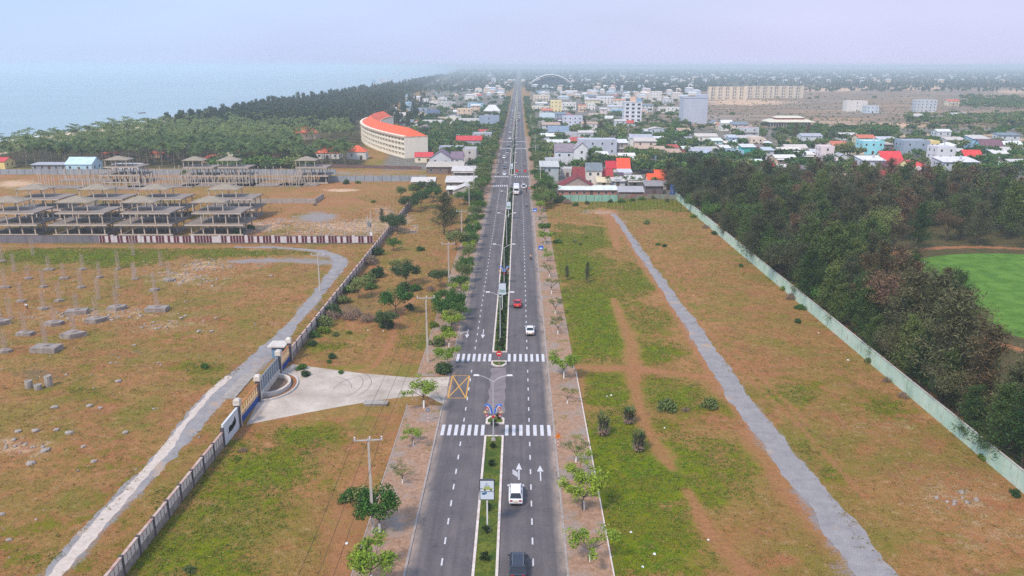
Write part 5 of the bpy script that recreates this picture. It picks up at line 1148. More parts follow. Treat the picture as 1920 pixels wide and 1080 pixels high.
# middle distance right
house(1032,1053,210,189,'flat',(236,220,168),CR,10,label='yellow three-storey house east of the road',floors=3); house(1053,1080,206,193,'flat',W_,LG,9); house(997,1030,210,200,'flat',(226,216,200),LG,9); house(1000,1030,190,179,'flat',(224,210,190),CR,12); house(1004,1026,200,194,'shed',W_,W_,7)
house(1012,1042,228,219,'gx',(206,214,216),(176,190,196),10,ytop=212); house(1041,1060,231,214,'gx',(150,160,180),BG,8); house(1055,1092,240,219,'flat',(206,210,226),(170,176,190),10,label='modern white house with dark recess and flat canopy'); house(1045,1066,234,224,'flat',(110,90,110),W_,8)
house(1028,1066,256,247,'gx',(196,190,186),(132,150,172),9,label='house with long blue grey roof near the east roadside',ytop=237); house(1010,1040,262,256,'shed',LG,(232,232,230),7); house(1060,1090,262,250,'flat',(190,190,196),GR,9)
for q in ((1097,1125,198,187),(1119,1150,195,183),(1150,1172,199,188),(1102,1116,206,195),(1140,1165,208,200),(1085,1100,210,200),(1202,1224,209,198),(1235,1279,212,202),(1243,1262,196,188),(1154,1176,178,172),(1218,1240,190,172),(1125,1138,218,205),(1060,1082,178,172),(1012,1030,176,170),(1090,1110,178,174),(1100,1118,186,180)): 
    wc = random.choice([W_, LG, CR, (226,196,170), (222,206,206)]); rc = random.choice([LG, TIN, (206,150,120), W_, BG]); house(*q, random.choice(['flat','shed','gx']), wc, rc, 9, ytop=q[3]-2.5)
house(1587,1625,209,190,'flat',(222,218,214),LG,13,label='white windowless block standing alone in the eastern flats',wins=1,side=False); house(1624,1647,212,199,'flat',(196,206,216),(120,130,146),12); house(1717,1755,210,188,'flat',(190,198,206),LG,12,label='grey two-block building in the eastern flats'); house(1776,1798,198,190,'gx',CR,(206,110,90),9,ytop=187); house(1788,1812,222,213,'flat',W_,LG,9); house(1703,1732,222,217,'shed',LG,TIN,7)
# tall landmark buildings
def tower(x0, x1, yb, yt, label, cols, rows, wall, depth, extra=None):
    A, B = P(x0, yb), P(x1, yb); c = (A+B)/2; Wd = (B-A).length; hh = height_at(c, yt); r = thing('tall_building', label, 'building', (c.x, c.y, 0)); m_ = MB().box(-Wd/2,Wd/2,0,depth,-.2,hh)
    for a_ in range(1, rows+1): m_.box(-Wd/2-.15,Wd/2+.15,-.15,-.01,hh*a_/(rows+.0)-.35,hh*a_/(rows+.0)-.1) if cols else None
    obj('wall', m_, cmat(wall, 'wall', .85, .05, .2), r); FOOT.append((c.x-Wd/2-1, c.x+Wd/2+1, c.y-1, c.y+depth+1))
    for i in range(cols):
        for j in range(rows):
            o = link('window', WIN, r, (-Wd/2+Wd*(i+.5)/cols, -.0, hh*(j+.45)/rows)); o.scale = (Wd/cols*.48, 1, hh/rows*.42)
    if cols:
        for j in range(rows):
            o = link('window', WIN, r, (-Wd/2, depth*.3, hh*(j+.45)/rows)); o.rotation_euler = (0, 0, -R(90)); o.scale = (2.2, 1, hh/rows*.45)
            o = link('window', WIN, r, (-Wd/2, depth*.7, hh*(j+.45)/rows)); o.rotation_euler = (0, 0, -R(90)); o.scale = (2.2, 1, hh/rows*.45)
    obj('roof', MB().box(-Wd/2-.3,Wd/2+.3,-.3,depth+.3,hh+.01,hh+.4), cmat(tuple(max(0,q-14) for q in wall), 'roof'), r)
    return r, Wd, hh
r, Wd, hh = tower(1170,1202,236,192,'white multi-storey block with rows of dark windows and rooftop towers',3,6,(224,228,236),16)
obj('stair_tower', MB().box(-Wd*.10,Wd*.2,4,12,hh+.4,hh+4.6), cmat((226,190,166), 'wall'), r); obj('blue_tower', MB().box(Wd*.2+.05,Wd*.5,3,14,hh+.4,hh+3.2), cmat((140,170,196), 'wall'), r)
r, Wd, hh = tower(1280,1325,232,184,'blank pale grey windowless tower block in the eastern flats',0,6,(184,190,206),20)
obj('stepped_parapet', MB().box(Wd*.1,Wd*.5,0,14,hh+.4,hh+3), cmat((184,190,206), 'wall'), r)
def longhotel(x0, x1, yb, yt, label, bays):
    A, B = P(x0, yb), P(x1, yb); c = (A+B)/2; Wd = (B-A).length; hh = height_at(c, yt); r = thing('hotel_block', label, 'building', (c.x, c.y, 0)); bm = cmat((206,192,176), 'wall', .85, .08, .1)
    obj('wall', MB().box(-Wd/2,Wd/2,0,18,-.2,hh), bm, r); FOOT.append((c.x-Wd/2, c.x+Wd/2, c.y, c.y+18)); pv_ = MB()
    for i in range(bays+1):
        x = -Wd/2+Wd*i/bays
        if i % 4 == 0: pv_.box(x-2.5,x+2.5,-2,-.02,-.2,hh+1.6)
    obj('pavilion', pv_, cmat((214,200,180), 'wall'), r); obj('roof', MB().box(-Wd/2-1,Wd/2+1,-.5,19,hh+.02,hh+.8), cmat((196,180,166), 'roof'), r)
    for i in range(bays):
        for j in range(4):
            if bays*4 > 100 and j == 3: continue
            x = -Wd/2+Wd*(i+.5)/bays; o = link('window', WIN, r, (x, 0, hh*(j+.5)/4)); o.scale = (min(2.2, Wd/bays*.55)*.6*1.2, 1, hh/4*.42)
longhotel(1330,1396,187,164,'long beige hotel wing in the distance, left one',20); longhotel(1399,1447,184,163,'long beige hotel wing in the distance, middle one',14); longhotel(1448,1502,184,163,'long beige hotel wing in the distance, right one',16)
# pavilion restaurant with tiered roof
A, B = P(1444,238), P(1524,238); c = (A+B)/2; Wd = (B-A).length; r = thing('pavilion_hall', 'wide hall with tiered pale roof and dark colonnade in the eastern flats', 'hall', (c.x, c.y, 0)); FOOT.append((c.x-Wd/2, c.x+Wd/2, c.y, c.y+24))
obj('wall', MB().box(-Wd/2+1.5,Wd/2-1.5,1.5,22,-.2,4), cmat((120,116,122), 'wall'), r); m_ = MB()
for i in range(17): x = -Wd/2+.5+(Wd-1)*i/16; m_.box(x-.2,x+.2,0,.4,-.1,4.2)
obj('colonnade', m_, cmat((226,220,206), 'wall'), r); obj('roof', MB().frustum(0,11,4.2,6.2,Wd/2+1.5,13,Wd/2-4,8).frustum(0,11,7.6,9,Wd/2-6,8,Wd/2-10,4), cmat((222,216,196), 'roof'), r); obj('clerestory', MB().box(-Wd/2+7,Wd/2-7,4,18,6.2,7.6), cmat((176,66,72), 'wall'), r)
# great arched canopy far up the road
p = P(997,162); q = P(1067,161); c = (p+q)/2; Wd = (q-p).length; r = thing('arched_hall', 'huge arched silver canopy beside the road near the horizon', 'hall', (c.x, c.y, 0)); H_ = height_at(c, 141); m_ = MB(); n = 24; vs = []
for i in range(n+1):
    t = i/n; x = -Wd/2+Wd*t; z = H_*(math.sin(math.pi*t)**.8)*(1.0 if t < .57 else 1.0); b2 = 50*(math.sin(math.pi*t)**.5)+6; vs += [(x,-b2*.3,z+1.5),(x,b2,z*.92+1.5),(x,b2,z*.92-.5),(x,-b2*.3,z-.5)]
fs = []
for i in range(n):
    o = 4*i
    for k in range(4): fs.append((o+k, o+(k+1) % 4, o+4+(k+1) % 4, o+4+k))
m_.add(vs, fs); obj('canopy', m_, cmat((214,216,222), 'roof', .5), r); vs = []
for i in range(n+1): t = i/n; x = -Wd/2+Wd*t; z = max(.1, H_*(math.sin(math.pi*t)**.8)*.9-2); vs += [(x,8,0),(x,8,z)]
obj('rim', MB().tube([(-Wd/2+Wd*i/n, -16*(math.sin(math.pi*i/n)**.5)-2, H_*(math.sin(math.pi*i/n)**.8)+1.6) for i in range(n+1)], 1.5, 5), cmat((240,242,246), 'roof', .5), r); obj('glass_wall', MB().add(vs, [(2*i,2*i+2,2*i+3,2*i+1) for i in range(n)]), cmat((110,124,150), 'wall'), r)
# ---------------- the curved hotel
HP = [(-66,462),(-75,478),(-84,495.5),(-92.5,514),(-100.5,534),(-108,556),(-114,579),(-118.5,603),(-120.5,628),(-119.5,648),(-117,664)]
P0 = P(759,297); HP = [(x-(-66)+P0.x, y-462+P0.y) for x, y in HP]
C_ = np.array(HP); dense_t = np.linspace(0, len(C_)-1, 34); C2 = np.stack([np.interp(dense_t, range(len(C_)), C_[:, i]) for i in (0, 1)], -1)
for _ in range(3): C2[1:-1] = (C2[:-2]+2*C2[1:-1]+C2[2:])/4
T_ = np.gradient(C2, axis=0); T_ /= np.linalg.norm(T_, axis=1)[:, None]; N_ = np.stack([T_[:, 1], -T_[:, 0]], -1)      # towards the inner side
HH = height_at(P0, 258); HWd = 14.6; NB = len(C2)-1; hr = thing('curved_hotel', 'long curved cream hotel with balconied storeys and orange tiled roof', 'hotel', (P0.x, P0.y, 0)); L0 = np.array([P0.x, P0.y])
crm = cmat((240,230,212), 'wall', .85, .04, .15); orr = cmat((232,104,66), 'roof', .75, .08, .3); bandm = cmat((206,176,158), 'wall')
def loft(secs, n0, n1, closed=True):
    vs = []; k = len(secs)
    for i in range(n0, n1+1):
        for off, z in secs: pt = C2[i]+N_[i]*off-L0; vs.append((pt[0], pt[1], z))
    fs = []
    for i in range(n1-n0):
        for j in range(k): fs.append((i*k+j, i*k+(j+1) % k, (i+1)*k+(j+1) % k, (i+1)*k+j))
    fs += [tuple(range(k)), tuple((n1-n0)*k+j for j in reversed(range(k)))]; return MB().add(vs, fs)
obj('wall', loft([(1.6,-.2),(HWd,-.2),(HWd,HH),(1.6,HH)], 0, NB), crm, hr)
for z0, z1 in ((0,1.2),(HH*.25,HH*.25+.9),(HH*.5-.1,HH*.5+.95),(HH*.745,HH*.745+.95)): obj('floor_band', loft([(0,z0),(1.58,z0),(1.58,z1),(0,z1)], 0, NB), crm, hr)
obj('cornice', loft([(-.5,HH*.97),(HWd+.5,HH*.97),(HWd+.5,HH+.5),(-.5,HH+.5)], 0, NB), bandm, hr); obj('parapet', loft([(-.1,HH+.51),(1.4,HH+.51),(1.4,HH+.9),(-.1,HH+.9)], 0, NB), crm, hr)
obj('end_wall', loft([(-.05,-.2),(1.59,-.2),(1.59,HH*.97-.01),(-.05,HH*.97-.01)], 0, 0, True) if False else MB().add([tuple(list(C2[0]-T_[0]*.25+N_[0]*a_-L0)+[z]) for a_, z in ((-.1,-.2),(HWd+.1,-.2),(HWd+.1,HH*.97-.02),(-.1,HH*.97-.02))]+[tuple(list(C2[0]-T_[0]*.01+N_[0]*a_-L0)+[z]) for a_, z in ((-.1,-.2),(HWd+.1,-.2),(HWd+.1,HH*.97-.02),(-.1,HH*.97-.02))], [(0,1,2,3),(7,6,5,4),(0,4,5,1),(1,5,6,2),(2,6,7,3),(3,7,4,0)]), crm, hr)
i1 = 1; secs = [(1.5,HH+.52),(HWd-.2,HH+.52),(HWd*.54,HH+4.6)]
rfm = loft(secs, 2, NB-1); k0 = len(rfm.v)
e_ = [tuple(list(C2[0]+N_[0]*a_-L0)+[HH+.52]) for a_ in (1.5, HWd-.2)]; rfm.v += e_; rfm.f += [(k0, k0+1, 2), (k0, 2, 0), (k0+1, 1, 2)]; rfm.m += [0]*3
obj('roof', rfm, orr, hr); balc = cmat((176,168,160), 'wall'); rail = cmat((222,212,196), 'wall')
for i in range(NB):
    a_, b_ = C2[i]-L0, C2[i+1]-L0; na, nb = N_[i], N_[i+1]; d = (b_-a_)
    m_ = MB().add([tuple(list(a_+na*.05-d*0)+[0.0]), tuple(list(a_+na*1.58)+[0.0]), tuple(list(a_+na*1.58)+[HH*.97]), tuple(list(a_+na*.05)+[HH*.97])]+[tuple(list(a_+d*.13+na*o2)+[z]) for o2, z in ((.05,0.0),(1.58,0.0),(1.58,HH*.97),(.05,HH*.97))], [(0,1,2,3),(7,6,5,4),(0,4,5,1),(1,5,6,2),(2,6,7,3),(3,7,4,0)]); obj('fin', m_, crm, hr)
    for z0, z1 in ((HH*.25+.9,HH*.5-.1),(HH*.5+.95,HH*.745),(HH*.745+.95,HH*.97)):
        p1 = a_+d*.13+na*1.5; p2 = b_+nb*1.5; q1 = a_+d*.13+na*.2; q2 = b_+nb*.2
        m_ = MB().add([(*p1,z0),(*p2,z0),(*p2,z1),(*p1,z1)], [(0,1,2,3)]).add([(*q1,z0),(*q2,z0),(*q2,z0+.35),(*q1,z0+.35)], [(0,1,2,3)], 1); obj('balcony', m_, [glass if i % 3 == 1 else balc, rail], hr)
for i in range(0, len(C2), 2): FOOT.append((C2[i][0]-3, C2[i][0]+18, C2[i][1]-8, C2[i][1]+12))
# ---------------- infill houses, farther off
rg = random.Random(77); PAL = [W_, W_, LG, CR, (226,206,190), LB, (206,210,216), (214,190,170), (190,200,210), (230,226,216)]; RPAL = [TIN, LG, GR, (206,120,96), (190,160,140), BG, W_, (206,196,190), (190,84,76)]
def free(x, y, w2_, d_):
    if ML-13 < x+w2_ and x-w2_ < XR+9: return False
    for a_, b_, c_, e2 in FOOT:
        if x+w2_ > a_ and x-w2_ < b_ and y+d_ > c_ and y < e2: return False
    return True
cnt = 0; tries = 0
def zone_ok(px, py):
    if px < 960:
        if py < 150: return px > 800
        return px > 690+(py-170)*1.1 and py < 292 and not (py > 243 and px < 870)
    if py < 172: return px < 1280
    if py < 238: return px < 1165-(py-172)*.3+ (60 if py < 215 else 0)
    return px < 1440 or (py > 262 and px < 1900)
while cnt < 114 and tries < 6000:
    tries += 1; py = 150+(rg.random()**1.15)*160; px = rg.uniform(690, 1900)
    if not zone_ok(px, py) or py > 318: continue
    p = P(px, py); wd = rg.uniform(8, 15); dp_ = rg.uniform(8, 13)
    if not free(p.x, p.y, wd/2, dp_): continue
    s_ = (py-124)*.01853; hh_ = rg.choice([3.2, 3.4, 3.6, 6.6, 6.8, 3.3]); yt = Q(p.x, p.y, hh_)[1]
    house(px-wd*s_/2, px+wd*s_/2, py, yt, rg.choice(['flat','shed','shed','gx','gx','gy']), rg.choice(PAL), rg.choice(RPAL), dp_, rh=rg.uniform(1.0, 2.2), wins=2, side=py > 230); cnt += 1
# very distant town: one mass of small blocks
fm = [cmat(c_, 'wall') for c_ in (W_, (214,206,200), (222,196,176), (196,204,214))]; m_ = MB()
for k in range(900):
    y = (1250+rg.random()*600) if k < 260 else 1800+(rg.random()**1.6)*6500; lo = -.30*y if y < 3200 else -.16*y; x = rg.uniform(max(lo, coast_x(y)+260), .75*y)
    if -16 < x < 14: continue
    if y < 2600 and x > .22*y: continue
    if y < 1900 and not free(x, y, 9, 16): continue
    w2_, d_, hh_ = rg.uniform(4, 9), rg.uniform(4, 8), rg.choice([4, 4, 7, 10]); i = rg.randrange(4); m_.box(x-w2_, x+w2_, y, y+d_*2, -.2, hh_, i)
    z = len(m_.v); m_.add([(x-w2_-.5,y-.5,hh_),(x+w2_+.5,y-.5,hh_),(x+w2_+.5,y+2*d_+.5,hh_),(x-w2_-.5,y+2*d_+.5,hh_),(x-w2_*.5,y+d_,hh_+2),(x+w2_*.5,y+d_,hh_+2)], [(0,1,5,4),(1,2,5),(2,3,4,5),(3,0,4)], rg.choice([0,1,2,3,3]))
o = obj('distant_town', m_, fm); tag(o, 'countless tiny pale houses scattered towards the horizon', 'distant town', kind='stuff')
# ================================================================ street trees and verge plants
WT = MB().tube([(0,0,0),(0,0,1.15)], [.14,.12], 8).mesh('whitewashed_base', wash)
def street(px, py, hgt, var, lab, order='y', base=True):
    hgt = max(hgt*1.15, 3.6)
    o = plant_px('street', px, py, hgt, lab, group='street trees along the kerbs', var=var, order=order)
    if base and not any(c_.name.startswith('whitewashed') for c_ in o.children):
        b_ = link('whitewashed_base', WT, o)
    return o
LL = 'young street tree with whitewashed trunk on the west sidewalk'; RRl = 'young street tree with whitewashed trunk on the east sidewalk'
for px, py, hh, v in ((795,766,5.6,1),(775,836,3.2,1),(755,908,2.2,2),(712,1000,5.5,3),(697,1100,5.6,0),(838,690,4.5,0),(842,652,4,1),(848,622,4.5,0),(856,590,5,3),(862,560,4.5,1),(868,522,4,2),(874,495,3.5,2),(880,475,4.2,0),(884,452,4,3),(890,432,4,1)): street(px, py, hh, v, LL)
for px, py, hh, v in ((1057,710,5.2,0),(1064,758,2.2,2),(1105,1054,4.6,1),(1094,958,5.4,0),(1086,905,4.0,1),(1080,868,4.0,2),(1046,628,4.2,2),(1041,590,4.4,2),(1034,552,4.5,2),(1030,520,4,2),(1026,490,3.6,1),(1022,458,4.6,0),(1020,442,4.4,3),(1018,425,4,2),(1015,410,4,2),(1013,396,4.4,0)): street(px, py, hh, v, RRl)
r_ = random.Random(5)
y = P(973,392).y
while y < 1300:
    for s in (-1, 1):
        x = (XL-3.2-r_.uniform(0, 3.5)) if s < 0 else (XR+4+r_.uniform(0, 4))
        pyy = Q(x, y)[1]
        if any(abs(pyy-q) < 1.2 for q in (332, 347, 265, 278)): continue
        plant('leafy' if y < 800 else 'road', x, y, r_.uniform(.8, 1.2), 'full roadside tree in the long row %s of the road' % ('west' if s < 0 else 'east'), 'roadside trees beyond the second crossing', r_.choice([0,2,2,0,1]), parts=True)
    y += 5.5 if y < 700 else 8
for px, py, hh, var, lab in ((745,438,5.5,1,'dark leafy tree beside the perimeter wall corner'),(730,432,4.5,3,'second dark leafy tree beside the perimeter wall corner'),(738,470,3.5,0,'small bright tree below the wall corner trees'),(833,440,0,0,'C'),(762,535,5.2,1,'big round tree in the middle of the west verge'),(745,512,3,2,'olive scrubby tree by the middle verge tree'),
  (825,540,4.0,3,'dark low tree beside the third utility pole'),(742,590,5.5,0,'tall ragged green tree on the west verge'),(725,620,3.6,3,'round dark bush tree on the west verge'),(672,560,4.2,2,'flat-topped olive tree by the perimeter wall'),(855,470,5,2,'thin pale tree beside the kerb'),
  (770,398,5.5,1,'first green tree of the clump by the shacks'),(790,392,6,3,'second green tree of the clump by the shacks'),(812,380,6,0,'third green tree of the clump by the shacks'),(800,372,6.5,1,'fourth green tree of the clump by the shacks'),(778,374,5.5,2,'olive tree of the clump by the shacks'),(752,372,4,2,'small olive tree left of the shacks clump'),
  (848,420,4.5,2,'pale tree behind the tall dark casuarina'),(870,385,5.5,0,'bright tree beside the roadside shacks'),(880,470,4,1,'leafy tree close to the west kerb')):
    if lab == 'C': plant_px('cas', 833, 440, 15.5, 'tall dense dark casuarina standing alone on the west verge', var=1)
    else: plant_px('leafy', px, py, hh*1.45, lab, var=var)
for px, py in ((716,418),(1063,525),(1100,530),(1102,518)): plant_px('casyoung', px, py, 5.5 if px < 800 else 4, 'small young casuarina, %s' % ({716:'alone on the bare lot behind the maroon fence',1063:'dark one in the east field',1100:'first of two by the green patch',1102:'second of two by the green patch'}[px]), var=0)
bl = random.Random(21)
BU = [(708,520,2.0),(700,495,2.2),(706,478,1.8),(690,530,1.8),(668,535,1.6),(655,548,1.6),(645,568,1.4),(628,590,1.8),(618,600,1.8),(610,612,1.6),(604,624,1.3),(588,632,1.1),(584,648,.9),(725,612,1.9),(695,542,1.4),(760,545,1.6),(790,470,1.0),(835,622,1.4),(812,612,1.1),(820,648,1.4),
 (565,692,.9),(572,705,.8),(622,672,.8),(617,680,.5),(654,626,.6),(629,630,.6),(786,470,1),(830,700,1.6),(1078,455,1),(1046,456,1.6),(1100,446,.9),(1088,459,.8),(1235,460,1.2),(1245,463,1.0),(1212,420,1.4),(1250,770,1.9),(1330,765,1.6),(1300,408,1.6),(1322,428,1.6),(1340,440,1.3),
 (1480,560,1.8),(1470,545,1.6),(1500,580,1.4),(1495,605,1.0),(1390,500,1.0),(1630,680,1.1),(1695,745,1.2),(1660,715,1.0),(1840,860,1.0),(1905,930,.9),(457,846,.8),(443,862,.7),(385,690,1.0),(655,935,1.2),(672,942,1.4),(356,1073,.8),(640,700,.5),(240,318,4),(345,330,3),(560,345,2.2),(650,345,2.2),(670,344,1.8),
 (1145,380,1.4),(1165,380,1.8),(1185,377,1.6),(1205,375,2.0),(1225,373,1.8),(1250,378,1.2),(1100,383,1.4),(1065,382,2.6),(1048,380,3.0),(1078,386,1.8),(448,440,2.6),(470,430,2),(356,405,2.4),(700,380,1.4),(590,385,1.2),(780,545,1.3),(770,580,1.0)]
for px, py, rr_ in BU:
    east = px > 980
    plant_px('bush', px, py, rr_*(1.6 if 540 < px < 850 and py > 450 else 1.15), 'low leafy bush %s' % ('in the east field' if east else 'on the west side'), group='bushes scattered over the fields', order='x')
for px, py, rr_ in ((655,600,2.6),(690,602,2.6),(670,590,2.2),(810,545,1.8),(1050,600,1.2),(1285,770,1)): plant_px('bush', px, py, rr_*1.0, 'heap of dry brown brushwood', group='heaps of dry brushwood', var=4, order='x')
for px, py, hh, v in ((858,600,4.5,3),(864,545,4.5,0),(870,530,5,2),(873,512,5,3),(878,490,5,1),(884,462,5,0),(888,445,5.5,3),(891,425,5.5,0),(895,412,5.5,2),(898,400,6,3),(886,410,5,1),(880,430,4.5,2),(832,600,5,3),(826,588,4.5,0),(838,575,5,3),(846,612,4,1),(1008,386,5.5,0),(1012,378,6,2),(1016,372,6,1),(1022,384,5,0),(1008,368,6,3)):
    plant_px('leafy', px, py, hh*1.15, 'bushy green tree close to the kerb before the first houses', group='bushy trees close to the kerb', var=(0 if v == 3 else 2 if v == 1 else v), order='y')
# half-dead palm clumps on the green
def cycad(px, py, hh, label):
    p = P(px, py); rs = np.random.RandomState(px); r = thing('fan_palm', label, 'palm', p); m_ = MB()
    for k in range(5): a_ = k*1.3; m_.tube([(math.cos(a_)*.45,math.sin(a_)*.45,-.1),(math.cos(a_)*.55,math.sin(a_)*.55,hh*.72)], [.16,.13], 5)
    obj('trunk', m_, barkd, r)
    V, F = [], []
    for k in range(320):
        a_ = rs.rand()*6.28; zz = rs.rand(); b0 = np.array([math.cos(a_)*.5, math.sin(a_)*.5, hh*(.15+.65*zz)]); up = (zz-.35)*2.6+rs.normal()*.3; d = np.array([math.cos(a_)*.9, math.sin(a_)*.9, up]); d /= np.linalg.norm(d); L = (.35+.5*zz)*(.6+.7*rs.rand()); sd = np.array([-math.sin(a_), math.cos(a_), 0])*.06; o = len(V); V += [b0-sd*.3, b0+sd*.3, b0+d*L+sd, b0+d*L-sd]; F.append([o,o+1,o+2,o+3])
    V = np.array(V); F = np.array(F); zc = V[F[:, 0], 2]; link('crown', np_mesh('crown', V, F, [LM['dark'], LM['dry']], (zc < hh*.42).astype(int)), r)
cycad(1131,816,3.4,'tallest half-dead fan palm clump on the green'); cycad(1179,793,2.4,'small half-dead fan palm clump beside the dirt track'); cycad(1197,845,3.0,'nearest half-dead fan palm clump on the green')
# clipped shrubs on the median
for px, py, v, s in ((912,1052,0,1.1),(910,1000,1,1.0),(918,958,0,.9),(920,876,0,1.0),(924,842,1,.95),(926,800,0,1.0)): plant('top', MC-.1, P(px, py).y, s, 'dark clipped round shrub on the near median strip', 'clipped shrubs on the median', v, 'y', z=.1)
plant('top', MC+.55, P(931,786).y, .9, 'small dark shrub at the rounded median nose', None, 1, z=.1)
y = P(932,650).y; hed = []
while y < 330:
    if not any(Yp(b_)-1 < y < Yp(a_)+1 for a_, b_ in ((352, 328),)):
        plant('top', MC+r_.uniform(-.35,.35), y, r_.uniform(.8,1.05), 'dark clipped round shrub in the median hedge row', 'clipped shrubs on the median', None, 'y', z=.1)
    y += 2.9
hm_ = [bush(121, .7, LM['top'], 260, (.2,.14), .9)[1], bush(122, .7, LM['dark'], 260, (.2,.14), .7)[1]]
pts = []; y = P(932,659).y
while y < 800:
    if not Yp(353) < y < Yp(327):
        for q in (-.55, .1, .6): pts.append((MC+q+r_.uniform(-.15,.15), y+r_.uniform(-.3,.3), r_.uniform(.55,.85)))
    y += 1.0
hg = joined('hedge', hm_, pts, 'low dark green planting filling the median strip', 'hedge', 5)
# ---- trees of the town
tc_ = 0; tr_ = random.Random(41)
def tree_ok(px, py):
    if px < 960: return (690+(py-170)*1.0 < px and py < 330) 
    if px > 1280 and py < 236: return tr_.random() < .16
    return True
while tc_ < 270:
    py = 150+tr_.random()**1.1*190; px = tr_.uniform(700, 1930)
    if py > 330 and px > 1270: pass
    if not tree_ok(px, py): continue
    p = P(px, py)
    if not free(p.x, p.y, 1.2, 1.5) or (p.x > WX and p.y < 350): continue
    plant('round', p.x, p.y, tr_.uniform(.6, 1.25), 'rounded tree standing among the houses of the town', 'trees among the town houses', parts=False); tc_ += 1
for px, py, hh, lab in ((1105,322,12,'tall feathery tree rising behind the grey-green roof'),(1120,325,9,'shorter feathery tree behind the grey-green roof'),(838,300,9,'dark tree beside the hotel end wall'),(815,285,9,'second dark tree beside the hotel end wall'),(1095,250,13,'dark feathery clump by the eastern flats, left'),(1125,252,12,'dark feathery clump by the eastern flats, right'),
   (1577,300,12,'dense dark round tree beside the pinkish house'),(1240,310,10,'grey-green tree above the orange roofs, left'),(1265,318,11,'grey-green tree above the orange roofs, middle'),(1290,322,11,'grey-green tree above the orange roofs, right'),(1200,300,8,'palm-like tree beside the peach roofs'),(1490,265,14,'tall thin tree by the tin roofs'),(1512,268,14,'second tall thin tree by the tin roofs'),(1470,262,13,'third tall thin tree by the tin roofs')):
    plant_px('cas' if 'feather' in lab or 'tall thin' in lab else 'leafy', px, py, hh, lab)
for px, py in ((1140,352),(1155,350),(1172,352),(1185,353),(1200,352),(1228,352),(1270,240)): plant_px('palm', px, py, 5.5 if px != 1270 else 9, 'short banana-like palm in front of the red-roofed houses', group='banana palms by the east field', order='x')
# belts of trees
def belt(name, region, n, mesh, label, seed):
    rb = random.Random(seed); pts = []; t = 0
    while len(pts) < n and t < n*30:
        t += 1; x0, x1, y0, y1 = region; px, py = rb.uniform(x0, x1), rb.uniform(y0, y1); p = P(px, py)
        if free(p.x, p.y, 1, 1) and p.x > coast_x(p.y)+25: pts.append((p.x, p.y, rb.uniform(.6, 1.15)))
    return joined(name, mesh, pts, label, 'woodland', seed)
lowr = [broadleaf(131, 8, LM['dark'], 260, (1.3,.9), .5, 1.6, .15)[1], broadleaf(132, 8, LM['olive'], 240, (1.3,.9), .5, 1.5, .15)[1], broadleaf(133, 8, LM['green'], 240, (1.3,.9), .5, 1.5, .15)[1]]
belt('tree_belt', (1480,1680,246,262), 190, lowr, 'belt of green trees behind the turquoise house', 1); belt('tree_belt', (1700,1925,218,238), 170, lowr, 'scrubby tree belt on the right of the eastern flats', 2)
belt('tree_belt', (1800,1925,182,206), 200, lowr, 'dark tree belt at the right end of the eastern flats', 3); belt('tree_belt', (1560,1930,158,166), 420, low_fd, 'long dark casuarina ridge above the pale sand', 4)
belt('tree_belt', (1290,1640,150,161), 260, low_fd, 'hazy tree belt behind the beige hotel', 6); belt('tree_belt', (1140,1290,158,176), 260, low_fd, 'dark wood left of the beige hotel', 7); belt('tree_belt', (400,585,306,322), 70, lowr, 'bushy trees in front of the orange-roofed villas', 8)
belt('tree_belt', (1000,1290,165,330), 420, lowr, 'loose greenery between the eastern town houses', 9); belt('tree_belt', (790,950,165,300), 260, lowr, 'loose greenery between the western town houses', 10); belt('tree_belt', (1200,1930,244,330), 380, lowr, 'loose greenery among the tin roofs east of the road', 11); belt('tree_belt', (690,800,158,240), 260, low_fd, 'dark trees thinning from the coast wood into the town', 13)
belt('tree_belt', (805,870,245,300), 60, lowr, 'garden trees behind the end wall of the curved hotel', 15); belt('tree_belt', (770,935,222,300), 170, lowr, 'garden trees crowding the west town', 14)
scr = [bush(141, 1.3, LM['olive'], 60, (.7,.45), .8)[1], bush(142, 1.3, LM['dark'], 60, (.7,.45), .8)[1]]
belt('scrub', (1150,1930,176,246), 1300, scr, 'small scattered bushes over the eastern flats', 12)
rb = random.Random(9); pts = []
for k in range(11000):
    y = 1700+(rb.random()**1.7)*9000; x = rb.uniform(max(-.62*y, coast_x(y)+45), .8*y)
    if -18 < x < 16: continue
    if x < coast_x(y)+260 and rb.random() < .3: continue
    if y < 2600 and x > .25*y and rb.random() < .7: continue
    pts.append((x, y, rb.uniform(.7, 1.25)*(1+max(0, y-3000)/5000)))
verylow = [broadleaf(151, 9, LM['fardark'], 46, (4.0,2.6), .6, 1.8, .1, nc=12)[1], casuarina(152, 11, LM['fardark'], 60, (3.4,1.8))[1]]
joined('distant_woodland', verylow, pts, 'hazy woodland stretching to the horizon', 'woodland', 6)
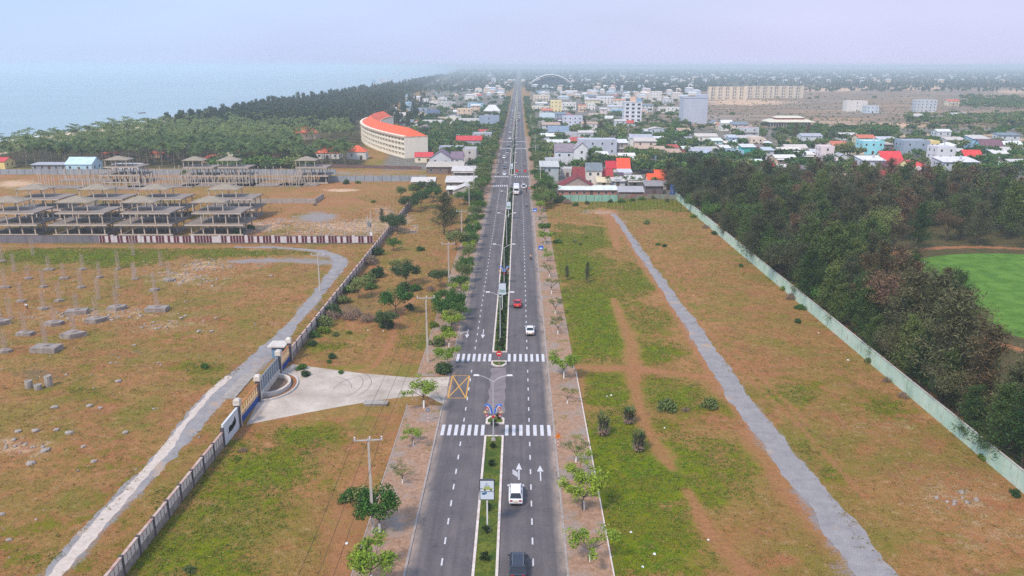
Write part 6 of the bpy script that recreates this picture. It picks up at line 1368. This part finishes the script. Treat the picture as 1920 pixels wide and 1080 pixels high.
def rubble(n, test, seed, label, s0, s1):
    rs = np.random.RandomState(seed); ii = np.where(test)[0]; area = (np.abs(gy[ii])+45)*(0.42+0.0072*np.maximum(0, gy[ii]-60)); ch = rs.choice(ii, n, p=area/area.sum())
    c0_ = np.stack([gx[ch]+rs.uniform(-.6,.6,n), gy[ch]+rs.uniform(-.6,.6,n), np.zeros(n)], -1); s = rs.uniform(s0, s1, n)**1.5
    B = np.array([(-1,-1,-.2),(1,-1,-.2),(1,1,-.2),(-1,1,-.2),(-.6,-.7,.8),(.7,-.6,.7),(.6,.7,.9),(-.7,.6,.6)])
    V = (c0_[:, None]+B[None]*s[:, None, None]*rs.uniform(.6,1.3,(n,8,3))).reshape(-1, 3); F = np.array([(0,3,2,1),(4,5,6,7),(0,1,5,4),(1,2,6,5),(2,3,7,6),(3,0,4,7)]); F = (F[None]+8*np.arange(n)[:, None, None]).reshape(-1, 4)
    o = link('rubble', np_mesh('rubble', V, F, stm)); tag(o, label, 'rubble', kind='stuff')
# ---- weeds and dry tufts in the fields
rs = np.random.RandomState(4)
def tufts(name, n, test, m, label, L, W, hmul=1.0, seed=1, ymax=330, per=7):
    rs = np.random.RandomState(seed); ii = np.where(test)[0]; w_ = np.maximum(gy[ii]+45, 20)**2*0+1.0
    area = (np.abs(gy[ii])+45)*(0.42+0.0072*np.maximum(0, gy[ii]-60)); pr = area/area.sum(); ch = rs.choice(ii, n, p=pr)
    cx = gx[ch]+rs.uniform(-.5,.5,n); cy = gy[ch]+rs.uniform(-.6,.6,n); s = rs.uniform(.5,1.5,n)**1.3
    C = np.repeat(np.stack([cx, cy, np.zeros(n)], -1), per, 0); k = len(C); ss = np.repeat(s, per)
    off = rs.normal(size=(k, 3))*np.array([.22,.22,0])*ss[:, None]; C = C+off; C[:, 2] = np.abs(rs.normal(size=k))*.10*ss*hmul+.03
    V, F = leaf_quads(C, L, W, rs, .25); V[:, 2] = np.abs(V[:, 2]); o = link(name, np_mesh(name, V, F, m)); tag(o, label, 'grass', kind='stuff')
base_ok = (gy > 62) & (gy < 330) & (np.abs(gx) < 175) & ((gx < SLX-.5) | (gx > SRX+.5)) & (gx < WX-.5) & (gravel < .3) & (PX > -100) & (PX < 2000) & (PY < 1150)
inlot = (PX > 455) & (PX < 850) & (PY > 683) & (PY < 800)
base_ok &= ~inlot
tufts('weeds', 26000, base_ok & (green > .45) & (dirt < .25), LM['weed'], 'leafy green weeds covering the grassy patches', .17, .11, 1.0, 2)
drym = leafmat('dry_grass', (168,134,82), (138,112,62), .35); tufts('dry_grass', 40000, base_ok & (dirt < .5), drym, 'tufts of dry brown grass over the fields', .26, .06, 1.3, 3)
olm = leafmat('olive_weeds', (122,118,54), (98,98,46), .35); tufts('olive_weeds', 16000, base_ok & (dirt < .5) & (pale < .4), olm, 'low olive weeds over the fields', .2, .1, 1.0, 5)
tufts('fallen_leaves', 5000, (gy > 62) & (gy < 300) & (((gx > SLX) & (gx < XL-.3)) | ((gx > XR+.3) & (gx < SRX))), leafmat('dead_leaf', (150,112,84), (196,160,130), .4), 'dead leaves and sandy litter on the sidewalks', .14, .1, .2, 6, per=4)

rubble(1500, base_ok & (pale > .35), 11, 'broken pale rubble over the sandy patches', .2, .5)
rubble(350, base_ok & (gx < WWX), 12, 'small stones scattered over the west field', .15, .42)
rubble(900, (gy > 62) & (gy < 300) & (((gx > SLX) & (gx < XL-.3)) | ((gx > XR+.3) & (gx < SRX))), 13, 'loose stones and litter on the sidewalks', .12, .3)
# ================================================================ vehicles
tyre = mat('tyre', (.02,.02,.02), .8, .1, 1); rimm = mat('wheel_rim', srgb(150,152,156), .4, .05, 1, metal=.6); cglass = mat('car_glass', (.02,.025,.035), .1, .05, 1, spec=.7); taill = mat('tail_lamp', srgb(170,30,34), .3, .05, 1); headl = mat('head_lamp', srgb(222,226,230), .2, .05, 1); platem = mat('number_plate', srgb(222,178,96), .5, .05, 1); trimb = mat('black_trim', (.03,.03,.032), .5, .05, 1)
def paint(rgb, n): return mat('car_paint_'+n, srgb(rgb), .25, .03, .4, spec=.6)
TY = MB().tube([(-.11,0,.33),(.11,0,.33)], .33, 14).mesh('tyre', tyre); RI = MB().tube([(-.115,0,.33),(.115,0,.33)], .2, 10).mesh('rim', rimm)
def car_meshes(kind, pm):
    """local: +Y forward, origin at the centre of the footprint"""
    Lc, Wc, Hc = {'suv': (4.5,1.85,1.7), 'sedan': (4.5,1.78,1.46), 'mpv': (4.4,1.78,1.72), 'van': (4.9,1.9,2.1)}[kind]; h2 = Lc/2
    if kind == 'sedan': prof = [(-h2,.55,.82,.86),(-h2+.15,.3,.98,.93),(-h2+.9,.26,1.02,.97),(-.2,.24,.98,1),(.9,.24,.96,1),(1.35,.26,.88,.98),(h2-.25,.3,.74,.92),(h2,.4,.6,.8)]; cab = [(-h2+.75,1.02),(-h2+1.45,Hc),(.35,Hc),(1.25,.96)]
    else: prof = [(-h2,.5,.95,.90),(-h2+.1,.32,1.08,.97),(-h2+.9,.28,1.1,1),(0,.26,1.06,1),(.9,.26,1.04,1),(1.3,.28,1.0,.98),(h2-.25,.32,.86,.93),(h2,.42,.66,.82)]; cab = [(-h2+.12,1.08),(-h2+.5,Hc),(.45,Hc),(1.3,1.04)]
    body = MB(); vs = []; n = len(prof)
    for y, zb, zt, wf in prof: w2 = Wc/2*wf; vs += [(-w2*.94,y,zb),(-w2,y,(zb+zt)/2),(-w2*.97,y,zt-.06),(-w2*.82,y,zt),(w2*.82,y,zt),(w2*.97,y,zt-.06),(w2,y,(zb+zt)/2),(w2*.94,y,zb)]
    fs = []
    for i in range(n-1):
        for k in range(8): fs.append((i*8+k, (i+1)*8+k, (i+1)*8+(k+1) % 8, i*8+(k+1) % 8))
    fs += [tuple(range(8)), tuple((n-1)*8+k for k in reversed(range(8)))]; body.add(vs, fs)
    g = MB(); (ya, za), (yb_, zb_), (yc, zc), (yd, zd) = cab; wb, wt = Wc/2*.86, Wc/2*.68
    g.add([(-wb,ya,za-.02),(wb,ya,za-.02),(wt,yb_,zb_-.05),(-wt,yb_,zb_-.05),(-wt,yc,zc-.05),(wt,yc,zc-.05),(wb,yd,zd-.02),(-wb,yd,zd-.02)], [(0,1,2,3),(3,2,5,4),(4,5,6,7),(0,3,4,7),(1,6,5,2)])
    rf = MB(); rf.add([(-wt-.03,yb_-.08,zb_-.05),(wt+.03,yb_-.08,zb_-.05),(wt+.03,yc+.02,zc-.05),(-wt-.03,yc+.02,zc-.05),(-wt+.08,yb_+.02,zb_+.02),(wt-.08,yb_+.02,zb_+.02),(wt-.08,yc-.08,zc+.02),(-wt+.08,yc-.08,zc+.02)], [(3,2,1,0),(4,5,6,7),(0,1,5,4),(1,2,6,5),(2,3,7,6),(3,0,4,7)])
    for s in (-1, 1):
        for (y0, z0), (y1, z1) in (((ya, za), (yb_, zb_)), ((yc, zc), (yd, zd))): rf.tube([(s*(wb if (z0 < z1) else wt),y0,z0-.03),(s*(wt if z0 < z1 else wb),y1,z1-.03)], .045, 5)
        rf.tube([(s*(wb+wt)/2*1.0,(yb_+yc)/2,zb_-.06),(s*wb,(yb_+yc)/2,za-.02)], .04, 5)
    return dict(L=Lc, W=Wc, H=Hc, body=body.mesh('body', pm), glass=g.mesh('cabin_glass', cglass), roof=rf.mesh('roof', pm), zt=prof[1][2], h2=h2, rail=(wt, yb_, yc, zb_))
CARS = {}
def car(kind, col, cn, x, y, label, away=True, rails=False, name='parked_car'):
    pm = paint(col, cn); key = (kind, cn)
    if key not in CARS: CARS[key] = car_meshes(kind, pm)
    D = CARS[key]; r = thing('car', label, 'car', (x, y, .02), 0 if away else math.pi); link('body', D['body'], r, smooth=False); link('cabin_glass', D['glass'], r); link('roof', D['roof'], r)
    W2, h2, zt = D['W']/2, D['h2'], D['zt']
    for s in (-1, 1):
        for yy in (-h2+.85, h2-.9): t = link('wheel', TY, r, (s*(W2-.1), yy, 0)); link('rim', RI, t, (s*.012, 0, 0))
        obj('tail_lamp', MB().box(s*W2*.62-.16,s*W2*.62+.16,-h2-.02,-h2+.12,zt-.34,zt-.12), taill, r); obj('headlight', MB().box(s*W2*.62-.16,s*W2*.62+.16,h2-.12,h2+.015,.52,.66), headl, r)
        obj('wing_mirror', MB().box(min(s*W2*.94,s*(W2+.16)),max(s*W2*.94,s*(W2+.16)),.95,1.08,zt-.02,zt+.14), pm, r)
        if rails: wt, ya, yb_, z = D['rail']; obj('roof_rail', MB().tube([(s*(wt-.06),ya+.1,z+.05),(s*(wt-.06),yb_-.1,z+.05)], .03, 5), rimm, r)
    obj('number_plate', MB().box(-.24,.24,-h2-.015,-h2+.02,.62,.76), platem, r); obj('bumper', MB().box(-W2*.8,W2*.8,-h2-.03,-h2+.1,.36,.5), trimb, r); return r
def lane(px, py): return P(px, py)
def cars_at(px, py, kind, col, cn, label, **k): p = P(px, py); return car(kind, col, cn, p.x, p.y+2.2, label, **k)
cars_at(967,951,'mpv',(236,236,240),'white','white people carrier driving away behind the painted arrows'); cars_at(971,1093,'suv',(48,54,70),'navy','dark navy SUV with silver roof rails at the bottom edge',rails=True)
cars_at(994,631,'sedan',(236,236,240),'white','white saloon driving away past the driveway junction'); cars_at(970,579,'sedan',(206,40,48),'red','red saloon driving away beyond the white saloon')
cars_at(982,355,'van',(226,228,232),'offwhite','small white van beside the white coach')
for k, (px, py, kd, col, cn, lab) in enumerate(((945,298,'mpv',(232,232,236),'white','white car approaching, second crossing side'),(952,284,'sedan',(90,100,112),'grey','grey car approaching near the far crossing'),(953,275,'sedan',(60,64,74),'dark','dark car approaching at the far crossing'),(956,262,'mpv',(226,228,232),'offwhite','white car approaching just past the far crossing'),
   (946,317,'suv',(96,104,112),'slate','slate grey car approaching the second crossing'),(946,329,'sedan',(226,228,232),'offwhite','pale car stopped at the second crossing'),(961,209,'sedan',(232,232,236),'white','distant white car approaching, left lane'),(965,207,'sedan',(226,228,232),'offwhite','distant white car approaching, inner lane'),(966,197,'sedan',(120,124,132),'mid','distant grey car approaching'),
   (974,214,'mpv',(232,232,236),'white','first of four white cars queued far up the right lane'),(974,219,'mpv',(226,228,232),'offwhite','second of four white cars queued far up the right lane'),(974,223,'sedan',(232,232,236),'white','third of four cars queued far up the right lane'),(973,227,'suv',(96,104,112),'slate','grey last car of the far right lane queue'),(957,250,'sedan',(200,204,210),'silver','silver car approaching on the far inner lane'),(963,236,'sedan',(196,120,120),'rose','reddish car approaching on the far inner lane'),(968,190,'mpv',(232,232,236),'white','tiny white car far up the left carriageway'))):
    cars_at(px, py, kd, col, cn, lab, away=px > 969)
# coach
p = P(968,366); r = thing('coach', 'tall white coach driving away past the second crossing', 'coach', (p.x, p.y+5.5, .02)); pw = paint((238,238,242), 'white')
obj('body', MB().frustum(0,0,.35,3.3,1.24,5.6,1.2,5.5).frustum(0,0,3.3,3.5,1.2,5.5,1.0,5.2), pw, r); obj('rear_window', MB().box(-.95,.95,-5.62,-5.54,1.9,2.75), cglass, r); obj('windscreen', MB().box(-1.05,1.05,5.54,5.62,1.3,2.9), cglass, r)
for s in (-1, 1):
    obj('side_glass', MB().box(min(s*1.2,s*1.26),max(s*1.2,s*1.26),-4.6,5.0,1.8,2.85), cglass, r); obj('tail_lamp', MB().box(s*1.0-.12,s*1.0+.12,-5.66,-5.58,.8,1.3), taill, r); obj('wing_mirror', MB().box(min(s*1.2,s*1.5),max(s*1.2,s*1.5),5.4,5.5,2.0,2.5), trimb, r)
    for yy in (-3.6, 3.8): t = link('wheel', TY, r, (s*1.1, yy, 0)); t.scale = (1.4,1.45,1.45); link('rim', RI, t, (s*.012, 0, 0))
obj('roof_unit', MB().frustum(0,-1,3.5,3.75,.8,1.4,.7,1.3), mat('roof_unit', srgb(206,208,212), .5), r); obj('number_plate', MB().box(-.26,.26,-5.66,-5.6,.75,.9), platem, r); obj('bumper', MB().box(-1.2,1.2,-5.72,-5.58,.35,.6), trimb, r)
# ================================================================ people: one skinned surface per body
def body_mesh(name, J, E, RAD, m, root=0):
    me = bpy.data.meshes.new(name); me.from_pydata(J, E, []); o = bpy.data.objects.new(name, me); LINK(o); bpy.context.view_layer.objects.active = o
    md = o.modifiers.new('skin', 'SKIN'); 
    for i, sv in enumerate(me.skin_vertices[0].data): sv.radius = RAD[i] if isinstance(RAD[i], tuple) else (RAD[i], RAD[i]); sv.use_root = (i == root)
    ss = o.modifiers.new('sub', 'SUBSURF'); ss.levels = 1; ss.render_levels = 1
    dg = bpy.context.evaluated_depsgraph_get(); ev = bpy.data.meshes.new_from_object(o.evaluated_get(dg)); bpy.data.objects.remove(o); ev.materials.clear()
    for q in (m if isinstance(m, (list, tuple)) else [m]): ev.materials.append(q)
    ev.polygons.foreach_set('use_smooth', [True]*len(ev.polygons)); return ev
skin = mat('skin', srgb(176,126,98), .6, .05, 3); hairm = mat('hair', (.02,.017,.015), .7, .1, 3)
def color_by(ev, fn):
    for pl in ev.polygons: pl.material_index = fn(pl.center)
def rider_mesh(shirt, trousers):
    J = [(0,-.25,.82),(0,-.24,1.05),(0,-.18,1.33),(0,-.15,1.46),(0,-.12,1.6),
         (-.19,-.18,1.36),(-.26,.02,1.14),(-.26,.28,1.07),(.19,-.18,1.36),(.26,.02,1.14),(.26,.28,1.07),
         (-.13,-.2,.8),(-.2,.2,.76),(-.17,.12,.36),(-.17,.26,.30),(.13,-.2,.8),(.2,.2,.76),(.17,.12,.36),(.17,.26,.30),(0,-.1,1.74)]
    E = [(0,1),(1,2),(2,3),(3,4),(4,19),(2,5),(5,6),(6,7),(2,8),(8,9),(9,10),(0,11),(11,12),(12,13),(13,14),(0,15),(15,16),(16,17),(17,18)]
    RD = [(.16,.12),(.15,.11),(.18,.11),.055,.10,.065,.05,.035,.065,.05,.035,.085,.075,.05,.035,.085,.075,.05,.035,.07]
    ev = body_mesh('rider_body', J, E, RD, [shirt, trousers, skin]); color_by(ev, lambda c_: 2 if (c_.z > 1.43 or (c_.y > .12 and .98 < c_.z < 1.2)) else 0 if c_.z > .88 else 1); return ev
def moto(px, py, lab, shirt, helm, away=True, bike=(60,60,66)):
    p = P(px, py); rz = 0 if away else math.pi; cn = '%d%d%d' % bike; bm = paint(bike, 'bike'+cn)
    r = thing('motorbike', 'small motorbike under the '+lab, 'motorbike', (p.x, p.y, .02), rz)
    w_ = MB().tube([(-.05,0,.28),(.05,0,.28)], .28, 12).mesh('wheel', tyre); link('wheel', w_, r, (0,-.6,0)); link('wheel', w_, r, (0,.62,0))
    obj('body', MB().frustum(0,-.35,.45,.74,.13,.45,.11,.42).frustum(0,.25,.3,.5,.16,.25,.14,.2).tube([(0,.62,.3),(0,.45,.7),(0,.36,1.0)], [.05,.07,.05], 6), bm, r); obj('seat', MB().frustum(0,-.3,.745,.84,.13,.4,.11,.36), trimb, r); obj('handlebar', MB().tube([(-.32,.3,1.04),(0,.36,1.0),(.32,.3,1.04)], .025, 5), trimb, r); obj('tail_lamp', MB().box(-.07,.07,-.86,-.8,.6,.7), taill, r); obj('headlight', MB().box(-.08,.08,.5,.58,.82,.94), headl, r)
    sm_ = mat('shirt_%d_%d_%d' % shirt, srgb(shirt), .8, .08, 3); tr = mat('trousers_dark', srgb(52,52,62), .8, .1, 3); q = thing('person', lab, 'person', (p.x, p.y, .02), rz); link('body', rider_mesh(sm_, tr), q)
    obj('helmet', MB().lathe([(.09,-.1),(.135,-.04),(.14,.04),(.11,.11),(.04,.15)], 10, 0, -.11, 1.7), mat('helmet_%d_%d_%d' % helm, srgb(helm), .3, .03, 1), q, )
moto(995,487,'motorbike rider in beige top and black helmet, nearest on the road',(206,172,142),(40,40,44)); moto(987,388,'motorbike rider in pale top behind the white coach',(150,170,200),(60,66,90)); moto(987,361,'motorbike rider in maroon shirt beside the white van',(110,40,60),(50,30,40)); moto(990,352,'motorbike rider in dark clothes ahead of the maroon rider',(50,50,60),(36,36,40),True,(120,40,50)); moto(981,349,'motorbike rider in red top just ahead of the white van',(150,56,60),(200,200,204))
moto(934,328,'motorbike rider in white shirt coming down by the west kerb',(214,214,222),(90,50,60),False); moto(943,306,'motorbike rider in navy shirt following the approaching car',(50,60,96),(40,40,44),False); moto(932,306,'motorbike rider in grey shirt at the west kerb',(110,112,120),(60,60,70),False); moto(983,312,'far motorbike rider in pale pink shirt on the right lane',(206,170,180),(200,200,206)); moto(955,250,'tiny motorbike rider in white far up the left carriageway',(222,222,226),(60,60,66),False)
# market stall with red parasol by the east kerb
p = P(1000,362)
for k, (px, py) in enumerate(((995,362),(1002,364))):
    p = P(px, py); r = thing('street_parasol', 'red street vendor parasol by the east kerb, %s' % ('nearer the road' if k == 0 else 'farther from the road'), 'parasol', p); obj('pole', MB().tube([(0,0,0),(0,0,2.4)], .03, 5), steel, r); obj('canopy', MB().lathe([(1.3,2.0),(1.28,2.06),(.6,2.4),(.05,2.6)], 10), mat('parasol_red', srgb(226,106,92), .7), r)
# man bending in the west field
p = P(52,580); J = [(0,0,.92),(0,.12,1.08),(0,.38,1.2),(0,.5,1.2),(0,.6,1.14),(-.18,.38,1.14),(-.2,.45,.86),(-.18,.55,.62),(.18,.38,1.14),(.2,.45,.86),(.18,.55,.62),(-.12,0,.88),(-.17,.06,.48),(-.2,-.08,.08),(-.2,.1,.04),(.12,0,.88),(.17,.1,.48),(.24,.2,.08),(.24,.36,.04),(-.18,.57,.54),(.18,.57,.54)]
E = [(0,1),(1,2),(2,3),(3,4),(2,5),(5,6),(6,7),(2,8),(8,9),(9,10),(0,11),(11,12),(12,13),(13,14),(0,15),(15,16),(16,17),(17,18),(7,19),(10,20)]
RD = [(.15,.11),(.14,.11),(.18,.12),.055,.10,.06,.045,.033,.06,.045,.033,.085,.06,.04,.035,.085,.06,.04,.035,.03,.03]
sh = mat('shirt_white', srgb(232,230,228), .8, .05, 3); tr = mat('trousers_black', (.02,.02,.022), .8, .1, 3)
ev = body_mesh('field_worker', J, E, RD, [sh, tr, skin]); color_by(ev, lambda c_: 1 if (c_.z < .9 and c_.y < .36 and abs(c_.x) < .3 and not (c_.y > .38)) else 2 if (c_.y > .46 and c_.z > 1.02 and abs(c_.x) < .13) or (c_.z < .75 and c_.y > .42) else 0)
q = thing('person', 'man in white shirt and black trousers bending down in the west field', 'person', p, 1.4); link('body', ev, q); obj('hair', MB().lathe([(.06,-.02),(.11,.02),(.1,.09),(.04,.12)], 8, 0, .62, 1.14), hairm, q)
# golfer
p = P(1733,500); J = [(0,0,.95),(0,0,1.15),(0,0,1.38),(0,.01,1.5),(0,.02,1.64),(-.19,0,1.38),(-.24,.05,1.1),(-.12,.2,.95),(.19,0,1.38),(.24,.05,1.1),(.12,.2,.95),(-.11,0,.9),(-.14,.02,.5),(-.15,-.02,.08),(-.15,.14,.04),(.11,0,.9),(.14,.02,.5),(.15,-.02,.08),(.15,.14,.04)]
E = [(0,1),(1,2),(2,3),(3,4),(2,5),(5,6),(6,7),(2,8),(8,9),(9,10),(0,11),(11,12),(12,13),(13,14),(0,15),(15,16),(16,17),(17,18)]; RD = [(.15,.11),(.14,.1),(.18,.11),.055,.10,.06,.045,.033,.06,.045,.033,.085,.06,.04,.035,.085,.06,.04,.035]
ev = body_mesh('golfer', J, E, RD, [sh, tr, skin]); color_by(ev, lambda c_: 2 if c_.z > 1.48 or (c_.y > .12 and c_.z > .8) else 0 if c_.z > .95 else 1)
q = thing('person', 'person in white top standing on the golf green', 'person', p, .8); link('body', ev, q); obj('cap', MB().lathe([(.1,0),(.11,.06),(.05,.11)], 8, 0, .02, 1.68), whitep, q)
# small boat far out
p = P(265,211); p.z = -.8; o = thing('fishing_boat', 'tiny dark fishing boat out on the sea', 'boat', p, .4); o.scale = (.5, .5, .5); obj('hull', MB().add([(-7,0,0),(-5,-1.5,0),(5,-1.5,0),(8,0,.2),(5,1.5,0),(-5,1.5,0),(-7.5,0,1.6),(-5.2,-2,1.3),(5.5,-2,1.4),(9.5,0,2.4),(5.5,2,1.4),(-5.2,2,1.3)], [(0,1,2,3,4,5),(6,11,10,9,8,7)]+[(i, 6+i, 6+(i+1) % 6, (i+1) % 6) for i in range(6)]), concd, o); obj('cabin', MB().box(-3,0,-1,1,1.3,3), concl, o)
# ================================================================ haze
hm = bpy.data.materials.new('haze'); hm.use_nodes = True; n = hm.node_tree; n.nodes.clear()
o_ = n.nodes.new('ShaderNodeOutputMaterial'); pv = n.nodes.new('ShaderNodeVolumePrincipled')
pv.inputs['Color'].default_value = (0.76, 0.90, 1.0, 1); pv.inputs['Density'].default_value = HAZE_D; pv.inputs['Anisotropy'].default_value = 0.0
n.links.new(pv.outputs[0], o_.inputs['Volume'])
mb = MB(); mb.box(-32000, 32000, -4300, 61000, -9.0, 63.0)
hz = obj('haze', mb, hm); tag(hz, 'pale blue haze thickening towards the horizon', 'haze', kind='stuff')
print('HOUSES', len([o for o in bpy.data.objects if o.name.startswith('house')]))
# ================================================================ labels: single out look-alikes by their place in the row
def ordinal(i):
    W = ['first','second','third','fourth','fifth','sixth','seventh','eighth','ninth','tenth','eleventh','twelfth']
    if i < 12: return W[i]
    k = i+1; return '%d%s' % (k, 'th' if 10 <= k % 100 <= 20 else {1:'st',2:'nd',3:'rd'}.get(k % 10, 'th'))
by = {}
for o, order in THINGS:
    if order and o.name in bpy.data.objects: by.setdefault(o['label'], []).append((o, order))
for lab, L in by.items():
    if len(L) < 2: continue
    mode = L[0][1]
    key = (lambda t: Q(*t[0].matrix_basis.translation)[0]) if mode == 'x' else (lambda t: t[0].matrix_basis.translation.y)
    L.sort(key=key); n = len(L)
    for i, (o, _) in enumerate(L):
        if mode == 'x': s = 'leftmost' if i == 0 else 'rightmost' if i == n-1 else ordinal(i)+' from the left'
        else: s = 'nearest' if i == 0 else 'farthest' if i == n-1 else ordinal(i)+' nearest'
        o['label'] = lab+', '+s
